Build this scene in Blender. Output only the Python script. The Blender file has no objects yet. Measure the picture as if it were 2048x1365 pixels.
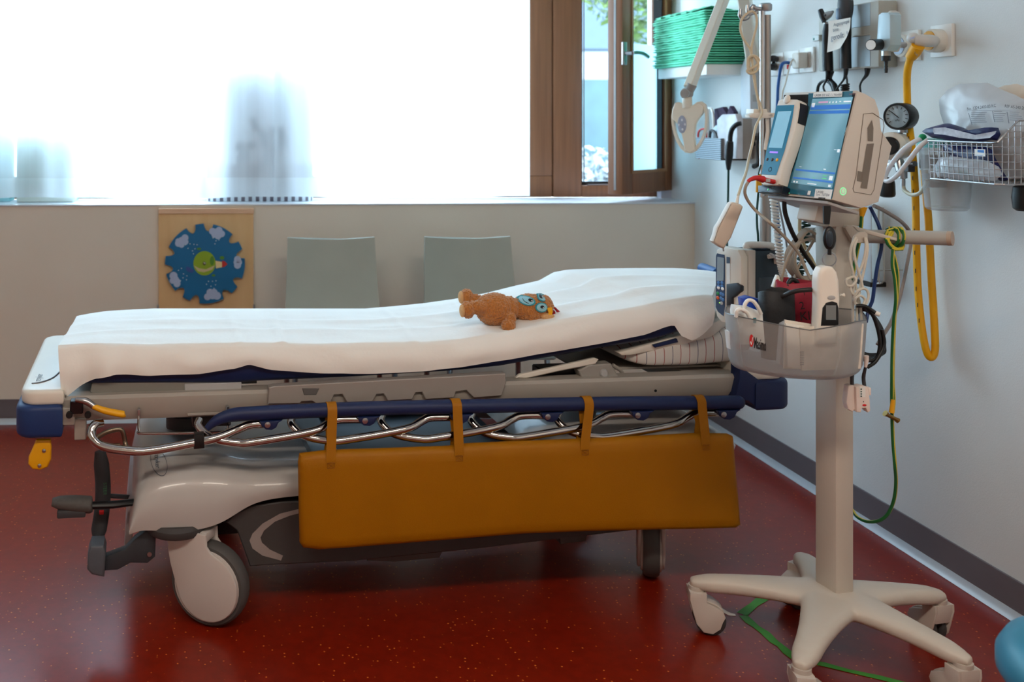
import bpy, bmesh, math, random
from mathutils import Vector, Matrix, noise
rnd = random.Random(7)
SC = bpy.context.scene
COL = SC.collection
V = Vector
R = math.radians

# ------------------------------------------------------------------ camera model
FPX, PX0, PY0 = 2000.0, 537.0, 231.0
CAMZ = 1.32
YAW = R(2.5)
CR = V((math.cos(YAW), -math.sin(YAW), 0)); CF = V((math.sin(YAW), math.cos(YAW), 0)); CU = V((0, 0, 1))
CO = V((0, 0, CAMZ))
def ray(x, y): return CF + CR*((x-PX0)/FPX) + CU*((PY0-y)/FPX)
def P(x, y, d): return CO + ray(x, y)*d
def onZ(x, y, z):
    r = ray(x, y); return CO + r*((z-CAMZ)/r.z)

class Frame:
    """right handed local frame; x along, y away from viewer, z up"""
    def __init__(s, o, x, y, z):
        s.o, s.x, s.y, s.z = V(o), V(x).normalized(), V(y).normalized(), V(z).normalized()
        s.M = Matrix(((s.x.x, s.y.x, s.z.x, s.o.x), (s.x.y, s.y.y, s.z.y, s.o.y), (s.x.z, s.y.z, s.z.z, s.o.z), (0, 0, 0, 1)))
        s.I = s.M.inverted()
    def w(s, p): return s.M @ V(p)
    def l(s, p): return s.I @ V(p)
    def px(s, x, y, v, ax=1):
        """pixel -> local point on the plane local[ax] = v"""
        d = s.I.to_3x3() @ ray(x, y); c = s.I @ CO
        t = (v-c[ax])/d[ax]
        return c + d*t
def yawframe(o, a, tilt=0):
    x = V((math.cos(a), math.sin(a), 0)); n = V((math.sin(a), -math.cos(a), 0))
    u = V((0, 0, 1))*math.cos(tilt) - n*math.sin(tilt)
    return Frame(o, x, u.cross(x)*1.0, u)
WF = Frame((0, 0, 0), (1, 0, 0), (0, 1, 0), (0, 0, 1))

# ------------------------------------------------------------------ materials
def lin(h):
    if isinstance(h, (tuple, list)): c = [v/255 for v in h]
    else:
        h = h.lstrip('#'); c = [int(h[i:i+2], 16)/255 for i in (0, 2, 4)]
    return tuple((v/12.92 if v <= .04045 else ((v+.055)/1.055)**2.4) for v in c) + (1.0,)
MATS = {}
def mat(name, col, rough=.5, metal=0, var=.06, vscale=8, bump=0, bscale=200, spec=.5, trans=0, alpha=1, emit=None, estr=0, sheen=0, coat=0, ior=1.45):
    if name in MATS: return MATS[name]
    m = bpy.data.materials.new(name); m.use_nodes = True
    nt = m.node_tree; b = nt.nodes['Principled BSDF']
    c = lin(col)
    tc = nt.nodes.new('ShaderNodeTexCoord')
    if var > 0:
        nz = nt.nodes.new('ShaderNodeTexNoise'); nz.inputs['Scale'].default_value = vscale; nz.inputs['Detail'].default_value = 4
        nt.links.new(tc.outputs['Object'], nz.inputs['Vector'])
        mp = nt.nodes.new('ShaderNodeMapRange'); mp.inputs['To Min'].default_value = 1-var; mp.inputs['To Max'].default_value = 1+var
        mp.inputs['From Min'].default_value = .3; mp.inputs['From Max'].default_value = .7
        nt.links.new(nz.outputs['Fac'], mp.inputs['Value'])
        mx = nt.nodes.new('ShaderNodeVectorMath'); mx.operation = 'SCALE'; mx.inputs[0].default_value = c[:3]
        nt.links.new(mp.outputs['Result'], mx.inputs['Scale']); nt.links.new(mx.outputs['Vector'], b.inputs['Base Color'])
    else: b.inputs['Base Color'].default_value = c
    b.inputs['Roughness'].default_value = rough; b.inputs['Metallic'].default_value = metal
    b.inputs['Specular IOR Level'].default_value = spec; b.inputs['Transmission Weight'].default_value = trans
    b.inputs['Alpha'].default_value = alpha; b.inputs['IOR'].default_value = ior
    b.inputs['Sheen Weight'].default_value = sheen; b.inputs['Coat Weight'].default_value = coat
    if emit: b.inputs['Emission Color'].default_value = lin(emit); b.inputs['Emission Strength'].default_value = estr
    if bump:
        n2 = nt.nodes.new('ShaderNodeTexNoise'); n2.inputs['Scale'].default_value = bscale; n2.inputs['Detail'].default_value = 3
        nt.links.new(tc.outputs['Object'], n2.inputs['Vector'])
        bp = nt.nodes.new('ShaderNodeBump'); bp.inputs['Strength'].default_value = bump; bp.inputs['Distance'].default_value = .004
        nt.links.new(n2.outputs['Fac'], bp.inputs['Height']); nt.links.new(bp.outputs['Normal'], b.inputs['Normal'])
    MATS[name] = m
    return m

# ------------------------------------------------------------------ mesh builder
WORLD = {}
class MB:
    def __init__(s, fr=None): s.v, s.f, s.fr, s.mi, s.cur = [], [], fr or WF, [], 0
    def add(s, vs, fs):
        o = len(s.v); M = s.fr.M
        s.v += [M @ V(p) for p in vs]
        for f in fs: s.f.append([i+o for i in f]); s.mi.append(s.cur)
        return s
    def bm(s, bm):
        bm.verts.ensure_lookup_table(); bm.verts.index_update()
        s.add([v.co.copy() for v in bm.verts], [[v.index for v in f.verts] for f in bm.faces]); bm.free(); return s
    def box(s, x0, x1, y0, y1, z0, z1, bev=0, seg=2, M=None):
        b = bmesh.new(); bmesh.ops.create_cube(b, size=1)
        for v in b.verts: v.co = V(((x0+x1)/2+v.co.x*(x1-x0), (y0+y1)/2+v.co.y*(y1-y0), (z0+z1)/2+v.co.z*(z1-z0)))
        if bev: bmesh.ops.bevel(b, geom=list(b.edges), offset=bev, segments=seg, profile=.5, affect='EDGES')
        if M is not None:
            for v in b.verts: v.co = M @ v.co
        return s.bm(b)
    def prism(s, pts, y0, y1, ax=1, bev=0, seg=2):
        """polygon (two coords) swept along axis ax from y0 to y1"""
        def mk(p, t): return V((p[0], t, p[1])) if ax == 1 else (V((p[0], p[1], t)) if ax == 2 else V((t, p[0], p[1])))
        b = bmesh.new()
        A = [b.verts.new(mk(p, y0)) for p in pts]; B = [b.verts.new(mk(p, y1)) for p in pts]
        b.faces.new(A); b.faces.new(B[::-1]); n = len(pts)
        for i in range(n): b.faces.new((A[i], B[i], B[(i+1) % n], A[(i+1) % n]))
        bmesh.ops.recalc_face_normals(b, faces=list(b.faces))
        if bev:
            es = [e for e in b.edges if all(len(f.verts) > 0 for f in e.link_faces) and any(len(f.verts) == n and n != 4 or (f.normal[ax] ** 2 > .9) for f in e.link_faces)]
            bmesh.ops.bevel(b, geom=es, offset=bev, segments=seg, profile=.5, affect='EDGES')
        bmesh.ops.triangulate(b, faces=[f for f in b.faces if len(f.verts) > 4])
        return s.bm(b)
    def tube(s, pts, r, seg=10, closed=False, sub=0, caps=True, flat=1.0):
        pts = [V(p) for p in pts]
        rs = list(r) if isinstance(r, (list, tuple)) else [r]*len(pts)
        if sub:
            q, qr = [], []; n = len(pts)
            rng = range(n) if closed else range(n-1)
            for i in rng:
                p0 = pts[(i-1) % n] if (closed or i > 0) else pts[0]*2-pts[1]; p1 = pts[i]; p2 = pts[(i+1) % n]
                p3 = pts[(i+2) % n] if (closed or i+2 < n) else pts[-1]*2-pts[-2]
                for k in range(sub):
                    t = k/sub
                    q.append(.5*((2*p1)+(-p0+p2)*t+(2*p0-5*p1+4*p2-p3)*t*t+(-p0+3*p1-3*p2+p3)*t*t*t)); qr.append(rs[i]*(1-t)+rs[(i+1) % n]*t)
            if not closed: q.append(pts[-1]); qr.append(rs[-1])
            pts, rs = q, qr
        n = len(pts); rings = []; up = None
        for i, p in enumerate(pts):
            a = pts[(i-1) % n] if (closed or i > 0) else p; c = pts[(i+1) % n] if (closed or i < n-1) else p
            t = (c-a)
            t = t.normalized() if t.length > 1e-9 else V((0, 0, 1))
            if up is None: up = V((0, 0, 1)) if abs(t.z) < .9 else V((0, 1, 0))
            up = (up - t*up.dot(t))
            if up.length < 1e-6: up = t.orthogonal()
            up.normalize(); sd = t.cross(up)
            rings.append([p+(sd*math.cos(2*math.pi*k/seg)+up*math.sin(2*math.pi*k/seg)*flat)*rs[i] for k in range(seg)])
        vs = [x for rg in rings for x in rg]; fs = []
        for i in range(n if closed else n-1):
            j = (i+1) % n
            for k in range(seg): fs.append([i*seg+k, i*seg+(k+1) % seg, j*seg+(k+1) % seg, j*seg+k])
        if caps and not closed: fs.append([k for k in range(seg)][::-1]); fs.append([(n-1)*seg+k for k in range(seg)])
        return s.add(vs, fs)
    def lathe(s, prof, o, axis=(0, 0, 1), seg=24, arc=None):
        a = V(axis).normalized(); e = a.orthogonal().normalized(); g = a.cross(e); o = V(o)
        vs, fs = [], []
        for r, h in prof:
            for k in range(seg):
                t = 2*math.pi*k/seg
                vs.append(o+a*h+(e*math.cos(t)+g*math.sin(t))*max(r, 1e-5))
        for i in range(len(prof)-1):
            for k in range(seg): fs.append([i*seg+k, i*seg+(k+1) % seg, (i+1)*seg+(k+1) % seg, (i+1)*seg+k])
        if prof[0][0] > 1e-4: fs.append(list(range(seg))[::-1])
        if prof[-1][0] > 1e-4: fs.append([(len(prof)-1)*seg+k for k in range(seg)])
        return s.add(vs, fs)
    def grid(s, rows, closed_rows=False, closed_cols=False, capends=False):
        n, m = len(rows), len(rows[0]); vs = [p for r in rows for p in r]; fs = []
        for i in range(n if closed_rows else n-1):
            for j in range(m if closed_cols else m-1):
                fs.append([i*m+j, i*m+(j+1) % m, ((i+1) % n)*m+(j+1) % m, ((i+1) % n)*m+j])
        if capends: fs.append(list(range(m))[::-1]); fs.append([(n-1)*m+j for j in range(m)])
        return s.add(vs, fs)
    def ball(s, c, r, seg=20, ring=12, M=None):
        r = (r, r, r) if not isinstance(r, (tuple, list)) else r; vs, fs = [], []
        for i in range(ring+1):
            ph = math.pi*i/ring
            for k in range(seg):
                t = 2*math.pi*k/seg
                q = V((r[0]*math.sin(ph)*math.cos(t), r[1]*math.sin(ph)*math.sin(t), r[2]*math.cos(ph)))
                if M is not None: q = M @ q
                vs.append(V(c)+q)
        for i in range(ring):
            for k in range(seg): fs.append([i*seg+k, (i+1)*seg+k, (i+1)*seg+(k+1) % seg, i*seg+(k+1) % seg])
        return s.add(vs, fs)
    def poly(s, pts): return s.add(pts, [list(range(len(pts)))])
    def build(s, name, m, parent=None, ang=38, merge=1e-5, fixn=True):
        me = bpy.data.meshes.new(name)
        if parent is not None: Mi = WORLD[parent.name].inverted(); M = WORLD[parent.name]
        else:
            xs = [p.x for p in s.v]; ys = [p.y for p in s.v]; zs = [p.z for p in s.v]
            M = Matrix.Translation(((min(xs)+max(xs))/2, (min(ys)+max(ys))/2, min(zs))); Mi = M.inverted()
        me.from_pydata([tuple(Mi @ p) for p in s.v], [], s.f)
        ms = m if isinstance(m, (list, tuple)) else [m]
        for q in ms: me.materials.append(q)
        if len(ms) > 1: me.polygons.foreach_set('material_index', s.mi)
        b = bmesh.new(); b.from_mesh(me)
        if merge: bmesh.ops.remove_doubles(b, verts=list(b.verts), dist=merge)
        if fixn: bmesh.ops.recalc_face_normals(b, faces=list(b.faces))
        ca = math.radians(ang)
        for f in b.faces: f.smooth = True
        for e in b.edges:
            e.smooth = not (len(e.link_faces) != 2 or e.calc_face_angle(0) > ca)
        b.to_mesh(me); b.free(); me.update()
        o = bpy.data.objects.new(name, me); COL.objects.link(o)
        if parent is not None: o.parent = parent; WORLD[o.name] = WORLD[parent.name]
        else: o.matrix_world = M; WORLD[o.name] = M
        return o
def tag(o, label, cat, group=None, kind=None):
    if label: o['label'] = label
    if cat: o['category'] = cat
    if group: o['group'] = group
    if kind: o['kind'] = kind
    return o
def thing(name, label, cat, loc, rz=0, group=None):
    o = bpy.data.objects.new(name, None); COL.objects.link(o); o.empty_display_size = .05
    M = Matrix.Translation(V(loc)) @ Matrix.Rotation(rz, 4, 'Z'); o.matrix_world = M; WORLD[o.name] = M
    return tag(o, label, cat, group)
def struct(o): o['kind'] = 'structure'; return o
def lab(o, t): o['label'] = t; return o
def subsurf(o, n=2):
    md = o.modifiers.new('sub', 'SUBSURF'); md.levels = n; md.render_levels = n; return o
def text(fr, yv, s, p0, p1, name, m, parent, up=None, px=True, bold=0):
    """flat lettering on local plane y = yv; baseline from pixel p0 to pixel p1"""
    cu = bpy.data.curves.new(name+'_tmp', 'FONT'); cu.body = s; cu.size = 1; cu.extrude = 0; cu.offset = bold
    ob = bpy.data.objects.new(name+'_tmp', cu); COL.objects.link(ob)
    bpy.context.view_layer.update()
    me = bpy.data.meshes.new_from_object(ob.evaluated_get(bpy.context.evaluated_depsgraph_get()))
    bpy.data.objects.remove(ob); bpy.data.curves.remove(cu)
    a = fr.px(p0[0], p0[1], yv) if px else V((p0[0], yv, p0[1])); b = fr.px(p1[0], p1[1], yv) if px else V((p1[0], yv, p1[1]))
    w = max(v.co.x for v in me.vertices); d = (b-a); k = d.length/w; ex = d.normalized(); n = V((0, -1, 0)); ez = ex.cross(V((0, 1, 0)))
    k2 = k if up is None else up/.7
    mb = MB(fr); mb.add([a+ex*(v.co.x*k)+ez*(v.co.y*k2) for v in me.vertices], [list(p.vertices) for p in me.polygons])
    bpy.data.meshes.remove(me)
    return mb.build(name, m, parent, fixn=False)
def interp(tab, x, c):
    """piecewise linear lookup in rows sorted by column 0"""
    if x <= tab[0][0]: return tab[0][c]
    for a, b in zip(tab, tab[1:]):
        if x <= b[0]: t = (x-a[0])/(b[0]-a[0]); return a[c]*(1-t)+b[c]*t
    return tab[-1][c]
def disc(fr, c, y, rx, rz, n=24): return [V((c[0]+rx*math.cos(2*math.pi*k/n), y, c[1]+rz*math.sin(2*math.pi*k/n))) for k in range(n)]
def xz(p): return (p[0], p[2])

# ------------------------------------------------------------------ palette
wall_m = mat('wall paint', (226, 217, 202), .85, var=.02, vscale=3, bump=.12, bscale=260)
wall_c = mat('wall paint window tint', (221, 222, 219), .85, var=.02, vscale=3, bump=.12, bscale=260)  # same paint on the right wall, cool window light put into the colour
cream = mat('cream plastic', (208, 201, 190), .42, var=.03)
cream2 = mat('warm white plastic', (226, 220, 208), .38, var=.02)
white_p = mat('white plastic', (236, 235, 230), .35, var=.02)
grey_p = mat('light grey plastic', (172, 172, 172), .45, var=.03)
midgrey = mat('mid grey plastic', (110, 112, 116), .5, var=.04)
dark_p = mat('dark grey plastic', (58, 60, 64), .5, var=.06)
black_p = mat('black plastic', (18, 19, 21), .42, var=.05)
rubber = mat('dark rubber', (62, 60, 60), .7, var=.06)
navy = mat('navy vinyl', (17, 34, 78), .5, var=.06, bump=.08, bscale=500)
bumper_blue = mat('blue bumper rubber', (24, 52, 104), .5, var=.05)
chrome = mat('polished chrome', (186, 182, 178), .08, 1, var=0)
steel = mat('brushed steel', (176, 176, 178), .28, 1, var=.04)
frame_m = mat('bed frame enamel', (166, 159, 150), .45, var=.04)
yellow_v = mat('yellow vinyl', (158, 100, 0), .5, var=.05, spec=.25, bump=.12, bscale=420)
yellow_p = mat('yellow plastic', (232, 166, 14), .45, var=.03)
teal_v = mat('teal blue vinyl', (52, 128, 156), .4, var=.05, bump=.08, bscale=400)
print_b = mat('black print', (24, 24, 28), .6, var=0)
print_r = mat('red print', (205, 30, 32), .6, var=0)
print_blue = mat('blue print', (60, 130, 205), .6, var=0)
print_g = mat('grey print', (110, 112, 118), .6, var=0)
paper = mat('paper', (238, 234, 226), .8, var=.02)
# ------------------------------------------------------------------ camera
cam = bpy.data.cameras.new('camera'); co = bpy.data.objects.new('camera', cam); COL.objects.link(co)
co.location = CO; co.rotation_euler = (math.pi/2, 0, -YAW)
cam.sensor_fit = 'HORIZONTAL'; cam.sensor_width = 36; cam.lens = 36*FPX/2048
cam.shift_x = (1024-PX0)/2048; cam.shift_y = -(682.5-PY0)/2048
cam.clip_start = .05
SC.camera = co
cam.dof.use_dof = True; cam.dof.focus_distance = 2.5; cam.dof.aperture_fstop = 4.0

# ------------------------------------------------------------------ room
RX, WY = 2.07, 4.325          # right wall plane, parapet face
LX, BY, CZ = -2.9, -1.9, 2.75
WINY = 4.60                    # window plane
SILL = .930
WL = Frame((0, WY, 0), (1, 0, 0), (0, 1, 0), (0, 0, 1))
WR = Frame((RX, 0, 0), (0, -1, 0), (1, 0, 0), (0, 0, 1))
WN = Frame((0, WINY, 0), (1, 0, 0), (0, 1, 0), (0, 0, 1))
# floor
fm = bpy.data.materials.new('red linoleum'); fm.use_nodes = True
nt = fm.node_tree; b = nt.nodes['Principled BSDF']; tc = nt.nodes.new('ShaderNodeTexCoord')
n1 = nt.nodes.new('ShaderNodeTexNoise'); n1.inputs['Scale'].default_value = 40; n1.inputs['Detail'].default_value = 2
n2 = nt.nodes.new('ShaderNodeTexVoronoi'); n2.inputs['Scale'].default_value = 62; n2.inputs['Randomness'].default_value = 1
n3 = nt.nodes.new('ShaderNodeTexNoise'); n3.inputs['Scale'].default_value = 2.2; n3.inputs['Detail'].default_value = 5
for n in (n1, n2, n3): nt.links.new(tc.outputs['Object'], n.inputs['Vector'])
r1 = nt.nodes.new('ShaderNodeValToRGB'); r1.color_ramp.elements[0].color = lin((118, 23, 5)); r1.color_ramp.elements[1].color = lin((130, 27, 6))
r1.color_ramp.elements[0].position = .35; r1.color_ramp.elements[1].position = .68
nt.links.new(n1.outputs['Fac'], r1.inputs['Fac'])
r2 = nt.nodes.new('ShaderNodeValToRGB'); r2.color_ramp.elements[0].position = .10; r2.color_ramp.elements[1].position = .17
r2.color_ramp.elements[0].color = (1, 1, 1, 1); r2.color_ramp.elements[1].color = (0, 0, 0, 1)
nt.links.new(n2.outputs['Distance'], r2.inputs['Fac'])
gt = nt.nodes.new('ShaderNodeMath'); gt.operation = 'GREATER_THAN'; gt.inputs[1].default_value = .5
sp = nt.nodes.new('ShaderNodeSeparateColor'); nt.links.new(n2.outputs['Color'], sp.inputs['Color']); nt.links.new(sp.outputs['Red'], gt.inputs[0])
mu = nt.nodes.new('ShaderNodeMath'); mu.operation = 'MULTIPLY'; nt.links.new(r2.outputs['Color'], mu.inputs[0]); nt.links.new(gt.outputs[0], mu.inputs[1])
mx = nt.nodes.new('ShaderNodeMix'); mx.data_type = 'RGBA'; nt.links.new(mu.outputs[0], mx.inputs['Factor'])
nt.links.new(r1.outputs['Color'], mx.inputs['A']); mx.inputs['B'].default_value = lin((226, 122, 46))
nt.links.new(mx.outputs['Result'], b.inputs['Base Color'])
mr = nt.nodes.new('ShaderNodeMapRange'); mr.inputs['To Min'].default_value = .27; mr.inputs['To Max'].default_value = .31
nt.links.new(n3.outputs['Fac'], mr.inputs['Value']); nt.links.new(mr.outputs['Result'], b.inputs['Roughness'])
b.inputs['Specular IOR Level'].default_value = .45
struct(MB().box(LX-.1, RX+.1, BY-.1, WY+.05, -.06, 0).build('floor', fm))
ceil_m = mat('ceiling paint', (228, 226, 220), .9, var=.02)
struct(MB().box(LX-.1, RX+.1, BY-.1, WINY+.2, CZ, CZ+.1).build('ceiling', ceil_m))
struct(MB().box(LX, RX, WY, WINY+.14, 0, SILL).build('wall_back', wall_m))
struct(MB().box(LX, RX, WY+.02, WINY+.14, 2.45, CZ).build('wall_lintel', wall_m))
struct(MB().box(RX, RX+.12, BY-.1, WINY+.14, 0, CZ).build('wall_right', wall_c))
struct(MB().box(LX-.12, LX, BY-.1, WINY+.14, 0, CZ).build('wall_left', wall_m))
struct(MB().box(LX, RX, BY-.12, BY, 0, CZ).build('wall_front', wall_m))
sill_m = mat('sill enamel', (214, 220, 226), .22, var=.01)
struct(MB().box(LX, RX-.001, WY-.006, WINY-.005, SILL, SILL+.007, .002).build('trim_1', sill_m))
# narrow corner pilaster right of the window
struct(MB().box(RX-.05, RX-.002, WINY-.05, WINY+.1, SILL+.007, 2.45).build('trim_2', mat('reveal paint', (196, 200, 214), .7, var=.02)))
# baseboards: grey vinyl, with a pale coved strip on the floor
bb = mat('grey vinyl skirting', (108, 102, 106), .55, var=.05); strip = mat('pale cove strip', (186, 196, 204), .3, var=.03)
def skirting(fr, x0, x1, name):
    o = MB(fr).box(x0, x1, -.006, -.0005, .022, .105, .001, 1).build(name, bb)
    c = MB(fr).grid([[V((x, -.022, .001)), V((x, -.016, .006)), V((x, -.010, .014)), V((x, -.007, .024)), V((x, -.0005, .024))] for x in (x0, x1)]).build('cove_strip', strip, o)
    return struct(o)
skirting(WL, LX+.001, RX-.03, 'baseboard_back'); skirting(WR, -WY+.02, 1.9, 'baseboard_right')

# ------------------------------------------------------------------ windows
brown = bpy.data.materials.new('brown stained wood'); brown.use_nodes = True
nt = brown.node_tree; b = nt.nodes['Principled BSDF']; tc = nt.nodes.new('ShaderNodeTexCoord'); mp = nt.nodes.new('ShaderNodeMapping'); mp.inputs['Scale'].default_value = (60, 60, 2.5)
nz = nt.nodes.new('ShaderNodeTexNoise'); nz.inputs['Scale'].default_value = 1; nz.inputs['Detail'].default_value = 6
rp = nt.nodes.new('ShaderNodeValToRGB'); rp.color_ramp.elements[0].color = lin((104, 62, 38)); rp.color_ramp.elements[1].color = lin((146, 96, 62))
nt.links.new(tc.outputs['Object'], mp.inputs['Vector']); nt.links.new(mp.outputs['Vector'], nz.inputs['Vector']); nt.links.new(nz.outputs['Fac'], rp.inputs['Fac']); nt.links.new(rp.outputs['Color'], b.inputs['Base Color']); b.inputs['Roughness'].default_value = .5
glass = bpy.data.materials.new('window glass'); glass.use_nodes = True
nt = glass.node_tree; nt.nodes.clear(); out = nt.nodes.new('ShaderNodeOutputMaterial'); mixs = nt.nodes.new('ShaderNodeMixShader')
tr = nt.nodes.new('ShaderNodeBsdfTransparent'); tr.inputs['Color'].default_value = (.93, .97, .97, 1); gl = nt.nodes.new('ShaderNodeBsdfGlossy'); gl.inputs['Roughness'].default_value = .02
fr_ = nt.nodes.new('ShaderNodeLayerWeight'); fr_.inputs['Blend'].default_value = .12
nt.links.new(fr_.outputs['Fresnel'], mixs.inputs['Fac']); nt.links.new(tr.outputs[0], mixs.inputs[1]); nt.links.new(gl.outputs[0], mixs.inputs[2]); nt.links.new(mixs.outputs[0], out.inputs['Surface'])
TOPZ = 2.45
def wx(px, y=300): return WN.px(px, y, 0).x
X0 = LX+.001; XJ = wx(1105.5); XR = wx(1345)
zb = SILL+.008
xg1 = wx(1058)-.02
w1 = MB().box(X0, XJ-.0025, WINY, WINY+.09, zb, zb+.10, .004).box(X0, XJ-.0025, WINY, WINY+.09, TOPZ-.1, TOPZ, .004).box(xg1, XJ-.0025, WINY, WINY+.09, zb+.1, TOPZ-.1, .004)
w1.box(-1.42, -1.34, WINY, WINY+.09, zb+.1, TOPZ-.1, .004)
w1o = struct(w1.build('window_1', brown))
MB().poly([V((X0, WINY+.05, zb+.09)), V((xg1+.01, WINY+.05, zb+.09)), V((xg1+.01, WINY+.05, TOPZ-.09)), V((X0, WINY+.05, TOPZ-.09))]).build('pane', glass, w1o)
# casement frame
xo0, xo1 = wx(1163), wx(1336)
w2 = MB().box(XJ+.0025, xo0, WINY-.004, WINY+.09, zb, TOPZ, .004).box(xo1, XR+.002, WINY-.004, WINY+.09, zb, TOPZ, .004)
w2.box(xo0, xo1, WINY-.004, WINY+.09, zb, zb+.055, .004).box(xo0, xo1, WINY-.004, WINY+.09, TOPZ-.06, TOPZ, .004)
w2o = struct(w2.build('window_2', brown))
MB().box(xo0-.001, xo0+.011, WINY+.02, WINY+.03, zb+.055, TOPZ-.06).box(xo0, xo1, WINY+.02, WINY+.03, zb+.053, zb+.072).box(xo0+.02, xo0+.024, WINY+.028, WINY+.034, zb+.06, TOPZ-.06).build('gasket', black_p, w2o)
MB().box(xo0+.03, xo0+.13, WINY-.002, WINY+.02, zb+.056, zb+.06).build('latch_plate', steel, w2o)
# dark reveal joint between the two frames
MB().box(XJ-.003, XJ+.003, WINY+.02, WINY+.08, zb, TOPZ).build('joint', black_p, w2o)
# swung-in sash
hx, hy = xo1-.004, WINY-.012
pl = P(1232, 390, 4.37); ang = math.atan2(pl.y-hy, pl.x-hx)
SW = math.hypot(pl.x-hx, pl.y-hy)
# local x runs from free edge to hinge
SF = Frame((hx, hy, 0), (-math.cos(ang), -math.sin(ang), 0), (math.sin(ang), -math.cos(ang), 0), (0, 0, 1))
if SF.y.y < 0: SF = Frame((hx, hy, 0), (-math.cos(ang), -math.sin(ang), 0), (-math.sin(ang), math.cos(ang), 0), (0, 0, 1))
sz0, sz1 = zb+.035, TOPZ-.03
sash = MB(SF)
st = .085
sash.box(-SW, -SW+st, -.03, .04, sz0, sz1, .004).box(-st, 0, -.03, .04, sz0, sz1, .004).box(-SW+st, -st, -.03, .04, sz0, sz0+.10, .004).box(-SW+st, -st, -.03, .04, sz1-.09, sz1, .004)
sasho = sash.build('window_3', brown); struct(sasho)
g0, g1 = -SW+st, -st
MB(SF).box(g0-.01, g0+.004, -.034, -.029, sz0+.09, sz1-.08).box(g1-.004, g1+.01, -.034, -.029, sz0+.09, sz1-.08).box(g0, g1, -.034, -.029, sz0+.09, sz0+.104).build('glazing_bead', mat('light brown bead', (150, 104, 66), .5), sasho)
MB(SF).box(-SW-.0015, -SW+.0005, .0, .01, sz0+.02, sz1-.02).build('lock_strip', steel, sasho)
frost_z = SF.px(1280, 88, 0).z
MB(SF).poly([V((g0, .003, frost_z)), V((g1, .003, frost_z)), V((g1, .003, sz1-.09)), V((g0, .003, sz1-.09))]).build('pane', glass, sasho)
fz = bpy.data.materials.new('frosted film'); fz.use_nodes = True
nt = fz.node_tree; nt.nodes.clear(); out = nt.nodes.new('ShaderNodeOutputMaterial'); mixs = nt.nodes.new('ShaderNodeMixShader'); mixs.inputs['Fac'].default_value = .55
tl = nt.nodes.new('ShaderNodeBsdfTranslucent'); tl.inputs['Color'].default_value = (.34, .52, .57, 1); df = nt.nodes.new('ShaderNodeBsdfDiffuse'); df.inputs['Color'].default_value = (.45, .62, .66, 1)
nt.links.new(df.outputs[0], mixs.inputs[1]); nt.links.new(tl.outputs[0], mixs.inputs[2]); nt.links.new(mixs.outputs[0], out.inputs['Surface'])
lab(MB(SF).poly([V((g0, .003, sz0+.10)), V((g1, .003, sz0+.10)), V((g1, .003, frost_z)), V((g0, .003, frost_z))]).build('frosted_pane', fz, sasho), 'pale frosted lower pane')
MB(SF).box(g1-.016, g1-.008, -.02, .02, sz0+.1, sz1-.09).build('spacer', black_p, sasho)
# lever handle
hp = SF.px(1248, 107, -.034)
hnd = MB(SF).box(hp.x-.014, hp.x+.014, -.042, -.03, hp.z-.05, hp.z+.05, .003)
hnd.tube([(hp.x, -.04, hp.z), (hp.x, -.075, hp.z)], .009, 12)
hnd.tube([(hp.x-.002, -.075, hp.z), (hp.x+.03, -.08, hp.z+.003), (hp.x+.08, -.08, hp.z), (hp.x+.125, -.078, hp.z-.012)], .0085, 12, sub=4)
hnd.build('handle', steel, sasho)
MB(SF).tube([(.004, -.02, sz0+.03), (.004, -.02, sz0+.12)], .007, 10).build('hinge', grey_p, sasho)

# ------------------------------------------------------------------ curtain
ct = bpy.data.materials.new('sheer white voile'); ct.use_nodes = True
def voile(m, a, tint):
    nt = m.node_tree; nt.nodes.clear(); out = nt.nodes.new('ShaderNodeOutputMaterial')
    tr = nt.nodes.new('ShaderNodeBsdfTransparent'); tr.inputs['Color'].default_value = (1, 1, 1, 1)
    tl = nt.nodes.new('ShaderNodeBsdfTranslucent'); tl.inputs['Color'].default_value = tint
    df = nt.nodes.new('ShaderNodeBsdfDiffuse'); df.inputs['Color'].default_value = tint
    m1 = nt.nodes.new('ShaderNodeMixShader'); m1.inputs['Fac'].default_value = .5
    m2 = nt.nodes.new('ShaderNodeMixShader')
    tc = nt.nodes.new('ShaderNodeTexCoord'); mp = nt.nodes.new('ShaderNodeMapping'); mp.inputs['Scale'].default_value = (9, 9, .12)
    nz = nt.nodes.new('ShaderNodeTexNoise'); nz.inputs['Scale'].default_value = 1.6; nz.inputs['Detail'].default_value = 4
    mr = nt.nodes.new('ShaderNodeMapRange'); mr.inputs['From Min'].default_value = .3; mr.inputs['From Max'].default_value = .7; mr.inputs['To Min'].default_value = a-.10; mr.inputs['To Max'].default_value = a+.10
    nt.links.new(tc.outputs['Object'], mp.inputs['Vector']); nt.links.new(mp.outputs[0], nz.inputs['Vector']); nt.links.new(nz.outputs['Fac'], mr.inputs['Value']); nt.links.new(mr.outputs[0], m2.inputs['Fac'])
    nt.links.new(df.outputs[0], m1.inputs[1]); nt.links.new(tl.outputs[0], m1.inputs[2]); nt.links.new(tr.outputs[0], m2.inputs[1]); nt.links.new(m1.outputs[0], m2.inputs[2]); nt.links.new(m2.outputs[0], out.inputs['Surface'])
voile(ct, .84, (.80, .85, .88, 1))
ct2 = bpy.data.materials.new('doubled voile hem'); ct2.use_nodes = True; voile(ct2, .95, (.80, .86, .89, 1))
CY = 4.365
CF_ = Frame((0, CY, 0), (1, 0, 0), (0, 1, 0), (0, 0, 1))
def foldy(x): return .012*math.sin(x*21+.7*math.sin(x*5.1))+.006*math.sin(x*47+1.3)+.004*math.sin(x*9.7)
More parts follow.
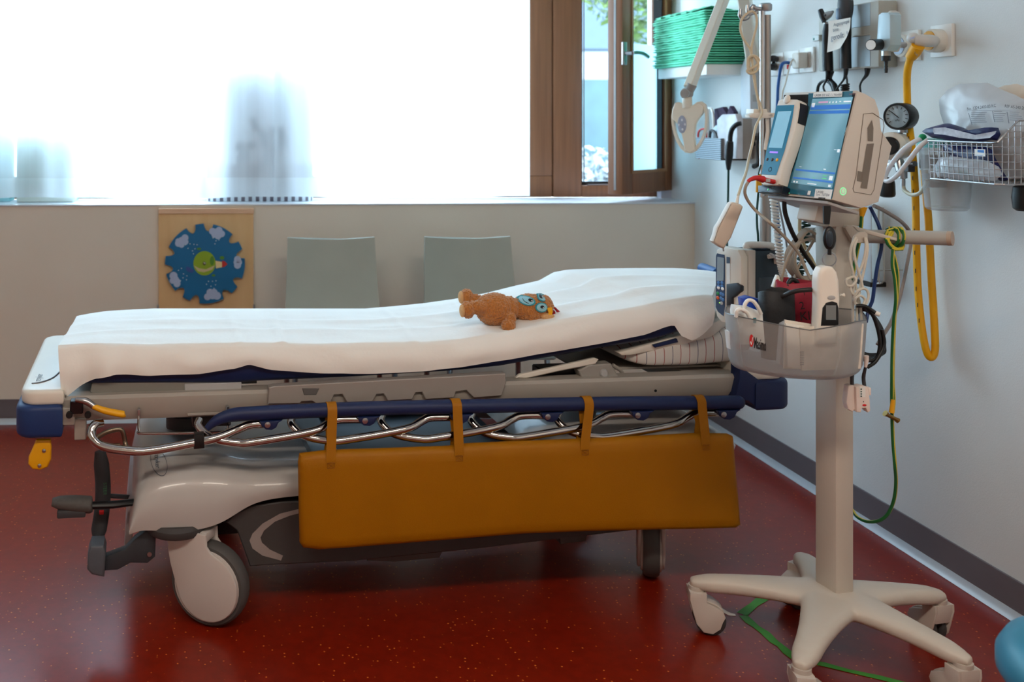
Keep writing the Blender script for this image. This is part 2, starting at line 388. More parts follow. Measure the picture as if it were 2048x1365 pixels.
def curtain_mb(x0, x1, z0, z1, n, dy=0):
    rows = []
    for i in range(n+1):
        x = x0+(x1-x0)*i/n
        rows.append([V((x, CY+dy+foldy(x)*(.8+.2*(1.8-z)), z+(.004*math.sin(x*6) if (j == 0 and z0 < zh1-.001) else 0))) for j, z in enumerate((z0, (z0+z1)/2, z1))])
    return MB().grid(rows)
cx1 = CF_.px(1057, 200, 0).x; cx0 = CF_.px(575, 200, 0).x
zh0 = CF_.px(300, 396, 0).z; zh1 = CF_.px(300, 356, 0).z
cur = []
for (a, b_, lbl, dy) in ((LX+.05, CF_.px(556, 200, 0).x, 'long sheer white curtain panel covering the left part of the window', 0), (CF_.px(548, 200, 0).x, cx1, 'sheer white curtain panel beside the brown window frame, right of the overlap', -.022)):
    t = tag(curtain_mb(a, b_, zh1, 2.43, 260, dy).build('curtain', ct, ang=180), lbl, 'curtain', 'sheer curtain panels')
    curtain_mb(a, b_, zh0, zh1, 260, dy).build('hem', ct2, t, ang=180)
tag(MB().box(LX+.02, XR-.2, CY-.03, CY+.03, 2.425, 2.45, .004).build('curtain_rail', white_p), 'white curtain rail under the lintel above the window', 'rail')

# ------------------------------------------------------------------ things on the sill behind the curtain
eb = bpy.data.materials.new('pale printed card'); 
ebm = mat('pale grey card', (240, 242, 244), .7, var=.03)
ex0, ex1 = WN.px(412, 380, -.155).x, WN.px(628, 380, -.155).x
def rrect(x0, x1, y0, y1, r, n=6):
    pts = []
    for (cx_, cy_, a0) in ((x1-r, y1-r, 0), (x0+r, y1-r, 90), (x0+r, y0+r, 180), (x1-r, y0+r, 270)):
        for k in range(n+1): a = R(a0+90*k/n); pts.append((cx_+r*math.cos(a), cy_+r*math.sin(a)))
    return pts
tk = thing('storage_box', 'tall pale grey box with two printed elephants and a striped foot, behind the curtain', 'box', ((ex0+ex1)/2, 4.5, SILL+.007))
eb_top = CF_.px(500, 120, .02).z
MB().prism(rrect(ex0, ex1, 4.445, 4.575, .045), SILL+.045, eb_top, ax=2).build('box_body', ebm, tk)
dk = mat('dark grey stripe', (112, 104, 112), .7, var=.03)
lt = mat('white stripe', (214, 220, 224), .7, var=.02)
rr = rrect(ex0, ex1, 4.445, 4.575, .045, 5); ft = MB()
# perimeter divided in equal stripes
per = []
tot = 0
for a, c in zip(rr, rr[1:]+rr[:1]):
    L = math.dist(a, c); nn = max(1, round(L/.004))
    for k in range(nn): per.append((a[0]+(c[0]-a[0])*k/nn, a[1]+(c[1]-a[1])*k/nn))
for i in range(len(per)):
    a, c = per[i], per[(i+1) % len(per)]
    ft.cur = (i//4) % 2
    ft.add([V((a[0], a[1], SILL+.008)), V((c[0], c[1], SILL+.008)), V((c[0], c[1], SILL+.05)), V((a[0], a[1], SILL+.05))], [[0, 1, 2, 3]])
ft.build('striped_foot', [lt, dk], tk)
# two elephants, flat print
EF = Frame((0, 4.4435, 0), (1, 0, 0), (0, 1, 0), (0, 0, 1))
ep = mat('elephant grey print', (64, 66, 80), .7, var=.02)
def blob(pts): return [EF.px(x, y, 0) for x, y in pts]
el = MB(EF)
el.poly(blob([(523, 285), (520, 272), (514, 262), (506, 260), (500, 252), (508, 243), (516, 250), (518, 258), (526, 262), (536, 256), (552, 252), (568, 258), (574, 272), (573, 287), (566, 300), (558, 302), (558, 327), (548, 327), (547, 320), (540, 327), (522, 327), (528, 312), (532, 300), (524, 293)]))
el.tube([EF.px(521, 265, 0), EF.px(514, 255, 0), EF.px(511, 242, 0), EF.px(504, 237, 0), EF.px(500, 241, 0)], .0075, 6, sub=3)
el.ball(EF.px(571, 284, 0), (.014, .0006, .026)); el.build('elephant_print', ep, tk)
e2 = MB(EF)
e2.poly(blob([(472, 290), (474, 283), (480, 281), (486, 285), (496, 285), (500, 281), (505, 284), (506, 292), (502, 300), (496, 305), (499, 318), (497, 327), (488, 327), (486, 322), (481, 322), (480, 327), (473, 327), (473, 315), (477, 305), (471, 299)]))
e2.tube([EF.px(503, 293, 0), EF.px(509, 293, 0), EF.px(511, 287, 0)], .005, 6, sub=2)
for (x, y) in ((500, 249), (494, 258), (507, 261), (491, 268), (500, 271), (497, 262)): e2.ball(EF.px(x, y, 0), (.003, .0006, .004), 8, 6)
e2.build('elephant_print', ep, tk)
MB(EF).add([EF.px(414, 330, .0), EF.px(626, 330, .0), EF.px(626, 357, .0), EF.px(414, 357, .0)], [[0, 1, 2, 3]]).build('ground_print', mat('sand print', (146, 140, 140), .8, var=.25, vscale=120), tk)
# picture book box at the left
bx0, bx1 = CF_.px(26, 380, .0).x, CF_.px(143, 380, .0).x
tb = thing('toy_box', 'small green and white printed box on the sill behind the curtain, far left', 'box', ((bx0+bx1)/2, 4.5, SILL+.007))
MB().box(bx0, bx1, 4.44, 4.575, SILL+.008, CF_.px(100, 258, .0).z, .003).build('box_body', mat('green printed card', (180, 205, 192), .6, var=.3, vscale=14), tb)
dots = MB()
for k in range(34):
    x = bx0+.01+(bx1-bx0-.02)*rnd.random(); z = SILL+.014+.03*rnd.random(); dots.cur = k % 4
    dots.ball((x, 4.439, z), (.004+.004*rnd.random(), .0008, .004), 8, 6)
MB().box(bx0+.002, bx1-.002, 4.438, 4.4399, SILL+.0095, SILL+.07).build('print_band', mat('white print', (216, 222, 212), .6, var=.05), tb)
dots.build('print_dots', [print_g, mat('green print', (52, 100, 70), .6), mat('orange print', (220, 130, 50), .6), mat('pink print', (205, 80, 120), .6)], tb)
tag(MB().box(LX+.2, CF_.px(9, 380, 0).x, 4.47, 4.57, SILL+.008, SILL+.36, .004).build('toy_box', mat('pale turquoise card', (170, 226, 230), .6)), 'turquoise box on the sill at the left picture edge', 'box')

# ------------------------------------------------------------------ outside
grass = mat('garden ground', (190, 196, 200), .9, var=.05, vscale=2)
tag(struct(MB().box(-12, 16, 4.9, 30, -.7, -.6).build('ground_outside', grass)), None, None)
fac = mat('pale facade render', (86, 96, 106), .8, var=.04)
fo = thing('building', 'pale building with bands of windows seen through the open casement', 'building', (5, 16, -.6))
fm_ = MB().box(5.3, 14, 16, 17, -.6, 9); fm_.build('wall', fac, fo)
MB().box(5.3, 14, 15.93, 16, 1.72, 2.35).box(5.3, 14, 15.93, 16, 3.2, 3.6).build('floor_band', mat('white facade band', (112, 114, 118), .7, var=.03), fo)
wi = mat('dim glass band', (58, 72, 84), .3, var=.05)
for (z0, z1) in ((1.1, 1.7), (2.4, 3.15)):
    for k in range(2): MB().box(5.4+k*4.2, 9.2+k*4.2, 15.95, 15.99, z0, z1).build('window', wi, fo)
leaf = mat('leaf green', (74, 94, 38), .6, var=.3, vscale=30)
def foliage(c, rad, n, s, sd):
    r_ = random.Random(sd); m = MB()
    for k in range(n):
        d = V((r_.gauss(0, 1), r_.gauss(0, 1), r_.gauss(0, 1))); d = d.normalized()*(r_.random()**.4)
        p = V(c)+V((d.x*rad[0], d.y*rad[1], d.z*rad[2]))
        a = V((r_.gauss(0, 1), r_.gauss(0, 1), r_.gauss(0, 1))).normalized(); b_ = a.orthogonal().normalized(); q = s*(.6+.8*r_.random())
        m.add([p-a*q, p+b_*q*.5, p+a*q, p-b_*q*.5], [[0, 1, 2, 3]])
    return m
tr_ = thing('tree', 'light green leafy tree outside the open casement', 'tree', (4.05, 10.2, -.6))
tp = P(1262, 40, 10.3)
foliage(tp+V((.3, 0, .35)), (.75, .8, .62), 2600, .05, 3).build('foliage', leaf, tr_, merge=0, fixn=False)
MB().tube([(tp.x+.4, tp.y, -.6), (tp.x+.38, tp.y, .8), (tp.x+.3, tp.y, 2.0)], [.09, .07, .04], 8).build('trunk', mat('bark', (88, 72, 58), .9), tr_)
hg = P(1190, 215, 9.0)
tag(MB().box(hg.x-.28, hg.x+1.6, 9.0, 9.06, -.6, P(1190, 158, 9.0).z, .01).build('garden_fence', mat('blue green screen', (44, 66, 70), .5, var=.15, vscale=5)), 'bluish green garden screen outside the open casement', 'fence')
tag(foliage((P(1200, 330, 8.3).x, 8.3, .5), (.55, .4, .55), 1800, .045, 5).build('flowering_shrub', mat('pale blossom', (120, 124, 126), .7, var=.4, vscale=25), merge=0, fixn=False), 'pale blossoming shrub below the garden screen outside', 'shrub')
# ------------------------------------------------------------------ wooden wall toy
wood = bpy.data.materials.new('beech plywood'); wood.use_nodes = True
nt = wood.node_tree; b = nt.nodes['Principled BSDF']; tc = nt.nodes.new('ShaderNodeTexCoord'); mp = nt.nodes.new('ShaderNodeMapping'); mp.inputs['Scale'].default_value = (14, 14, 2)
nz = nt.nodes.new('ShaderNodeTexNoise'); nz.inputs['Scale'].default_value = 1.5; nz.inputs['Detail'].default_value = 6
rp = nt.nodes.new('ShaderNodeValToRGB'); rp.color_ramp.elements[0].color = lin((214, 172, 118)); rp.color_ramp.elements[1].color = lin((234, 198, 146))
nt.links.new(tc.outputs['Object'], mp.inputs['Vector']); nt.links.new(mp.outputs[0], nz.inputs['Vector']); nt.links.new(nz.outputs['Fac'], rp.inputs['Fac']); nt.links.new(rp.outputs['Color'], b.inputs['Base Color']); b.inputs['Roughness'].default_value = .5
TB = Frame((0, WY-.001, 0), (1, 0, 0), (0, 1, 0), (0, 0, 1))
a = TB.px(317, 418, -.02); c = TB.px(507, 640, -.02)
tt = thing('wall_toy', 'wooden wall toy with a blue notched disc printed with clouds', 'toy', TB.w(((a.x+c.x)/2, 0, c.z)))
MB(TB).box(a.x, c.x, -.02, 0, c.z, a.z-.02, .001, 1).build('board', wood, tt)
MB(TB).box(a.x, c.x+.002, -.026, 0, a.z-.021, a.z+.001, .001, 1).build('top_strip', mat('pale pinkish wood', (224, 184, 150), .5, var=.05), tt)
for px in (316, 508):
    q = TB.px(px, 616, -.02)
    MB(TB).box(q.x-.004, q.x+.004, -.024, 0, q.z-.02, q.z+.012, .001, 1).build('bracket', steel, tt)
dc = TB.px(410, 528, -.045); dr = (TB.px(490, 528, -.045)-TB.px(330, 528, -.045)).x/2
# notch layout: (angle, type) a paired notch with a tooth between
pts = []
N = 360
teeth = [-2, 100, 172, 232, 312, 32]          # centre angle of each narrow tooth
teeth = [98, 27, 175, 242, 318]
def rad(deg):
    r = dr
    for t in teeth:
        d = abs((deg-t+180) % 360-180)
        if 6.5 < d < 20: u = (d-6.5)/13.5; r = min(r, dr*(1-.19*math.sin(math.pi*min(max(u, 0), 1))**.45))
    return r
for k in range(N): t = k; pts.append((dc.x+rad(t)*math.cos(R(t)), dc.z+rad(t)*math.sin(R(t))))
blue_d = mat('blue painted wood', (14, 104, 152), .45, var=.03)
dsk = lab(MB(TB).prism(pts, -.045, -.026, bev=0).build('disc', blue_d, tt), 'blue notched disc')
cl = mat('pale blue cloud print', (170, 186, 214), .6, var=.02); Y1 = -.0457
def tp_(x, y, yv=Y1): return TB.px(x, y, yv)
for (x, y, l) in ((434, 466, [(0, 0, 9), (-9, -3, 7), (9, 2, 7), (2, 6, 7), (-5, 4, 6), (4, -5, 7)]), (364, 482, [(0, 0, 8), (-7, 5, 7), (6, -6, 7), (-1, 8, 6), (7, 2, 6), (-8, 0, 5)]), (350, 560, [(0, 0, 8), (-3, -8, 8), (4, 8, 7), (-5, 2, 6), (6, 3, 5)]), (425, 590, [(0, 0, 9), (-10, 4, 7), (9, 2, 8), (3, -5, 7), (-5, -5, 7)]), (475, 525, [(0, -6, 7), (0, 6, 7), (2, 0, 7), (-3, 0, 5)])):
    clouds = MB(TB)
    for (dx, dy, r_) in l:
        q = tp_(x+dx, y+dy); k = r_*.00214; clouds.poly(disc(TB, xz(q), Y1+.00003*rnd.random(), k, k, 16))
    clouds.build('cloud_print', cl, dsk, merge=0, fixn=False)
dots = MB(TB)
for (x, y) in ((371, 490), (376, 497), (380, 488), (388, 489), (394, 490), (390, 498), (385, 502), (387, 508), (426, 476), (432, 482), (438, 480), (430, 488), (363, 537), (357, 541), (367, 548), (374, 552), (366, 556), (373, 560), (361, 562), (417, 563), (425, 563), (432, 562), (413, 569), (422, 573), (428, 577), (420, 580), (431, 570)):
    q = tp_(x, y); dots.poly(disc(TB, xz(q), Y1, .0022, .0022, 8))
dots.build('snow_print', mat('white dots', (206, 218, 230), .6, var=0), dsk, fixn=False)
q = tp_(409, 527, -.047); pr = .0475
MB(TB).poly(disc(TB, xz(q), -.0463, pr, pr*1.1, 30)).build('green_ball_print', mat('lime green print', (140, 170, 40), .6, var=.04), dsk, fixn=False)
for (x, y, rx, rz) in ((424, 522, .009, .02), (398, 498, .010, .005), (427, 551, .008, .005), (444, 516, .010, .008)): MB(TB).poly(disc(TB, xz(tp_(x, y)), -.0466, rx, rz, 14)).build('tree_print', mat('dark green print', (84, 140, 44), .6, var=.04), dsk, fixn=False)
MB(TB).poly([tp_(x, y, -.0467) for x, y in ((387, 531), (398, 537), (412, 539), (430, 531), (424, 540), (408, 545), (396, 543))]).build('snow_band_print', mat('beige print', (200, 184, 140), .6), dsk, fixn=False)
MB(TB).poly([tp_(x, y, -.0467) for x, y in ((431, 522), (444, 524), (444, 535), (432, 537))]).build('house_print', mat('cream house print', (226, 206, 150), .6), dsk, fixn=False)
MB(TB).poly([tp_(x, y, -.0468) for x, y in ((444, 522), (450, 523), (455, 529), (449, 534), (444, 535))]).build('roof_print', mat('roof red print', (190, 48, 44), .6), dsk, fixn=False)
MB(TB).poly([tp_(x, y, -.0468) for x, y in ((373, 533), (381, 536), (388, 541), (385, 546), (376, 544), (372, 540))]).build('figure_print', mat('indigo print', (60, 84, 150), .6), dsk, fixn=False)
MB(TB).lathe([(.007, 0), (.007, .004), (.004, .008), (0, .009)], (q.x, -.046, q.z), (0, -1, 0), 16).build('pivot_screw', steel, dsk)

# ------------------------------------------------------------------ two grey chairs behind the bed
chair_m = mat('grey green lacquered shell', (164, 166, 154), .5, var=.03, bump=.05, bscale=300)
leg_m = mat('satin steel legs', (150, 150, 150), .3, 1, var=.03)
CHF = Frame((0, 4.08, 0), (1, 0, 0), (0, 1, 0), (0, 0, 1))
tl = CHF.px(848, 476, 0); tr0 = CHF.px(1019, 476, 0); CW = tr0.x-tl.x; CZT = tl.z
ch = thing('chair', 'grey shell chair nearer the room corner, right of the two behind the bed', 'chair', ((tl.x+tr0.x)/2, 4.0, 0), 0, 'grey chairs under the window')
cxm = (tl.x+tr0.x)/2
rows = []
for z, w, y in ((.45, CW*.56, 3.98), (.5, CW*.54, 4.02), (.6, CW*.525, 4.05), (.72, CW*.51, 4.075), (CZT, CW*.5, 4.09)):
    fr_, bk = [], []
    for k in range(13):
        t = -1+2*k/12
        fr_.append(V((cxm+w*t, y-.025*t*t, z+(.012*t*t-.006 if z == CZT else 0)))); bk.append(V((cxm+w*t, y-.025*t*t+.014, z+(.012*t*t-.006 if z == CZT else 0))))
    rows.append(fr_+bk[::-1])
MB().grid(rows, closed_cols=True, capends=True).build('backrest', chair_m, ch)
MB().box(cxm-CW*.57, cxm+CW*.57, 3.56, 4.0, .435, .455, .01).build('seat', chair_m, ch)
for sx in (-1, 1):
    for (y, dy) in ((3.6, -.02), (3.96, .07)):
        MB().tube([(cxm+sx*CW*.5, y, .437), (cxm+sx*CW*.56, y+dy, .006)], .0105, 12).build('leg', leg_m, ch)
def dup(root, loc, rz=0, label=None):
    r = root.copy(); COL.objects.link(r); r.matrix_world = Matrix.Translation(V(loc)) @ Matrix.Rotation(rz, 4, 'Z'); WORLD[r.name] = r.matrix_world.copy()
    if label: r['label'] = label
    for c_ in list(root.children):
        k = c_.copy(); COL.objects.link(k); k.parent = r
        for g in c_.children: h = g.copy(); COL.objects.link(h); h.parent = k
    return r
dl = CHF.px(575, 480, 0).x - tl.x
dup(ch, (cxm+dl, 4.0, 0), 0, 'grey shell chair beside the wooden wall toy, left of the two behind the bed')

# ------------------------------------------------------------------ hospital bed
A_BED = R(4.5)
_o = CO + CR*(-.644) + CF*2.53
BO = V((_o.x, _o.y, 0))
BF = Frame(BO, (math.cos(A_BED), math.sin(A_BED), 0), (-math.sin(A_BED), math.cos(A_BED), 0), (0, 0, 1))
def B(x, y, v): return BF.px(x, y, v)
bed = thing('hospital_bed', 'white and blue wheeled hospital stretcher bed with its side rail lowered', 'bed', BO, A_BED)
BWD = .68; BM = BWD/2
# --- end bumpers
def bumper(us, sgn, name):
    """us: outer plan line as (u, v) from near to far"""
    pass
zt, zbm = .581, .497
def dshape(u_in, u_out, v0, v1, r, k=8):
    s_ = 1 if u_out > u_in else -1
    pts = [(u_in, v0)]
    for i in range(k+1):
        a_ = R(-90+90*i/k); pts.append((u_out-s_*r[0]+s_*r[0]*math.cos(a_), v0+r[1]+r[1]*math.sin(a_)))
    for i in range(k+1):
        a_ = R(90*i/k); pts.append((u_out-s_*r[0]+s_*r[0]*math.cos(a_), v1-r[1]+r[1]*math.sin(a_)))
    pts.append((u_in, v1)); return pts
ui = B(125, 840, 0).x
fb = MB(BF).prism(dshape(ui, 0, 0, BWD, (.05, .05)), zbm, zt, ax=2, bev=.014, seg=3).build('foot_bumper', bumper_blue, bed)
MB(BF).prism(dshape(ui+.002, .012, .012, BWD-.012, (.045, .05)), zt-.004, .618, ax=2, bev=.012, seg=3).build('bumper_cover', cream2, fb)
MB(BF).tube([(.035, .08, .6185), (.06, .09, .619), (.085, .13, .619), (.10, .2, .619)], .0022, 6, sub=4).build('line_print', print_g, fb)
tF = Frame(BF.w((.055, .10, .6192)), BF.y, (0, 0, -1), -BF.x)
text(tF, 0, 'stryker', (0, 0), (.075, 0), 'lettering', print_g, fb, px=False)
uo = B(1593, 800, 0).x; ui2 = B(1512, 800, 0).x
hb = MB(BF).prism(dshape(ui2, uo, 0, BWD, (.05, .06)), zbm, zt, ax=2, bev=.014, seg=3).build('head_bumper', navy, bed)
MB(BF).prism(dshape(ui2-.03, uo-.012, .012, BWD-.012, (.045, .05)), zt-.004, .628, ax=2, bev=.016, seg=3).build('bumper_cover', cream2, hb)
MB(BF).prism([(ui2-.045, .625), (ui2+.01, .585), (ui2+.01, zbm+.004), (ui2-.02, zbm+.03), (ui2-.06, .53), (ui2-.045, .59)], .004, .05, bev=.003).build('bumper_arm', navy, hb)
MB(BF).lathe([(.014, 0), (.014, .003), (.010, .004), (.009, .001)], (ui2+.015, .09, .628), (0, 0, 1), 20).build('socket_ring', grey_p, hb)
# far push handle at the head end
ph = B(1408, 541, .63)
MB(BF).tube([(ph.x-.02, .60, .6), (ph.x, .62, .74), (ph.x, .63, ph.z), (ph.x-.02, .60, ph.z+.012), (ph.x-.03, .50, ph.z+.01)], .017, 12, sub=5).build('push_handle', mat('blue handle grip', (34, 84, 140), .5), bed)
# --- chassis side beams
for v0, v1, nm in ((.03, .085, 'side_beam'), (BWD-.085, BWD-.03, 'side_beam')):
    L0, L1 = B(200, 820, .03), B(1506, 775, .03)
    pr_ = [(v0 if v0 < .3 else v1, .592)]
    d = 1 if v0 < .3 else -1; e = v0 if d == 1 else v1
    prof = [(e+d*.008, .594), (e, .586), (e, .548), (e+d*.012, .528), (e+d*.05, .528), (e+d*.055, .594)]
    MB(BF).prism(prof, ui-.01, ui2+.01, ax=0, bev=.002, seg=1).build(nm, frame_m, bed)
MB(BF).box(ui-.01, .2, .085, BWD-.085, .535, .59, .004).box(1.85, ui2+.02, .085, BWD-.085, .535, .59, .004).build('cross_beam', frame_m, bed)
q = B(1311, 782, .03); MB(BF).lathe([(.004, 0), (.004, .0006)], (q.x, .0298, q.z), (0, -1, 0), 10).build('bolt_hole', black_p, bed)
# slots and lettering plates on the beam
q0, q1 = B(375, 833, .03), B(440, 826, .03)
MB(BF).box(q0.x, q1.x, .0285, .0305, q1.z-.005, q0.z+.008, .001, 1).build('label_plate', frame_m, bed)
# --- litter: support panel under the mattress
vl = .06
def Bxz(x, y, v): p = B(x, y, v); return (p.x, p.z)
lit = MB(BF)
lit.prism([Bxz(x, y, vl) for x, y in ((185, 762), (475, 765), (475, 797), (330, 798), (200, 800), (180, 785))], vl, vl+.02, bev=.002, seg=1)
lit.build('litter_frame', mat('grey litter enamel', (128, 126, 120), .5, var=.04), bed)
sc = [(533, 802), (535, 770), (545, 767), (1003, 742), (1004, 760), (995, 786), (940, 790), (925, 775), (905, 778), (900, 790), (845, 793), (838, 779), (825, 780), (818, 793), (770, 796), (762, 782), (748, 783), (740, 797), (690, 799), (680, 783), (664, 784), (657, 799), (628, 801), (620, 796), (600, 797), (596, 801)]
MB(BF).prism([Bxz(x, y, .05) for x, y in sc], .018, .05, bev=.002, seg=1).build('litter_panel', mat('warm grey moulding', (150, 142, 136), .5, var=.03), bed)
MB(BF).prism([Bxz(x, y, .052) for x, y in ((600, 770), (634, 770), (628, 783), (604, 783))], .016, .03, bev=.001, seg=1).build('panel_recess_shade', mat('shadow grey', (92, 88, 86), .6), bed)  # dark block on the panel; the recess shade is put into its colour
MB(BF).box(B(368, 790, .1).x, B(480, 790, .1).x, .055, .12, B(400, 797, .055).z, B(400, 768, .055).z, .002, 1).build('cross_plate', grey_p, bed)
MB(BF).box(B(300, 790, .1).x, B(370, 790, .1).x, .07, .12, B(340, 795, .1).z, B(340, 775, .1).z, .002, 1).box(B(480, 790, .1).x, B(512, 790, .1).x, .08, .13, .6, .645).build('dark_bracket', black_p, bed)
# litter deck (thin, under the mattress) flat part
MB(BF).box(.16, 1.02, .08, BWD-.08, .622, .634, .002, 1).build('litter_deck', midgrey, bed)
# --- backrest frame, sloping
MB(BF).prism([Bxz(x, y, .06) for x, y in ((1032, 757), (1040, 750), (1110, 735), (1190, 717), (1198, 720), (1192, 729), (1120, 743), (1052, 758))], .06, .075, bev=.003, seg=1).build('hinge_bar', cream2, bed)
brs = MB(BF).prism([Bxz(x, y, .07) for x, y in ((1236, 706), (1252, 702), (1360, 672), (1420, 650), (1440, 640), (1446, 652), (1425, 672), (1370, 690), (1262, 711), (1244, 712))], .07, .10, bev=.004, seg=2).build('backrest_frame', cream2, bed)
# curved white end tube of the backrest
e0 = B(1405, 676, .09)
MB(BF).tube([B(1375, 684, .09), B(1412, 668, .09), B(1432, 652, .10), B(1440, 640, .14)+V((.0, 0, 0)), B(1440, 640, .14)+V((.02, .16, .01)), B(1440, 640, .14)+V((.02, .32, .01))], .015, 12, sub=5).build('backrest_bow', cream2, bed)
MB(BF).prism([Bxz(x, y, .068) for x, y in ((1304, 690), (1352, 677), (1354, 684), (1308, 695))], .06, .075, bev=.002, seg=1).build('strap_holder', navy, bed)
q = B(1330, 702, .09); MB(BF).lathe([(.010, -.012), (.012, -.008), (.012, .012), (.009, .014)], q, (0, 0, 1), 14).build('rubber_stop', black_p, bed)
# lift bracket with an oval pivot
br = MB(BF).prism([Bxz(x, y, .06) for x, y in ((1166, 765), (1158, 742), (1178, 731), (1222, 728), (1244, 764))], .06, .10, bev=.003, seg=1).build('lift_bracket', mat('grey lift bracket', (150, 146, 140), .5), bed)
q = B(1208, 747, .058); MB(BF).lathe([(.0, .006), (.009, .005), (.012, 0), (.012, -.004)], q, (0, -1, 0), 20).build('pivot_cap', grey_p, br)
MB(BF).box(B(1080, 750, .1).x, B(1165, 750, .1).x, .10, .16, B(1100, 762, .1).z, B(1100, 738, .1).z, .003, 1).build('motor_box', black_p, bed)
MB(BF).tube([B(1225, 730, .12), B(1240, 740, .12), B(1268, 759, .12), B(1400, 757, .12)], .0055, 8, sub=4).tube([B(1225, 730, .5), B(1240, 740, .5), B(1268, 759, .5), B(1400, 757, .5)], .0055, 8, sub=4).build('pillow_tray_wire', frame_m, bed)
MB(BF).box(1.55, 1.98, .12, .56, .594, .6, .001, 1).build('pillow_tray', frame_m, bed)
MB(BF).tube([B(1010, 760, .2), B(1085, 757, .2)], .006, 8).build('lift_rod', chrome, bed)

# --- foot end latch, yellow handles
lf = B(190, 800, .0)
MB(BF).box(B(122, 820, .02).x, B(150, 820, .02).x, .012, .04, B(140, 850, .02).z, B(140, 815, .02).z, .003, 1).build('mount_plate', frame_m, bed)
MB(BF).box(B(148, 860, .03).x, B(172, 860, .03).x, .03, .06, B(160, 881, .03).z, B(160, 838, .03).z, .002, 1).build('mount_tab', frame_m, bed)
MB(BF).box(B(140, 815, .0).x, B(166, 815, .0).x, -.004, .03, B(150, 828, 0).z, B(150, 803, 0).z, .002, 1).build('latch_block', mat('dark polished steel', (60, 60, 66), .25, 1), bed)
kn = MB(BF)
for (x, y) in ((139, 829), (176, 829)): kn.lathe([(.0085, 0), (.0085, .010), (.007, .012)], B(x, y, .0), (0, -1, 0), 18)
kn.build('latch_knob', black_p, bed)
h0 = MB(BF).tube([B(152, 800, -.0), B(172, 803, -.006), B(190, 815, -.010)], [.007, .009, .008], 10, sub=4).build('latch_lever', steel, bed)
MB(BF).tube([B(186, 813, -.01), B(210, 822, -.012), B(245, 829, -.012), B(250, 829, -.012)], [.0085, .0105, .011, .007], 12, sub=4, flat=.8).build('lever_grip', yellow_p, h0)
pad = [(72, 880), (66, 895), (57, 915), (56, 930), (64, 940), (80, 942), (95, 936), (102, 920), (103, 895), (101, 880)]
yp = MB(BF).prism([Bxz(x, y, .03) for x, y in pad], .03, .045, bev=.006, seg=3).build('brake_handle', yellow_p, bed)
for (x, y) in ((88, 902), (79, 932)): MB(BF).lathe([(.005, 0), (.005, .002), (.002, .003)], B(x, y, .0295), (0, -1, 0), 12).build('screw', steel, yp)

# --- side rail: blue padded tube, chrome linkage
vr = -.035
blue_pts = [(414, 858), (424, 848), (440, 838), (470, 830), (520, 827), (600, 823), (760, 817), (1000, 812), (1200, 808), (1400, 806), (1476, 805)]
bl = [B(x, y, vr) for x, y in blue_pts]
rail = MB(BF).tube(bl, [.008, .011, .014, .0175, .0185, .0185, .0185, .0185, .0185, .0185, .0185], 16, sub=5)
rail.ball(bl[-1], .0184, 14, 8)
railo = rail.build('side_rail', navy, bed)
brk = [540, 735, 920, 1100, 1280, 1452]
def ry(x):
    for (a_, c_) in zip(blue_pts, blue_pts[1:]):
        if a_[0] <= x <= c_[0]: return a_[1]+(c_[1]-a_[1])*(x-a_[0])/(c_[0]-a_[0])
for x in brk:
    y = ry(x)
    k_ = MB(BF).prism([Bxz(x+dx, y+dy, vr) for dx, dy in ((-22, 14), (-18, 24), (-9, 31), (2, 32), (11, 27), (16, 17), (24, 12))], vr-.016, vr+.012, bev=.004, seg=2).build('rail_bracket', navy, bed)
    MB(BF).lathe([(.0075, 0), (.0075, .003), (.004, .004)], B(x-5, y+24, vr-.016), (0, -1, 0), 14).build('bracket_bolt', steel, k_)
for i, x in enumerate(brk[1:]):
    y = ry(x)
    P_ = [(x-6, y+21, vr+.004), (x-58, y+22, vr+.006), (x-78, y+30, vr+.002), (x-112, y+46, vr-.012), (x-230, y+67, vr-.020), (x-262, y+68, vr-.018), (x-300, y+62, vr-.006), (x-322, y+52, vr+.012), (x-338, y+34, vr+.03), (x-336, y+22, vr+.045)]
    MB(BF).tube([B(a_, c_, v_) for a_, c_, v_ in P_], .0105, 12, sub=5).build('rail_link', chrome, bed)
# long front link with the hooked end
P_ = [(534, 848, vr+.004), (500, 850, vr+.004), (470, 862, vr), (440, 874, vr-.008), (400, 884, vr-.014), (300, 902, vr-.016), (250, 901, vr-.014), (205, 893, vr-.01), (188, 880, vr-.004), (183, 864, vr+.006), (190, 850, vr+.016), (203, 846, vr+.03)]
MB(BF).tube([B(a_, c_, v_) for a_, c_, v_ in P_], .0115, 12, sub=5).build('rail_link', chrome, bed)
P_ = [(196, 874, vr), (215, 864, vr), (238, 859, vr), (246, 866, vr), (250, 884, vr), (253, 896, vr-.008)]
MB(BF).tube([B(a_, c_, v_) for a_, c_, v_ in P_], .0062, 10, sub=4).tube([B(196, 882, vr), B(215, 890, vr), B(240, 890, vr)], .004, 8, sub=3).build('rail_release', mat('aged bronze steel', (120, 108, 92), .3, 1), bed)
MB(BF).tube([B(278, 820, .02), B(277, 850, .015), B(279, 862, .01), B(288, 868, .008), B(430, 865, .0), B(455, 856, .02), B(455, 815, .03)], .0032, 8, sub=4).build('thin_rod', chrome, bed)
for x, y in ((278, 823), (455, 817)):
    q = B(x, y, .025); MB(BF).box(q.x-.004, q.x+.004, .012, .03, q.z-.008, q.z+.008, .001, 1).build('rod_clip', steel, bed)
q = B(398, 881, vr-.014)
MB(BF).prism([(q.x-.0135+.027*k_, q.z-.019+.038*j_) for k_, j_ in ((0, 0), (1, .04), (.95, 1), (.05, .96))], vr-.028, vr+.002, bev=.004, seg=2).build('rubber_sleeve', black_p, bed)
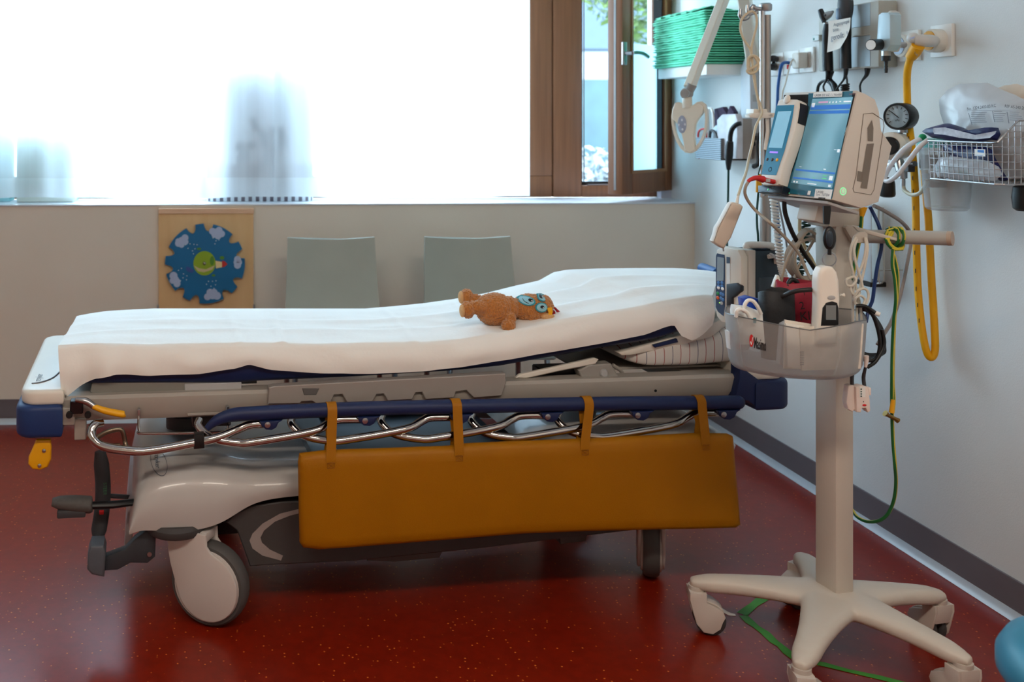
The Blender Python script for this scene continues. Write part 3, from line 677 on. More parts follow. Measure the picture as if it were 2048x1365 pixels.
MB(BF).box(q.x-.012, q.x+.09, .05, .10, q.z+.002, q.z+.045, .003, 1).build('dark_bracket', black_p, bed)
# second (far) side rail, folded too
MB(BF).tube([(.62, BWD+.04, .52), (.68, BWD+.04, .54), (1.9, BWD+.04, .54)], .018, 12).build('side_rail', navy, bed)

# --- base hood (lofted)
hood_m = mat('pearl grey hood plastic', (184, 180, 176), .3, var=.02, coat=.25)
def hood(st, name):
    rows = []
    for (u, zb_, zt_, ins, vn) in st:
        d = zt_-zb_; half = [(vn+ins, zb_), (vn+ins-.006, zb_+.32*d), (vn+ins+.004, zb_+.62*d), (vn+ins+.03, zb_+.86*d), (vn+ins+.085, zb_+.97*d), (vn+ins+.17, zt_)]
        rows.append([V((u, v, z)) for v, z in half]+[V((u, BWD-v, z)) for v, z in half[::-1]])
    return subsurf(MB(BF).grid(rows).build(name, hood_m, bed, ang=180), 2)
hst = [(B(258, 1066, .0).x, .243, .262, .0, .0), (B(266, 1050, 0).x, .247, .33, .0, .0), (B(282, 1000, 0).x, .256, .382, .0, -.004), (B(318, 950, 0).x, .254, .408, .0, -.01), (B(370, 930, 0).x, .248, .418, .0, -.012), (B(430, 930, 0).x, .258, .415, .0, -.012), (B(470, 930, 0).x, .283, .402, .005, -.008), (B(505, 930, 0).x, .305, .388, .012, .0), (B(560, 930, 0).x, .316, .382, .014, .004), (B(680, 930, 0).x, .318, .38, .014, .004)]
ho = hood(hst, 'foot_hood')
mid0 = hst[-1][0]
hend = B(1474, 840, .04).x
hst2 = [(hend-.0, .385, .40, .03, .02), (hend-.03, .36, .432, .01, .01), (hend-.10, .33, .448, 0, .005), (hend-.25, .30, .452, 0, 0), (hend-.45, .29, .448, 0, 0), (hend-.56, .30, .43, .008, 0), (hend-.60, .31, .395, .012, .004)]
hood(hst2, 'head_hood')
mid1 = hst2[-1][0]
MB(BF).box(mid0-.02, mid1+.02, .015, BWD-.015, .315, .345, .006).build('tray_deck', mat('slate grey tray', (58, 64, 72), .45, var=.03), bed)
rim = MB(BF)
rr = [(mid0-.04, .03), (mid1+.02, .03), (mid1+.02, BWD-.03), (mid0-.04, BWD-.03)]
rim.prism([(mid0-.06, .405), (mid0+.02, .385), (mid0+.05, .34), (mid0-.06, .34)], .06, BWD-.06, bev=.006)
rim.build('tray_rim', mat('pale blue grey rim', (112, 132, 148), .35), bed)
MB(BF).box(mid0-.02, mid1+.02, BWD-.07, BWD-.03, .345, .412, .01).build('tray_wall', mat('pale blue grey rim', (112, 132, 148), .35), bed)
MB(BF).box(mid0+.05, mid1, BWD-.078, BWD-.069, .345, .402, .004).build('tray_lining', mat('slate grey tray', (58, 64, 72), .45), bed)
# dark fairing below, with a light curved stripe
fa = [(452, 1046), (470, 1028), (500, 1014), (560, 1005), (700, 1000), (1280, 985), (1280, 1060), (960, 1098), (700, 1124), (560, 1130), (500, 1134), (488, 1100), (474, 1062)]
side_f = MB(BF).prism([Bxz(x, y, .03) for x, y in fa], .03, .05, bev=.003, seg=1).build('side_fairing', mat('anthracite fairing', (66, 64, 64), .55, var=.03), bed)
s1 = [(600, 1018), (560, 1028), (525, 1048), (505, 1068), (499, 1082), (505, 1098), (525, 1112), (562, 1122)]; s2 = [(566, 1112), (540, 1100), (524, 1086), (521, 1076), (528, 1062), (550, 1044), (580, 1032), (600, 1027)]
ms = MB(BF); n_ = len(s1)
pa = [B(x, y, .0285) for x, y in s1]; pb = [B(x, y, .0285) for x, y in s2[::-1]]
ms.grid([pa, pb]); ms.build('fairing_stripe', mat('stripe grey', (150, 140, 136), .5), side_f)
MB(BF).box(.62, 1.75, .12, BWD-.12, .19, .315, .02).box(.36, .70, .14, BWD-.14, .17, .26, .01).build('chassis', black_p, bed)
MB(BF).prism([Bxz(x, y, .1) for x, y in ((728, 1085), (735, 1124), (790, 1126), (880, 1118), (895, 1085))], .1, .3, bev=.006).build('underside_box', mat('dark grey enamel', (84, 82, 82), .5), bed)
MB(BF).prism([Bxz(x, y, .16) for x, y in ((1118, 1070), (1122, 1090), (1172, 1084), (1178, 1060))], .16, .25, bev=.004).build('underside_box', mat('dark grey enamel', (84, 82, 82), .5), bed)
# lettering on the hood, laid onto its curved surface
from mathutils.bvhtree import BVHTree
def bvh_of(ob):
    bpy.context.view_layer.update(); ev = ob.evaluated_get(bpy.context.evaluated_depsgraph_get()); me = ev.to_mesh()
    t_ = BVHTree.FromPolygons([ev.matrix_world @ v.co for v in me.vertices], [list(p.vertices) for p in me.polygons]); ev.to_mesh_clear(); return t_
def decal(bv, pts2, faces, name, m, parent, lift=.0015):
    vs = []
    for (x, y) in pts2:
        d = ray(x, y).normalized(); h_, n_, _, _ = bv.ray_cast(CO, d)
        if h_ is None: return None
        vs.append(h_+(n_ if n_.dot(d) < 0 else -n_)*lift)
    return MB().add(vs, faces).build(name, m, parent, fixn=False)
hbv = bvh_of(ho)
cu = bpy.data.curves.new('t', 'FONT'); cu.body = 'stryker'; cu.size = 1; ob_ = bpy.data.objects.new('t', cu); COL.objects.link(ob_); bpy.context.view_layer.update()
me_ = bpy.data.meshes.new_from_object(ob_.evaluated_get(bpy.context.evaluated_depsgraph_get())); bpy.data.objects.remove(ob_); wmx = max(v.co.x for v in me_.vertices)
decal(hbv, [(309+v.co.y*14+v.co.x/wmx*3, 908+v.co.x/wmx*30) for v in me_.vertices], [list(p.vertices) for p in me_.polygons], 'lettering', mat('dark grey print', (62, 74, 92), .6, var=0), bed)
ov, no_ = [], 40
for k_ in (1.0, .93): ov += [(318+16*k_*math.cos(2*math.pi*i/no_)+6*math.sin(2*math.pi*i/no_), 926+28*k_*math.sin(2*math.pi*i/no_)) for i in range(no_)]
decal(hbv, ov, [[i, (i+1) % no_, no_+(i+1) % no_, no_+i] for i in range(no_)], 'logo_ring', print_g, bed)
# --- pedals at the foot end
def pedal(pts, r_, nm, m_): return MB(BF).tube([B(x, y, v) for x, y, v in pts], r_, 12, sub=5, flat=.7).build(nm, m_, bed)
pedal([(200, 903, .10), (203, 930, .10), (206, 975, .10), (204, 1020, .10), (198, 1060, .09), (196, 1078, .08)], [.014, .0205, .0205, .0205, .0205, .013], 'steer_pedal', mat('ribbed charcoal rubber', (48, 50, 54), .6, var=.05))
pt_ = Frame(BF.w(B(207, 985, .078)), (0, 0, -1), BF.y, BF.x)
text(pt_, 0, 'STEER', (-.025, 0), (.008, 0), 'lettering', mat('green print', (52, 150, 80), .6), bed, px=False)
MB(BF).box(-.006, .006, -.0166, -.0156, -.0, .006).build if False else None
q = B(203, 1026, .082); MB(BF).box(q.x-.006, q.x+.006, .080, .09, q.z-.005, q.z+.005, .001, 1).build('red_mark', print_r, bed)
MB(BF).tube([B(215, 992, .11), B(262, 995, .16), B(300, 1000, .2)], .006, 10).build('pedal_arm', dark_p, bed)
MB(BF).tube([B(170, 1012, .02), B(225, 1010, .03), B(275, 1004, .05), B(300, 1002, .10)], [.012, .012, .011, .011], 10, flat=.8).build('pump_pedal_arm', black_p, bed)
MB(BF).tube([B(104, 1005, .02), B(120, 1006, .02), B(150, 1008, .02), B(180, 1010, .02), B(185, 1010, .02)], [.012, .020, .025, .025, .018], 14, sub=4, flat=.85).build('pump_pedal', mat('ribbed grey rubber', (78, 76, 74), .65, var=.08, vscale=120), bed)
MB(BF).box(B(115, 1022, .02).x, B(172, 1022, .02).x, .0, .04, B(140, 1032, .02).z, B(140, 1016, .02).z, .004).build('pedal_underside', dark_p, bed)
bp_ = MB(BF).prism([Bxz(x, y, .02) for x, y in ((176, 1104), (182, 1087), (208, 1086), (212, 1100), (209, 1149), (184, 1144), (175, 1134))], .0, .07, bev=.007, seg=3).build('brake_pedal', mat('slate pedal rubber', (84, 90, 98), .55, var=.06), bed)
MB(BF).prism([Bxz(x, y, .04) for x, y in ((208, 1112), (250, 1096), (270, 1075), (290, 1060), (312, 1062), (310, 1112), (295, 1125), (262, 1124), (236, 1138), (208, 1140))], .03, .06, bev=.005).build('brake_pedal_arm', mat('dark blue grey plastic', (52, 56, 62), .5), bed)
q = B(299, 1109, .028); MB(BF).lathe([(.006, 0), (.006, .003)], q, (0, -1, 0), 14).build('pedal_bolt', steel, bed)
# front bumper flap of the hood
MB(BF).prism([Bxz(x, y, .1) for x, y in ((248, 1098), (256, 1010), (276, 985), (282, 1000), (268, 1050), (262, 1095))], .1, .5, bev=.003).build('hood_skirt', mat('pink grey plastic', (160, 146, 146), .5), bed)

# --- castors
cast_m = mat('castor cover plastic', (196, 188, 182), .4, var=.03)
tyre = mat('grey rubber tyre', (78, 76, 75), .7, var=.05)
def castor(ctr, r_, yaw, nm='castor'):
    """ctr: wheel centre in bed coordinates; yaw: turn of the wheel plane"""
    f = Frame(BF.w(ctr), BF.M.to_3x3() @ V((math.cos(yaw), math.sin(yaw), 0)), BF.M.to_3x3() @ V((-math.sin(yaw), math.cos(yaw), 0)), (0, 0, 1))
    w = MB(f).lathe([(r_*.80, -.022), (r_*.93, -.022), (r_*.985, -.015), (r_, -.005), (r_, .005), (r_*.985, .015), (r_*.93, .022), (r_*.80, .022)], (0, 0, 0), (0, 1, 0), 40)
    root = w.build('castor', tyre, bed)
    for s_ in (-1, 1):
        MB(f).lathe([(r_*.86, .021*s_), (r_*.845, .027*s_), (r_*.82, .028*s_), (r_*.80, .0245*s_), (r_*.5, .030*s_), (0, .032*s_)], (0, 0, 0), (0, 1, 0), 36).build('wheel_cover', cast_m, root)
    # fork: shell from stem to hub, on each side
    sx, sz = -r_*.62, r_*1.27
    shp0 = [(-r_*.83-.012, sz), (-r_*.80, sz-.05), (-r_*.66, .015), (-r_*.60, -.02), (-r_*.40, -r_*.28), (r_*.15, -r_*.1), (r_*.34, r_*.30), (r_*.28, r_*.6), (r_*.02, r_*.80), (r_*.04, sz-.025), (r_*.02, sz)]
    shp = [(-r_*1.02, sz), (-r_*1.0, r_*.8), (-r_*.93, r_*.45), (-r_*.82, r_*.1)]+[(r_*.06+r_*.80*math.cos(R(a_)), r_*.80*math.sin(R(a_))) for a_ in range(202, 425, 12)]+[(r_*.16, r_*.86), (r_*.06, r_*.98), (r_*.05, sz)]
    for s_ in (-1, 1):
        MB(f).prism(shp, s_*.026, s_*.037, bev=.005, seg=2).build('fork', cast_m, root)
    MB(f).box(-r_*.83-.01, r_*.02, -.026, .026, r_*1.04, sz, .004).build('fork_crown', cast_m, root)
    return f, root
wr = .107
wc = B(425, 1164, .01); wc = V((wc.x-.006, .004, wr+.001))
f1, cs1 = castor(wc, wr, R(-30))
MB(BF).lathe([(.02, .235-.008), (.076, .232), (.082, .240), (.082, .252), (.074, .262), (.02, .262)], (wc.x-.085, .05, 0), (0, 0, 1), 36).build('bumper_ring', rubber, bed)
wc2 = B(1306, 1113, .115); wc2 = V((wc2.x, .13, wr+.001))
castor(wc2, wr, R(64))
castor(V((wc.x+.05, BWD-.08, wr+.001)), wr, R(-20)); castor(V((wc2.x-.05, BWD-.10, wr+.001)), wr, R(20))
MB(BF).lathe([(.03, .235), (.076, .235), (.08, .245), (.076, .26), (.03, .26)], (wc2.x, .17, 0), (0, 0, 1), 24).lathe([(.03, .235), (.076, .235), (.08, .245), (.076, .26), (.03, .26)], (wc2.x-.05, BWD-.15, 0), (0, 0, 1), 24).lathe([(.03, .235), (.076, .235), (.08, .245), (.076, .26), (.03, .26)], (wc.x+.05, BWD-.1, 0), (0, 0, 1), 24).build('castor_mount', rubber, bed)
MB(BF).box(wc2.x-.05, wc2.x+.05, .14, BWD-.1, .25, .33, .01).build('castor_beam', dark_p, bed)
# lift columns between base and litter
MB(BF).lathe([(.06, .40), (.06, .45), (.05, .45), (.05, .54)], (.45, BM, 0), (0, 0, 1), 24).build('lift_column', dark_p, bed)
MB(BF).lathe([(.06, .43), (.06, .46), (.05, .46), (.05, .54)], (1.65, BM, 0), (0, 0, 1), 24).build('lift_column', dark_p, bed)
# hood lettering on the top front shoulder
hl = Frame(BF.w((.33, .035, .395)), (BF.y*.55+V((0, 0, 1))*-.0+BF.x*.0), (-V((0, 0, 1))*.93-BF.x*-.37), V((0, 0, 1))*.37-BF.x*.93)
# ------------------------------------------------------------------ sheet and mattress
TAB = [(116, 802, 692, 150, 640), (128, 798, 691, 158, 638), (160, 774, 689, 185, 633), (190, 759, 688, 215, 629), (230, 748, 688, 250, 627), (300, 752, 690, 310, 624), (400, 748, 690, 400, 624), (470, 738, 689, 470, 624), (498, 729, 688, 500, 624), (540, 740, 689, 540, 624), (640, 747, 689, 640, 624), (750, 748, 688, 740, 624), (850, 743, 686, 800, 619), (920, 735, 682, 860, 613), (1000, 722, 668, 925, 604), (1100, 705, 645, 1000, 590), (1200, 688, 626, 1060, 575), (1290, 670, 612, 1110, 564), (1330, 655, 606, 1142, 546), (1348, 650, 603, 1160, 544), (1362, 672, 600, 1215, 542), (1385, 682, 595, 1300, 541), (1408, 668, 592, 1380, 541), (1425, 650, 592, 1440, 546)]
VC = .42
def sheet_col(px, dz=0):
    hy_, fy_, fx_, cy_ = (interp(TAB, px, c) for c in (1, 2, 3, 4))
    h = B(px+(8 if px < 125 else 0), hy_, .032); f = B(px, fy_, .05); c = B(fx_, cy_, VC)
    return h, f, c
cols = []
NC = 190
xs = [116+(1425-116)*(i/NC) for i in range(NC+1)]
for x in xs:
    h, f, c = sheet_col(x)
    lf_ = max(0, 1-abs(x-195)/70); lf_ = lf_*lf_*(3-2*lf_)
    wr_ = .004*noise.noise(V((x*.012, 3.1, 0)))+.0035*noise.noise(V((x*.03, 7.7, 0)))
    col = []
    for k in range(14):
        t = k/14; p = h.lerp(f, t); p.y -= .006*noise.noise(V((p.x*9, p.z*14, 3)))*math.sin(math.pi*t)+.022*lf_*(1-t)*math.sin((x-195)/26); p.y += h.y+(f.y-h.y)*t - (h.y+(f.y-h.y)*t) - .010*math.sin(math.pi*t)-wr_*math.sin(math.pi*min(1, t+.25)); col.append(p)
    f2 = f+V((0, .004, .0)); col.append(f2)
    for k in range(1, 61):
        t = k/60; p = f.lerp(c, t); e = math.sin(t*math.pi/2)**.8
        p.z = f.z+(c.z-f.z)*e
        p.z += .0022*noise.noise(V((p.x*7, p.y*16, 1.3)))
        # lengthwise fold lines left by the packing
        for vv, am, ph in ((.175, .0045, 0), (.30, .0055, 2)):
            d = (p.y-vv-.012*math.sin(p.x*3+ph)-.004*noise.noise(V((p.x*9, vv, 0))))/.011; am *= .35+.65*abs(noise.noise(V((p.x*2.1, vv*9, 2))))*2
            p.z += am*(math.exp(-d*d) if d > 0 else math.exp(-d*d*.12))
        for uu, am in ((.70, .004), (.58, .0022), (1.28, .003), (1.06, .0018)):
            d = (p.x-uu-.02*(p.y-.2)*math.copysign(1, uu-.6))/.006; p.z += am*(math.exp(-d*d) if d > 0 else math.exp(-d*d*.1))
        n9 = noise.noise(V((p.x*5.5, p.y*11, 9))); p.z += .0035*max(0, .35-abs(n9))*t*(1-t)*4
        col.append(p)
    for dv, dz in ((.07, -.004), (.13, -.018), (.17, -.05), (.175, -.10)): col.append(c+V((0, dv, dz)))
    cols.append(col)
sheet_m = mat('white paper sheet', (240, 238, 232), .8, var=.012, bump=.10, bscale=90)
sh = MB(BF).grid(cols).build('paper_sheet', sheet_m, None, ang=180)
tag(sh, 'white disposable paper sheet spread over the bed mattress', 'sheet')
sol = sh.modifiers.new('thick', 'SOLIDIFY'); sol.thickness = .0012; sol.offset = 0
# mattress
MBOT = [(150, 770), (200, 771), (300, 770), (470, 770), (500, 766), (700, 757), (900, 745), (1000, 735), (1100, 717), (1200, 699), (1300, 683), (1345, 672), (1362, 664)]
rows = []
ms_ = [i for i in range(0, 31)]
for i in ms_:
    x = 150+(1362-150)*i/30
    h, f, c = sheet_col(x); zb_ = B(x, interp(MBOT, x, 1), .06).z
    u = B(x, 700, .06).x
    zt_ = f.z-.010; zc = c.z-.016; dz = c.z-f.z
    uc = u
    cx_ = c.x*.5+u*.5
    if i in (0, 30): zt_ = zb_+(zt_-zb_)*.7; zc = zb_+dz+(zc-zb_-dz)*.7
    rows.append([V((u, .062, zb_+.004)), V((u, .05, zb_+.014)), V((u, .05, (zb_+zt_)/2)), V((u, .058, zt_-.012)), V((u, .08, zt_)), V((u, .25, zt_+dz*.6-.008)), V((u, .42, zc-.006)), V((u, .56, zc-.016)), V((u, .605, zc-.05)), V((u, .60, zb_+dz*.7)), V((u, .58, zb_+dz*.6-.003)), V((u, .3, zb_+dz*.4))])
mt = MB(BF).grid(rows, closed_cols=True, capends=True).build('mattress', navy, None, ang=60)
tag(mt, 'thin navy blue mattress under the white paper sheet', 'mattress')
# ------------------------------------------------------------------ striped pillow under the backrest
pm = bpy.data.materials.new('striped pillow cotton'); pm.use_nodes = True
nt = pm.node_tree; b = nt.nodes['Principled BSDF']; tc = nt.nodes.new('ShaderNodeTexCoord'); sp = nt.nodes.new('ShaderNodeSeparateXYZ'); nt.links.new(tc.outputs['Object'], sp.inputs[0])
base = lin((206, 202, 196)); prev = None
def stripes(period, off, width, colr, prev):
    ad = nt.nodes.new('ShaderNodeMath'); ad.operation = 'ADD'; ad.inputs[1].default_value = off; nt.links.new(sp.outputs['X'], ad.inputs[0])
    md = nt.nodes.new('ShaderNodeMath'); md.operation = 'PINGPONG'; md.inputs[1].default_value = period/2; nt.links.new(ad.outputs[0], md.inputs[0])
    lt_ = nt.nodes.new('ShaderNodeMath'); lt_.operation = 'LESS_THAN'; lt_.inputs[1].default_value = width; nt.links.new(md.outputs[0], lt_.inputs[0])
    mx = nt.nodes.new('ShaderNodeMix'); mx.data_type = 'RGBA'; nt.links.new(lt_.outputs[0], mx.inputs['Factor'])
    if prev is None: mx.inputs['A'].default_value = base
    else: nt.links.new(prev, mx.inputs['A'])
    mx.inputs['B'].default_value = lin(colr); return mx.outputs['Result']
o_ = stripes(.075, 0, .0009, (150, 60, 56), None); o_ = stripes(.075, .026, .0009, (150, 60, 56), o_); o_ = stripes(.075, .050, .0009, (74, 84, 108), o_)
nt.links.new(o_, b.inputs['Base Color']); b.inputs['Roughness'].default_value = .9
pc = B(1365, 714, .15); pu0 = B(1222, 714, .14).x; pu1 = B(1500, 714, .14).x
rows = []
for i in range(21):
    t = -1+2*i/20; row = []
    for j in range(28):
        a_ = 2*math.pi*j/28
        e = max(0, 1-abs(t)**3.5)**.5; sq = 1-.25*abs(t)**6
        cu_, cv = math.cos(a_), math.sin(a_)
        vv = .27+.205*sq*math.copysign(abs(cu_)**.45, cu_); hh_p = (.032+.030*min(1, (t+1)*.62)); h = hh_p*e*(.6+.4*e)*(math.copysign(abs(cv)**.62, cv) if cv > 0 else -abs(cv)**.3)
        u = (pu0+pu1)/2+(pu1-pu0)/2*t*(1-.05*abs(cu_)*abs(t))
        z = .604+hh_p+h+.005*noise.noise(V((u*9, vv*9, h*20)))
        z = max(z, .603)
        row.append(V((u, vv, z)))
    rows.append(row)
pw = MB(BF).grid(rows, closed_cols=True, capends=True).build('pillow', pm, None, ang=180); subsurf(pw, 1)
tag(pw, 'white pillow with thin red and blue stripes tucked under the raised backrest', 'pillow')
# ------------------------------------------------------------------ yellow pad hanging on the rail
vp0, vp1 = -.085, -.052
out_ = [(601, 912), (660, 905), (760, 902), (900, 897), (935, 892), (1050, 887), (1180, 882), (1300, 876), (1400, 871), (1462, 872), (1471, 876), (1476, 940), (1481, 1000), (1485, 1054), (1476, 1060), (1400, 1062), (1300, 1064), (1180, 1067), (1050, 1072), (900, 1084), (800, 1092), (700, 1100), (640, 1104), (608, 1100), (601, 1090), (600, 1040), (599, 980), (598, 930)]
pts = [B(x, y, vp0) for x, y in out_]
cpt = V((sum(p.x for p in pts)/len(pts), 0, sum(p.z for p in pts)/len(pts)))
def inset(p, k): d = V((p.x-cpt.x, 0, p.z-cpt.z)); L = V((d.x, 0, d.z)); return V((p.x-math.copysign(min(abs(d.x), k), d.x), p.y, p.z-math.copysign(min(abs(d.z), k), d.z)))
pdm = MB(BF)
ring = lambda k, y: [V((inset(p, k).x, y, inset(p, k).z)) for p in pts]
rings = [ring(.035, vp0-.004), ring(.014, vp0-.002), ring(.004, vp0+.004), ring(0, vp0+.013), ring(0, vp1-.012), ring(.004, vp1-.003), ring(.02, vp1)]
pdm.grid(rings, closed_cols=True, capends=True)
padth = thing('rail_pad', 'long mustard yellow padded cushion hung by four straps from the bed side rail', 'pad', BF.w((pts[12].x, vp0, 0)), A_BED)
MB_pad = pdm.build('cushion', yellow_v, padth, ang=50)
for (xt, xb) in ((662, 661), (910, 917), (1172, 1168), (1396, 1409)):
    yt = ry(xt); cen = B(xt, yt, vr); bot = B(xb, interp([(600, 912), (760, 902), (935, 893), (1180, 882), (1400, 872), (1470, 876)], xb, 1)+14, vp0+.003)
    w = .0125; rr_ = .0205; prof = [V((bot.x, vp0-.003, bot.z-.004)), V((bot.x, vp0-.002, bot.z+.012))]
    for k in range(0, 9):
        a_ = R(190-200*k/8); prof.append(V((cen.x, cen.y+rr_*math.cos(a_)*1.0, cen.z+rr_*math.sin(a_)))) 
    prof.append(V((bot.x*.4+cen.x*.6, vp1-.002+.004, (bot.z+cen.z)/2))); prof.append(V((bot.x, vp1+.002, bot.z)))
    for k in range(1, 3): pass
    rows = []
    for i, p in enumerate(prof):
        rows.append([p+V((-w, 0, 0)), p+V((w, 0, 0))])
    st_ = MB(BF).grid(rows).build('strap', yellow_v, padth, ang=60)
    sd = st_.modifiers.new('thick', 'SOLIDIFY'); sd.thickness = .0022; sd.offset = 0
    sx = MB(BF); y_ = vp0-.0055
    for (x0, z0, x1, z1) in ((-.009, -.016, .009, -.016), (-.009, -.002, .009, -.002), (-.009, -.016, -.009, -.002), (.009, -.016, .009, -.002), (-.009, -.016, .009, -.002), (-.009, -.002, .009, -.016)):
        sx.tube([(bot.x+x0, y_, bot.z+z0), (bot.x+x1, y_, bot.z+z1)], .0005, 5)
    sx.build('stitching', mat('brown stitching', (150, 90, 0), .7, var=0), st_)
# ------------------------------------------------------------------ plush toy
TV = .128
fur = mat('brown plush fur', (198, 126, 56), .95, var=.25, vscale=260, bump=.9, bscale=420, sheen=.5)
def TP(x, y, v=TV): return B(x, y, v)
k_ = .00139
tz = TP(990, 618)
toy = thing('plush_toy', 'small brown plush animal with blue-ringed eyes lying on the paper sheet', 'toy', BF.w((tz.x, TV, TP(990, 655).z)), A_BED)
tb_ = MB(BF)
def el_(x, y, v, rx, rz, ryy, rot=0): tb_.ball(TP(x, y, v) if v == TV else V((TP(x, y).x, v, TP(x, y).z)), (rx*k_, ryy*k_, rz*k_), 24, 14, Matrix.Rotation(R(rot), 3, 'Y'))
el_(990, 619, TV, 40, 33, 33, 5); el_(1018, 617, TV, 20, 24, 25, 0)
el_(1062, 617, TV, 41, 29, 31, 6); el_(1086, 613, TV, 19, 23, 27)
el_(952, 613, TV-.02, 24, 14, 14, 6); el_(930, 617, TV-.022, 13, 17, 16)
el_(958, 606, TV+.035, 22, 13, 13, 4); el_(941, 598, TV+.038, 12, 15, 15, 15)
el_(1009, 634, TV-.046, 10, 15, 9, 25); el_(1003, 644, TV-.054, 14, 13, 12, 0)
el_(1025, 612, TV+.05, 10, 9, 16, 0)
bo = tb_.build('body', fur, toy, ang=180)
rm = bo.modifiers.new('fuse', 'REMESH'); rm.mode = 'VOXEL'; rm.voxel_size = .0022; rm.use_smooth_shade = True
sm = bo.modifiers.new('smooth', 'SMOOTH'); sm.iterations = 5; sm.factor = .5
tx = bpy.data.textures.new('fur pile', 'CLOUDS'); tx.noise_scale = .0045; tx.noise_depth = 1
fd = bo.modifiers.new('pile', 'DISPLACE'); fd.texture = tx; fd.strength = .0075; fd.mid_level = .42
def onhead(x, y, cx_, cy_, rx, rz, ryy, v=TV):
    p = TP(x, y); c_ = TP(cx_, cy_); d = max(0, 1-((p.x-c_.x)/(rx*k_))**2-((p.z-c_.z)/(rz*k_))**2)
    return V((p.x, v-ryy*k_*math.sqrt(d), p.z)), c_
def patch(x, y, rx, rz, m_, nm, lift, par, head=(1062, 617, 41, 29, 33), tilt=0):
    ms = MB(BF); rows = []
    # project a small elliptical patch onto the head surface
    for i in range(5):
        r_ = i/4; row = []
        for j in range(20):
            a_ = 2*math.pi*j/20; ca, sa = math.cos(a_)*rx*r_, math.sin(a_)*rz*r_
            xx = x+ca*math.cos(tilt)-sa*math.sin(tilt); yy = y+ca*math.sin(tilt)+sa*math.cos(tilt)
            p, c_ = onhead(xx, yy, *head); n_ = (p-V((c_.x, TV, c_.z))).normalized(); row.append(p+n_*lift)
        rows.append(row)
    ms.grid(rows, closed_cols=True); return ms.build(nm, m_, par, ang=180)
eb1 = mat('teal felt', (52, 150, 164), .85, var=.04); eb2 = mat('pale blue felt', (150, 204, 218), .85, var=.04)
for (x, y, rx, rz, pxp, pyp, nm) in ((1047, 599, 14, 8, 1053, 598, 'muzzle'), (1071, 610, 13, 9, 1071, 609, 'eye'), (1078, 594, 11, 6, 1075, 593, 'eye')):
    e_ = patch(x, y, rx, rz, eb1, nm, .002, toy); patch(x, y, rx*.8, rz*.78, eb2, 'iris', .0032, e_); patch(pxp, pyp, 4.0, 2.6, print_b, 'pupil', .0042, e_); patch(pxp+1.5, pyp+1, 1.1, .8, white_p, 'highlight', .005, e_)
ms = MB(BF); ms.tube([onhead(x, y, 1062, 617, 41, 29, 33)[0]+V((0, -.0052, .002)) for x, y in ((1040, 596), (1040, 599), (1043, 602), (1047, 603))], .0008, 6, sub=3); ms.build('smile', print_b, toy)
beige = mat('beige plush', (216, 168, 116), .95, var=.1, vscale=200, bump=.5, bscale=400)
for (x, y, v, rx, rz) in ((1084, 628, TV-.040, 14, 7), (1098, 601, TV+.02, 8, 6)):
    p = TP(x, y); MB(BF).ball((p.x, v, p.z), (rx*k_, 8*k_, rz*k_), 16, 10).build('ear', beige, toy)
for (x, y, v) in ((921, 619, TV-.022), (932, 600, TV+.038)):
    p = TP(x, y); MB(BF).ball((p.x-.002, v, p.z), (5*k_, 13*k_, 13*k_), 16, 10).build('foot_sole', beige, toy)
p0 = TP(1085, 610); lo = TP(1087, 626)
MB(BF).grid([[V((p0.x-.006, TV-.047, p0.z)), V((p0.x+.008, TV-.047, p0.z+.002))], [V((lo.x-.006, TV-.05, (p0.z+lo.z)/2)), V((lo.x+.006, TV-.05, (p0.z+lo.z)/2))], [V((lo.x-.006, TV-.046, lo.z)), V((lo.x+.005, TV-.046, lo.z))]]).build('tag_loop', mat('yellow ribbon', (240, 176, 20), .6), toy)
hr = MB(BF)
for pts_ in (((1095, 617, 0), (1104, 614, 0), (1112, 620, -.005), (1117, 634, -.01)), ((1112, 620, -.004), (1118, 625, -.006), (1123, 628, -.006)), ((1097, 619, -.01), (1104, 622, -.014), (1102, 632, -.018), (1094, 638, -.018)), ((1095, 620, -.012), (1100, 626, -.018), (1096, 634, -.02), (1088, 636, -.02))):
    hr.tube([TP(x, y)+V((0, v, 0)) for x, y, v in pts_], .0033, 8, sub=4)
hr.build('yarn_hair', mat('red yarn', (150, 20, 34), .9, var=.1), toy)
# ------------------------------------------------------------------ right wall
def W(x, y, off=0): return WR.px(x, y, -off)
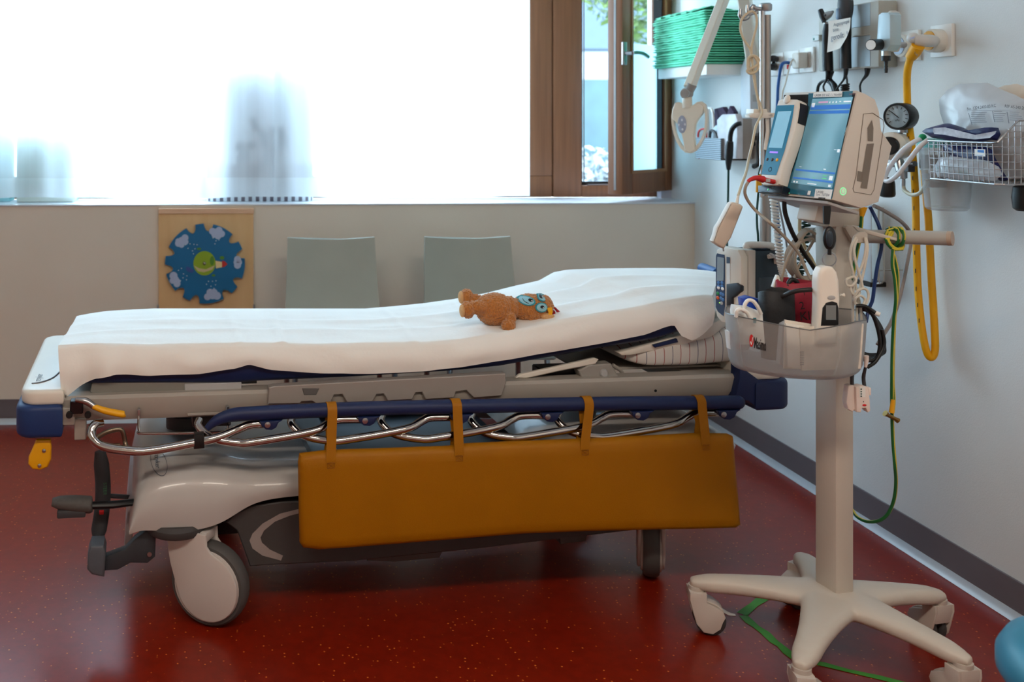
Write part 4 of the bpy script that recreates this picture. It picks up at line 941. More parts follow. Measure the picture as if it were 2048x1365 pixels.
# --- wall shelf with a stack of green cloths
sn, sf_ = W(1413, 140, .165).x, W(1316, 150, .165).x
zs0 = W(1413, 150, .165).z; zs1 = W(1413, 128, .165).z
tag(MB(WR).box(sf_, sn, -.165, -.001, zs0, zs1, .003).build('wall_shelf', white_p), 'thick white wall shelf carrying the stack of green cloths', 'shelf')
cloth_m = mat('green surgical cloth', (112, 216, 178), .9, var=.10, vscale=40, bump=.3, bscale=120)
ztop = W(1413, 19, .165).z
NCL = 22; th = (ztop-zs1)/NCL
def cloth(i, name='folded_cloth'):
    rc = random.Random(100+i); rows = []
    z0 = zs1+i*th+.0006; h = th-.0006
    jn = .020*rc.random(); jf = .02*rc.random(); fy = .008*rc.random()
    for k in range(29):
        t = k/28; x = (sf_-.028+jf)*(1-t)+(sn+.004+jn*.5)*t
        wv = .0022*noise.noise(V((x*14, i*3.7, 0)))+.001*math.sin(x*60+i)
        f = -.172-fy+.004*noise.noise(V((x*20, i*1.9, 4)))
        row = []
        for (yy, zz) in ((f+.004, 0), (f-.001, .18), (f-.002, .5), (f-.001, .82), (f+.004, 1), (-.09, 1.0), (-.012, 1), (-.006, .5), (-.012, 0), (-.09, 0)):
            if k in (0, 28): zz = .5+(zz-.5)*.35; yy = yy+.002
            row.append(V((x+(.003 if k == 28 else (-.003 if k == 0 else 0)), yy, z0+h*zz+(wv if 0 < zz < 1 else wv*.6))))
        rows.append(row)
    return MB(WR).grid(rows, closed_cols=True, capends=True).build(name, cloth_m, None, ang=70)
for i in range(NCL):
    o = cloth(i)
    tag(o, 'folded green surgical cloth in the stack on the white wall shelf', 'cloth', 'green cloths stacked on the wall shelf')
rc = W(1408, 20, .17)
rows = []
for k in range(50):
    t = k/49; x = sf_-.02+(sn-.03-sf_)*t
    rows.append([V((x, -.176+.006*math.sin(k*1.1), ztop+.002+.004*math.sin(k*.7))), V((x, -.12, ztop+.012+.012*abs(math.sin(k*.33+.4)))), V((x, -.03, ztop+.006))])
tag(MB(WR).grid(rows).build('ruffled_cloth', cloth_m, None, ang=180), 'loosely ruffled green cloth lying topmost on the cloth stack', 'cloth')

# --- exam lamp
lampc = mat('ivory lamp plastic', (226, 220, 204), .38, var=.02)
LA = yawframe(P(1378, 255, 3.35), R(-40))
def L(x, y, v=0): p = LA.px(x, y, v); return p
lmp = thing('exam_lamp', 'ivory examination lamp with an oval spoked head on a jointed wall arm', 'lamp', WR.w((W(1500, 250, .05).x, -.06, W(1500, 270, .05).z)))
outer = [(1350, 206), (1357, 204), (1364, 208), (1372, 214), (1385, 211), (1394, 204), (1402, 203), (1410, 209), (1414, 222), (1415, 240), (1413, 258), (1408, 275), (1400, 291), (1391, 302), (1380, 307), (1370, 305), (1361, 297), (1353, 284), (1347, 268), (1343, 250), (1342, 232), (1345, 217)]
cc = (1379, 250)
def sc_(p, k): return (cc[0]+(p[0]-cc[0])*k, cc[1]+(p[1]-cc[1])*k)
t_ = .020
oo = [L(*p) for p in outer]; ii = [L(*sc_(p, .87)) for p in outer]
bk = lambda q, d: [p+V((0, d, 0)) for p in q]
m_ = MB(LA).grid([oo, ii, bk(ii, t_), bk(oo, t_)], closed_rows=True, closed_cols=True)
head = m_.build('lamp_head', lampc, lmp, ang=30)
pl_ = [(1350, 207), (1364, 209), (1372, 215), (1385, 212), (1398, 205), (1408, 214), (1406, 226), (1397, 238), (1391, 250), (1389, 270), (1391, 300), (1380, 306), (1370, 302), (1366, 280), (1360, 256), (1350, 243), (1344, 236), (1345, 220)]
MB(LA).prism([xz(L(x, y)) for x, y in pl_], -.003, t_-.002, bev=.002, seg=1).build('spoke_plate', lampc, head)
q = L(1364, 249, -.0035)
MB(LA).ball((q.x, -.0035, q.z), (.0145, .0012, .030), 24, 10).build('control_panel', mat('lavender grey panel', (160, 170, 190), .45), head)
kb = MB(LA)
for (x, y) in ((1364, 240), (1358, 250), (1370, 249), (1365, 259)):
    q = L(x, y, -.005); kb.ball((q.x, -.005, q.z), (.0032, .0012, .0045), 10, 6)
kb.build('control_buttons', mat('pale button', (214, 218, 226), .5), head)
q = L(1404, 213, -.001); MB(LA).ball((q.x+.006, .006, q.z), (.003, .003, .003), 8, 6).build('orange_mark', mat('orange print', (220, 130, 50), .6), head)
q = L(1373, 200); q2 = L(1373, 216)
MB(LA).lathe([(.017, 0), (.015, .05), (.011, .052)], (q.x, .008, q2.z), (0, 0, 1), 18).build('neck', lampc, lmp)
j = L(1372, 187)
jm = MB(LA).ball((j.x, .008, j.z), .021, 20, 12).tube([(j.x, -.018, j.z), (j.x, .034, j.z)], .014, 18).tube([(j.x+.002, .008, j.z), (j.x+.018, .008, j.z+.03)], .016, 14)
jm.build('joint', mat('grey joint plastic', (150, 148, 144), .45), lmp)
a0 = LA.w(L(1377, 176)+V((0, .008, 0))); a1 = P(1462, -40, 3.55)
def bar(p0, p1, w, h, nm, m, par):
    d = (p1-p0).normalized(); sd = d.cross(V((0, 0, 1))).normalized(); up = sd.cross(d); ms = MB()
    rows = [[p+sd*w*a_+up*h*b_ for a_, b_ in ((-.8, -1), (.8, -1), (1, -.8), (1, .8), (.8, 1), (-.8, 1), (-1, .8), (-1, -.8))] for p in (p0, p1)]
    ms.grid(rows, closed_cols=True, capends=True); return ms.build(nm, m, par)
bar(a0, a1, .0145, .016, 'lower_arm', lampc, lmp)
b0 = WR.w(W(1508, 135, .03)); b1 = P(1480, -70, 3.62)
bar(b0, b1, .022, .024, 'upper_arm', lampc, lmp)
MB().ball(P(1470, -60, 3.6), .04, 16, 10).build('elbow', lampc, lmp)
hs = [(1488, 118), (1499, 116), (1501, 240), (1499, 266), (1494, 272), (1487, 266), (1481, 250), (1480, 138)]
MB(WR).prism([xz(W(x, y, .05)) for x, y in hs], -.05, -.002, bev=.005, seg=2).build('wall_housing', mat('pale grey housing', (196, 200, 204), .45, var=.02), lmp)
q = W(1500, 205, .05); MB(WR).box(q.x-.004, q.x+.0015, -.04, -.015, q.z-.03, q.z+.03).build('rating_plate', grey_p, lmp)
cd = MB(WR).tube([W(x, y, o) for x, y, o in ((1482, 247, .12), (1474, 249, .13), (1465, 257, .14), (1461, 270, .14), (1460, 285, .14))], .009, 10, sub=4).build('cord', black_p, lmp)
MB(WR).tube([W(x, y, .14) for x, y in ((1460, 283), (1459, 292), (1458, 312), (1457, 326), (1457, 340))], [.012, .0145, .0145, .011, .007], 12).build('cord_connector', black_p, cd)
MB(WR).tube([W(x, y, o) for x, y, o in ((1457, 338, .14), (1456, 400, .12), (1454, 500, .09), (1455, 580, .07), (1450, 660, .05))], .0042, 8, sub=4).build('cord_lead', mat('dark green cord', (18, 66, 58), .5), cd)
# small grey switch box under the housing
sb = thing('switch_box', 'small grey wall box with a hanging black plug below the lamp housing', 'box', WR.w((W(1505, 320, .03).x, -.02, W(1505, 326, .03).z)))
q0, q1 = W(1493, 326, .04), W(1521, 282, .04)
MB(WR).box(q0.x, q1.x, -.04, -.001, q0.z, q1.z, .004).build('housing', mat('beige grey box', (168, 162, 154), .5), sb)
MB(WR).lathe([(.008, 0), (.008, .006)], (W(1509, 288, .04).x, -.04, W(1509, 288, .04).z), (0, -1, 0), 14).build('rubber_foot', black_p, sb)
MB(WR).tube([W(x, y, .06) for x, y in ((1521, 262), (1515, 285), (1515, 310), (1516, 328), (1508, 333))], [.005, .004, .004, .008, .010], 8, sub=3).build('plug_cord', black_p, sb)

# --- perforated metal bin on the wall and what it holds
bn, bf_ = W(1441, 300, .128).x, W(1391, 300, .128).x
zb0, zb1 = W(1441, 321, .128).z, W(1441, 277, .128).z
perf = bpy.data.materials.new('perforated steel'); perf.use_nodes = True
nt = perf.node_tree; b = nt.nodes['Principled BSDF']; b.inputs['Metallic'].default_value = .7; b.inputs['Roughness'].default_value = .4
tc = nt.nodes.new('ShaderNodeTexCoord'); wv = nt.nodes.new('ShaderNodeTexWave'); wv.bands_direction = 'Z'; wv.inputs['Scale'].default_value = 42; wv.inputs['Distortion'].default_value = 0
rp = nt.nodes.new('ShaderNodeValToRGB'); rp.color_ramp.elements[0].color = lin((70, 82, 92)); rp.color_ramp.elements[1].color = lin((150, 158, 164)); rp.color_ramp.elements[0].position = .3; rp.color_ramp.elements[1].position = .5
nt.links.new(tc.outputs['Object'], wv.inputs['Vector']); nt.links.new(wv.outputs['Fac'], rp.inputs['Fac']); nt.links.new(rp.outputs['Color'], b.inputs['Base Color'])
mbin = thing('wall_bin', 'perforated metal bin on the wall holding packets, below the green cloths', 'bin', WR.w(((bn+bf_)/2, -.07, zb0)))
MB(WR).prism([(bf_, zb0), (bn, zb0), (bn, zb1), (bf_, zb1)], -.128, -.124).box(bf_, bf_+.003, -.126, -.002, zb0, zb1).build('front_panel', perf, mbin)
MB(WR).box(bn-.003, bn, -.124, -.002, zb0, zb1).build('side_panel', mat('grey brown steel', (120, 112, 106), .4, .6), mbin)
MB(WR).box(bf_, bn, -.124, -.002, zb0, zb0+.003).build('bottom_panel', steel, mbin)
MB(WR).box(bf_, bn, -.004, -.002, zb0, zb1+.01).build('back_panel', steel, mbin)
def slab(pts, o0, o1, nm, m, lbl, cat, bev=.003, grp=None):
    o = MB(WR).prism([xz(W(x, y, o0)) for x, y in pts], -o0, -o1, bev=bev, seg=2).build(nm, m); return tag(o, lbl, cat, grp)
slab([(1447, 318), (1447, 236), (1484, 237), (1485, 318)], .085, .045, 'packet', mat('brown paper card', (168, 160, 152), .8, var=.05), 'grey brown printed card packet standing in the metal wall bin', 'packet')
slab([(1434, 318), (1433, 240), (1443, 229), (1470, 228), (1474, 240), (1474, 318)], .115, .09, 'packet', mat('clear bag film', (206, 206, 210), .3, var=.1, vscale=30), 'clear plastic bag of pink wrapped packets in the metal wall bin', 'packet', .005)
slab([(1418, 316), (1420, 262), (1430, 250), (1440, 256), (1441, 316)], .10, .03, 'glove_pack', mat('blue white film', (198, 216, 224), .5, var=.1, vscale=40), 'crumpled white glove pack in the metal wall bin', 'pack', .008)
for i, (pts, lb) in enumerate(((((1430, 316), (1428, 218), (1444, 214), (1452, 226), (1450, 316)), 'dark purple pouch sticking up at the left in the metal bin'), (((1456, 316), (1454, 226), (1459, 212), (1467, 224), (1468, 316)), 'dark purple pointed pouch sticking up at the right in the metal bin'))):
    slab(pts, .042, .020+.002*i, 'purple_pouch', mat('plum fabric', (58, 40, 66), .8, var=.1), lb, 'pouch')
tag(MB(WR).tube([W(x, y, .12) for x, y in ((1398, 318), (1396, 278), (1398, 263), (1406, 258), (1412, 262), (1413, 276), (1412, 318))], .004, 8, sub=4).build('red_tube', mat('red tube', (196, 54, 50), .5)), 'thin red tube loop inside the metal wall bin', 'tube')
tag(MB(WR).tube([W(x, y, .06) for x, y in ((1417, 300), (1416, 225), (1419, 217), (1424, 220), (1427, 240), (1427, 300))], .0055, 8, sub=4).build('white_tube', white_p), 'white bent tube standing behind the lamp head in the metal bin', 'tube')
tag(MB(WR).tube([W(x, y, .115) for x, y in ((1419, 315), (1420, 268), (1426, 262), (1434, 274), (1436, 300))], .006, 8, sub=4).build('grey_strap', dark_p), 'dark grey strap curving out of the metal wall bin', 'strap')

# --- socket plates
def plate(x0, y0, x1, y1, nm, lbl, cat, off=.010, m=white_p, grp=None):
    a_, c_ = W(x0, y1, off), W(x1, y0, off)
    zz0 = (W(x0, y1, off).z+W(x1, y1, off).z)/2; zz1 = (W(x0, y0, off).z+W(x1, y0, off).z)/2
    t = thing(nm, lbl, cat, WR.w(((a_.x+c_.x)/2, -.005, zz0)), 0, grp)
    MB(WR).box(a_.x, c_.x, -off, -.0005, zz0, zz1, .003).build('cover_plate', m, t)
    return t, V(((a_.x+c_.x)/2, -off, (zz0+zz1)/2)), (a_.x, c_.x, zz0, zz1)
WH = 'white wall socket plates'
t1, c1, _ = plate(1532, 107, 1566, 152, 'wall_socket', 'white wall socket plate with two black plugs, farthest of the row', 'socket', grp=WH)
t2, c2, _ = plate(1567, 102, 1597, 148, 'wall_socket', 'white data socket plate holding the blue network plug', 'socket', grp=WH)
t3, c3, bx3 = plate(1598, 95, 1626, 145, 'wall_socket', 'white framed wall socket with the cream adapter plugged in', 'socket', grp=WH)
MB(WR).lathe([(.019, 0), (.019, .003), (.016, .003), (.016, 0)], (c1.x, -.010, c1.z), (0, -1, 0), 20).build('socket_face', cream2, t1)
MB(WR).box(c2.x-.014, c2.x+.014, -.0125, -.010, c2.z-.012, c2.z+.016, .001, 1).build('port_block', grey_p, t2)
MB(WR).box(c3.x-.022, c3.x+.030, -.014, -.010, c3.z-.028, c3.z+.028, .002, 1).build('inner_frame', cream, t3)
q = W(1606, 122, .04)
MB(WR).box(c3.x-.022, c3.x+.022, -.05, -.014, c3.z-.03, c3.z+.026, .006).build('power_adapter', cream, None)
tag(bpy.data.objects['power_adapter'], 'cream coloured square power adapter plugged into the framed socket', 'adapter')
for nm, ps, rr_, lb in (('black_plug', ((1553, 118, .012), (1546, 117, .04), (1538, 120, .05), (1531, 126, .05), (1528, 145, .04), (1527, 300, .03)), [.011, .012, .009, .007, .004, .004], 'black angled mains plug in the upper part of the farthest socket'), ('black_plug', ((1549, 134, .012), (1544, 134, .04), (1538, 134, .05), (1531, 134, .055), (1527, 150, .05), (1525, 320, .04)), [.014, .012, .010, .009, .004, .004], 'black flared mains plug in the lower part of the farthest socket')):
    tag(MB(WR).tube([W(*p) for p in ps], rr_, 10, sub=4).build(nm, black_p), lb, 'plug')
bc = mat('blue network cable', (24, 82, 150), .45)
tag(MB(WR).tube([W(x, y, o) for x, y, o in ((1578, 126, .014), (1572, 125, .03), (1566, 127, .05), (1562, 134, .06), (1559, 150, .06), (1556, 175, .06), (1555, 200, .06), (1553, 260, .05), (1552, 420, .05), (1556, 520, .05))], [.006, .006, .006, .006, .005, .005, .005, .005, .005, .005], 10, sub=4).build('network_cable', bc), 'blue network cable running down from the data socket behind the monitor', 'cable')
wc_ = mat('off white cable', (214, 208, 194), .5)
tag(MB(WR).tube([W(x, y, o) for x, y, o in ((1587, 118, .05), (1582, 125, .06), (1577, 142, .08), (1570, 170, .12), (1565, 186, .16), (1562, 230, .16))], .0026, 8, sub=4).build('thin_cable', wc_), 'thin off-white cable slanting from the cream adapter to the monitor top', 'cable')
q = W(1576, 133, .03); tag(MB(WR).box(q.x-.003, q.x+.004, -.034, -.026, q.z-.01, q.z+.006, .001, 1).build('red_tab', print_r), 'tiny red tab under the blue network plug', 'tab')

# --- diagnostic station (otoscope and ophthalmoscope handles)
OFF = .062
p0, p1 = W(1637, 143, OFF), W(1757, 135, OFF)
za, zt_ = W(1637, 143, OFF).z, W(1637, 22, OFF).z
ds = thing('diagnostic_station', 'beige wall panel holding two black instrument handles above the monitor', 'instrument panel', WR.w(((p0.x+p1.x)/2, -.03, za)))
MB(WR).box(p0.x, p1.x, -OFF, -.001, za, zt_, .004).build('wall_panel', mat('warm grey panel', (176, 172, 160), .45, var=.03), ds)
xr0, xr1 = W(1702, 60, OFF).x, W(1741, 60, OFF).x
pg = mat('blue grey panel face', (168, 184, 192), .35, var=.03)
MB(WR).box(xr0, xr1, -OFF-.0015, -OFF+.002, W(1720, 54, OFF).z, W(1720, 9, OFF).z, .001, 1).build('upper_face', pg, ds)
MB(WR).box(xr0, xr1, -OFF-.0015, -OFF+.002, W(1720, 134, OFF).z, W(1720, 72, OFF).z, .001, 1).build('lower_face', pg, ds)
MB(WR).box(xr0, xr1, -OFF-.006, -OFF, W(1720, 73, OFF).z, W(1720, 70, OFF).z, .001, 1).build('ledge', mat('warm grey panel', (176, 172, 160), .45), ds)
MB(WR).box(W(1632, 75, OFF).x, W(1646, 75, OFF).x, -OFF-.014, -OFF, W(1640, 82, OFF).z, W(1640, 70, OFF).z, .002, 1).build('cradle_clip', mat('pale grey clip', (196, 204, 200), .4), ds)
q = W(1630, 78, OFF+.01); MB(WR).ball((q.x, -OFF-.01, q.z), .006, 10, 8).build('green_button', mat('teal button', (0, 110, 96), .4), ds)
hd1 = thing('otoscope', 'black otoscope handle hanging at the left of the beige panel, cord below', 'instrument', WR.w((W(1658, 142, .09).x, -.09, W(1658, 142, .09).z)))
MB(WR).tube([W(x, y, .09) for x, y in ((1656, 48), (1655, 62), (1654, 80), (1655, 110), (1656, 142))], [.012, .015, .0145, .016, .016], 14).build('handle', black_p, hd1)
MB(WR).tube([W(x, y, .10) for x, y in ((1641, 20), (1645, 32), (1648, 44))], [.008, .010, .006], 12).tube([W(1645, 33, .10), W(1652, 30, .10)], .004, 8).build('otoscope_head', black_p, hd1)
MB(WR).lathe([(.014, 0), (.012, .02), (.004, .045)], W(1650, 34, .09), tuple(W(1665, 24, .09)-W(1650, 34, .09)), 14).build('speculum_cone', mat('smoky clear plastic', (150, 150, 148), .25, alpha=.8), hd1)
MB(WR).ball(W(1652, 47, .09), .007, 10, 8).build('bulb_ring', steel, hd1)
hd2 = thing('ophthalmoscope', 'black ophthalmoscope with oval head hanging behind the paper note', 'instrument', WR.w((W(1691, 137, .09).x, -.09, W(1691, 137, .09).z)))
MB(WR).tube([W(x, y, .09) for x, y in ((1694, 34), (1693, 60), (1691, 90), (1691, 137))], [.013, .014, .016, .017], 14).build('handle', black_p, hd2)
q = W(1691, 12, .095)
MB(WR).ball((q.x, -.095, q.z), (.024, .022, .062), 20, 14).build('oval_head', dark_p, hd2)
MB(WR).box(q.x-.014, q.x+.006, -.122, -.10, q.z-.045, q.z-.005, .008).build('head_panel', mat('glossy blue grey', (96, 116, 138), .2), hd2)
cds = MB(WR)
c1_ = MB(WR).tube([W(x, y, .08) for x, y in ((1656, 140), (1655, 152), (1652, 162), (1647, 172), (1648, 180), (1652, 186))], [.008, .006, .0032, .0032, .0032, .0032], 8, sub=4).build('cord', black_p, hd1)
MB(WR).tube([W(x, y, .07) for x, y in ((1664, 143), (1660, 158), (1668, 170), (1672, 182), (1676, 200))], [.007, .006, .009, .010, .010], 10, sub=4).tube([W(x, y, .06) for x, y in ((1634, 190), (1637, 172), (1645, 163), (1655, 163), (1664, 172), (1668, 186))], .005, 8, sub=4).build('cord_loop', black_p, hd1)
MB(WR).tube([W(x, y, .08) for x, y in ((1692, 136), (1691, 150), (1687, 160), (1678, 172), (1672, 182), (1670, 200))], [.008, .006, .0032, .0032, .0032, .0032], 8, sub=4).build('cord', black_p, hd2)
coil = [];
for k in range(60):
    t = k/59; a_ = t*2*math.pi*5; q = W(1690, 168+22*t, .08); coil.append(q+V((.011*math.cos(a_), .011*math.sin(a_), 0)))
MB(WR).tube([W(1692, 148, .08), W(1694, 160, .08)]+coil, .0028, 8).build('coiled_cord', black_p, hd2)
tag(MB(WR).tube([W(x, y, .05) for x, y in ((1735, 137, ), (1733, 150), (1724, 162), (1720, 172), (1721, 184), (1722, 192))], [.009, .006, .003, .003, .003, .003], 8, sub=4).build('station_cord', black_p), 'thin black cord leaving the lower right of the beige instrument panel', 'cord')
# handwritten note
nt_rows = []
cor = [((1657, 42), (1701, 35)), ((1657, 62), (1701, 55)), ((1656, 82), (1697, 74)), ((1654, 105), (1688, 96))]
NOF = .135
nrm = []
for i in range(13):
    t = i/12*3; k = min(2, int(t)); f = t-k
    l0 = W(cor[k][0][0]*(1-f)+cor[k+1][0][0]*f, cor[k][0][1]*(1-f)+cor[k+1][0][1]*f, NOF); r0 = W(cor[k][1][0]*(1-f)+cor[k+1][1][0]*f, cor[k][1][1]*(1-f)+cor[k+1][1][1]*f, NOF)
    nt_rows.append([l0.lerp(r0, s_/8)+V((0, .004*math.sin(s_/8*math.pi)-.012*(i/12)**2*(s_/8), 0)) for s_ in range(9)])
note = tag(MB(WR).grid(nt_rows).build('paper_note', mat('note paper', (226, 216, 204), .8, var=.02), None, ang=180), 'curling handwritten paper note stuck on the ophthalmoscope', 'note')
ink = mat('blue black ink', (60, 72, 92), .7, var=0)
text(WR, -NOF-.0012, 'Augenspiegel', (1667, 53), (1698, 45), 'handwriting', ink, note); text(WR, -NOF-.0012, 'bitte', (1666, 64), (1677, 61), 'handwriting', ink, note); text(WR, -NOF-.005, 'gerollt  !', (1662, 81), (1695, 73), 'handwriting', ink, note)

# --- gas outlets, flowmeter, yellow hose
t4, c4, _ = plate(1798, 61, 1836, 122, 'gas_outlet', 'white square gas outlet plate behind the flowmeter', 'outlet', .012)
t5, c5, _ = plate(1860, 49, 1903, 114, 'gas_outlet', 'white square gas outlet plate with the yellow ring', 'outlet', .012)
q = W(1808, 92, .03)
MB(WR).lathe([(.034, 0), (.034, .022), (.028, .026)], (c4.x-.006, -.012, c4.z), (0, -1, 0), 28).build('coupling', cream2, t4)
MB(WR).lathe([(.027, 0), (.027, .002), (.018, .003)], (c4.x-.006, -.038, c4.z), (0, -1, 0), 24).build('coupling_ring', mat('pale blue grey ring', (160, 172, 188), .4), t4)
MB(WR).lathe([(.034, 0), (.034, .028), (.029, .032)], (c5.x-.004, -.012, c5.z), (0, -1, 0), 28).build('coupling', cream2, t5)
MB(WR).lathe([(.028, 0), (.028, .002), (.018, .003)], (c5.x-.004, -.044, c5.z), (0, -1, 0), 24).build('coupling_ring', yellow_p, t5)
MB(WR).lathe([(.017, 0), (.015, .004)], (c5.x-.004, -.047, c5.z), (0, -1, 0), 18).build('coupling_bore', mat('blue grey bore', (70, 84, 98), .4), t5)
fl = thing('flowmeter', 'clear and white oxygen flowmeter with a black knob on the wall outlet', 'flowmeter', WR.w((W(1775, 104, .14).x, -.14, W(1775, 140, .14).z)))
MB(WR).prism([xz(W(x, y, .15)) for x, y in ((1752, 92), (1756, 30), (1762, 25), (1776, 25), (1780, 30), (1780, 90), (1772, 102), (1760, 102))], -.15, -.115, bev=.004).build('clear_tube', mat('clear pale plastic', (190, 214, 222), .2, alpha=.85), fl)
MB(WR).prism([xz(W(x, y, .13)) for x, y in ((1768, 96), (1769, 26), (1774, 21), (1779, 23), (1783, 30), (1783, 92), (1778, 104), (1772, 104))], -.125, -.098, bev=.006).build('back_body', cream, fl)
MB(WR).tube([W(1794, 90, .10), W(1808, 90, .05)], .009, 12).build('probe', steel, fl)
k0, k1 = WR.w(W(1742, 90, .19)), WR.w(W(1770, 89, .13))
MB().tube([k0, k1], .0165, 20).build('knob', black_p, fl)
MB().tube([k0-(k1-k0).normalized()*.002, k0+(k1-k0).normalized()*.003], .0145, 18).build('knob_cap', white_p, fl)
MB(WR).ball(W(1772, 92, .13), .018, 14, 10).tube([W(1772, 95, .13), W(1772, 113, .13)], .012, 14).build('valve_body', mat('satin nickel', (186, 184, 178), .3, .8), fl)
MB(WR).lathe([(.0125, 0), (.0125, -.014), (.006, -.016), (.0045, -.028), (.0055, -.03), (.0045, -.036), (.0055, -.038), (.004, -.05)], W(1772, 112, .13), (0, 0, 1), 14).build('hose_nozzle', black_p, fl)
hos = thing('air_hose', 'yellow gas hose looping down the right wall from the white coupling', 'hose', WR.w((W(1864, 716, .06).x, -.06, W(1864, 718, .06).z)))
MB(WR).tube([W(1870, 82, .05), W(1862, 82, .09), W(1842, 81, .12), W(1832, 80, .13)], [.013, .0175, .0175, .016], 14, sub=3).ball(W(1826, 76, .135), .016, 14, 10).build('coupling_body', mat('grey white coupling', (206, 204, 198), .35), hos)
text(WR, -.152, 'Dräger', (1820, 79), (1830, 75), 'lettering', print_blue, hos)
yh = mat('yellow hose rubber', (240, 174, 0), .45, var=.03)
MB(WR).tube([W(1836, 92, .13), W(1829, 104, .13), W(1821, 115, .13)], [.017, .017, .014], 14, sub=3).build('hose_sleeve', yellow_p, hos)
hp_ = [(1822, 112, .13), (1815, 140, .12), (1814, 180, .10), (1816, 230, .09), (1822, 280, .08), (1828, 340, .07), (1831, 400, .06), (1833, 500, .06), (1836, 580, .06), (1843, 650, .06), (1852, 700, .06), (1861, 716, .05), (1869, 706, .04), (1870, 680, .035), (1867, 620, .03), (1863, 560, .03), (1860, 500, .03), (1857, 440, .03), (1853, 400, .03), (1848, 340, .03)]
MB(WR).tube([W(*p) for p in hp_], .0098, 14, sub=6).build('hose', yh, hos)
hm = MB(WR)
for k in range(14):
    i = 3+k*.45; a_ = int(i); f = i-a_; p_, q_ = hp_[a_], hp_[a_+1]; x, y, o = (p_[n]*(1-f)+q_[n]*f for n in range(3)); c_ = W(x, y, o); hm.box(c_.x+.004, c_.x+.006, c_.y-.0096, c_.y-.0085, c_.z-.008, c_.z+.004)
hm.build('hose_print', print_b, hos)
text(WR, -.148, 'Vac', (1827, 108), (1835, 113), 'lettering', print_b, hos)

# --- suction regulator with gauge
rg = thing('suction_regulator', 'cream suction regulator with a round black pressure gauge on top', 'regulator', WR.w((W(1792, 300, .1).x, -.1, W(1792, 345, .1).z)))
gz = WR.w(W(1795, 233, .14)); ga = (gz-WR.w(W(1816, 233, .10))).normalized()
ga = (V((-.86, -.50, 0))).normalized()
MB().lathe([(.036, -.045), (.039, -.04), (.039, .0), (.036, .006), (.033, .006), (.032, .0)], gz, tuple(ga), 32).build('gauge_case', black_p, rg)
gf = MB().lathe([(.0, .001), (.0325, .001)], gz, tuple(ga), 32).build('gauge_face', mat('pale blue dial', (206, 224, 232), .4), rg)
gF = Frame(gz+ga*.0018, V((0, 0, 1)).cross(ga), -ga, (0, 0, 1))
tk = MB(gF)
for k in range(11):
    a_ = R(-40+k*26); tk.box(-.0008, .0008, -.0004, 0, .022, .029, M=Matrix.Rotation(a_-R(90), 4, 'Y'))
tk.box(-.001, .001, -.001, 0, -.006, .022, M=Matrix.Rotation(R(-50), 4, 'Y'))
tk.build('dial_marks', print_b, gf)
text(gF, -.0004, 'kPa', (-.006, -.014), (.006, -.014), 'lettering', print_b, gf, px=False)
r0, r1 = WR.w(W(1779, 292, .16)), WR.w(W(1806, 293, .05))
ax = (r1-r0).normalized()
MB().lathe([(.028, 0), (.040, .012), (.041, .03), (.041, .085), (.034, .10), (.030, .105)], r0, tuple(ax), 28).build('regulator_body', cream2, rg)
MB().lathe([(.024, -.018), (.026, -.014), (.026, .006)], r0, tuple(ax), 24).build('control_knob', black_p, rg)
MB(WR).tube([W(1806, 258, .10), W(1806, 266, .10)], .014, 12).build('gauge_stem', steel, rg)
MB(WR).tube([W(1775, 330, .10), W(1830, 328, .10)], .008, 10).tube([W(1770, 322, .1), W(1770, 348, .1)], .005, 8).tube([W(1797, 320, .12), W(1802, 342, .12)], .013, 12).lathe([(.011, 0), (.011, -.018), (.006, -.02), (.006, -.05)], W(1806, 344, .12), (0, 0, 1), 12).build('valve_fittings', steel, rg)
MB(WR).box(W(1812, 340, .12).x, W(1824, 340, .12).x, -.13, -.11, W(1818, 344, .12).z, W(1818, 331, .12).z, .002, 1).build('valve_tap', dark_p, rg)
MB(WR).lathe([(.003, .02), (.006, .016), (.018, .01), (.020, 0), (.021, -.03), (.019, -.037), (.012, -.04)], W(1775, 368, .11), (0, 0, 1), 20).build('hanging_knob', black_p, rg)
tubc = mat('cloudy tubing', (206, 206, 204), .35, alpha=.9)
MB(WR).tube([W(x, y, .12) for x, y in ((1806, 372), (1810, 382), (1824, 390), (1840, 386), (1850, 372), (1854, 360))], .0055, 10, sub=4).build('drain_tube', mat('pale yellow tubing', (200, 196, 172), .35), rg)
for (x, y) in ((1843, 322), (1849, 360)):
    q = W(x, y, .06); MB(WR).box(q.x-.012, q.x+.012, -.06, -.002, q.z-.022, q.z+.018, .003).build('wall_clamp', grey_p, rg)
# --- suction canister with a loop of tube
cl_m = bpy.data.materials.new('clear canister plastic'); cl_m.use_nodes = True
def clear(m, col, a, rough=.08):
    nt = m.node_tree; nt.nodes.clear(); out = nt.nodes.new('ShaderNodeOutputMaterial'); mx = nt.nodes.new('ShaderNodeMixShader')
    lw = nt.nodes.new('ShaderNodeLayerWeight'); lw.inputs['Blend'].default_value = .35
    mr = nt.nodes.new('ShaderNodeMapRange'); mr.inputs['To Min'].default_value = a; mr.inputs['To Max'].default_value = min(1, a+.5)
    tr = nt.nodes.new('ShaderNodeBsdfTransparent'); pb = nt.nodes.new('ShaderNodeBsdfPrincipled'); pb.inputs['Base Color'].default_value = lin(col); pb.inputs['Roughness'].default_value = rough
    nt.links.new(lw.outputs['Facing'], mr.inputs['Value']); nt.links.new(mr.outputs[0], mx.inputs['Fac']); nt.links.new(tr.outputs[0], mx.inputs[1]); nt.links.new(pb.outputs[0], mx.inputs[2]); nt.links.new(mx.outputs[0], out.inputs['Surface'])
clear(cl_m, (200, 204, 204), .16)
cc_ = W(1892, 420, .085); ct_ = W(1888, 286, .085)
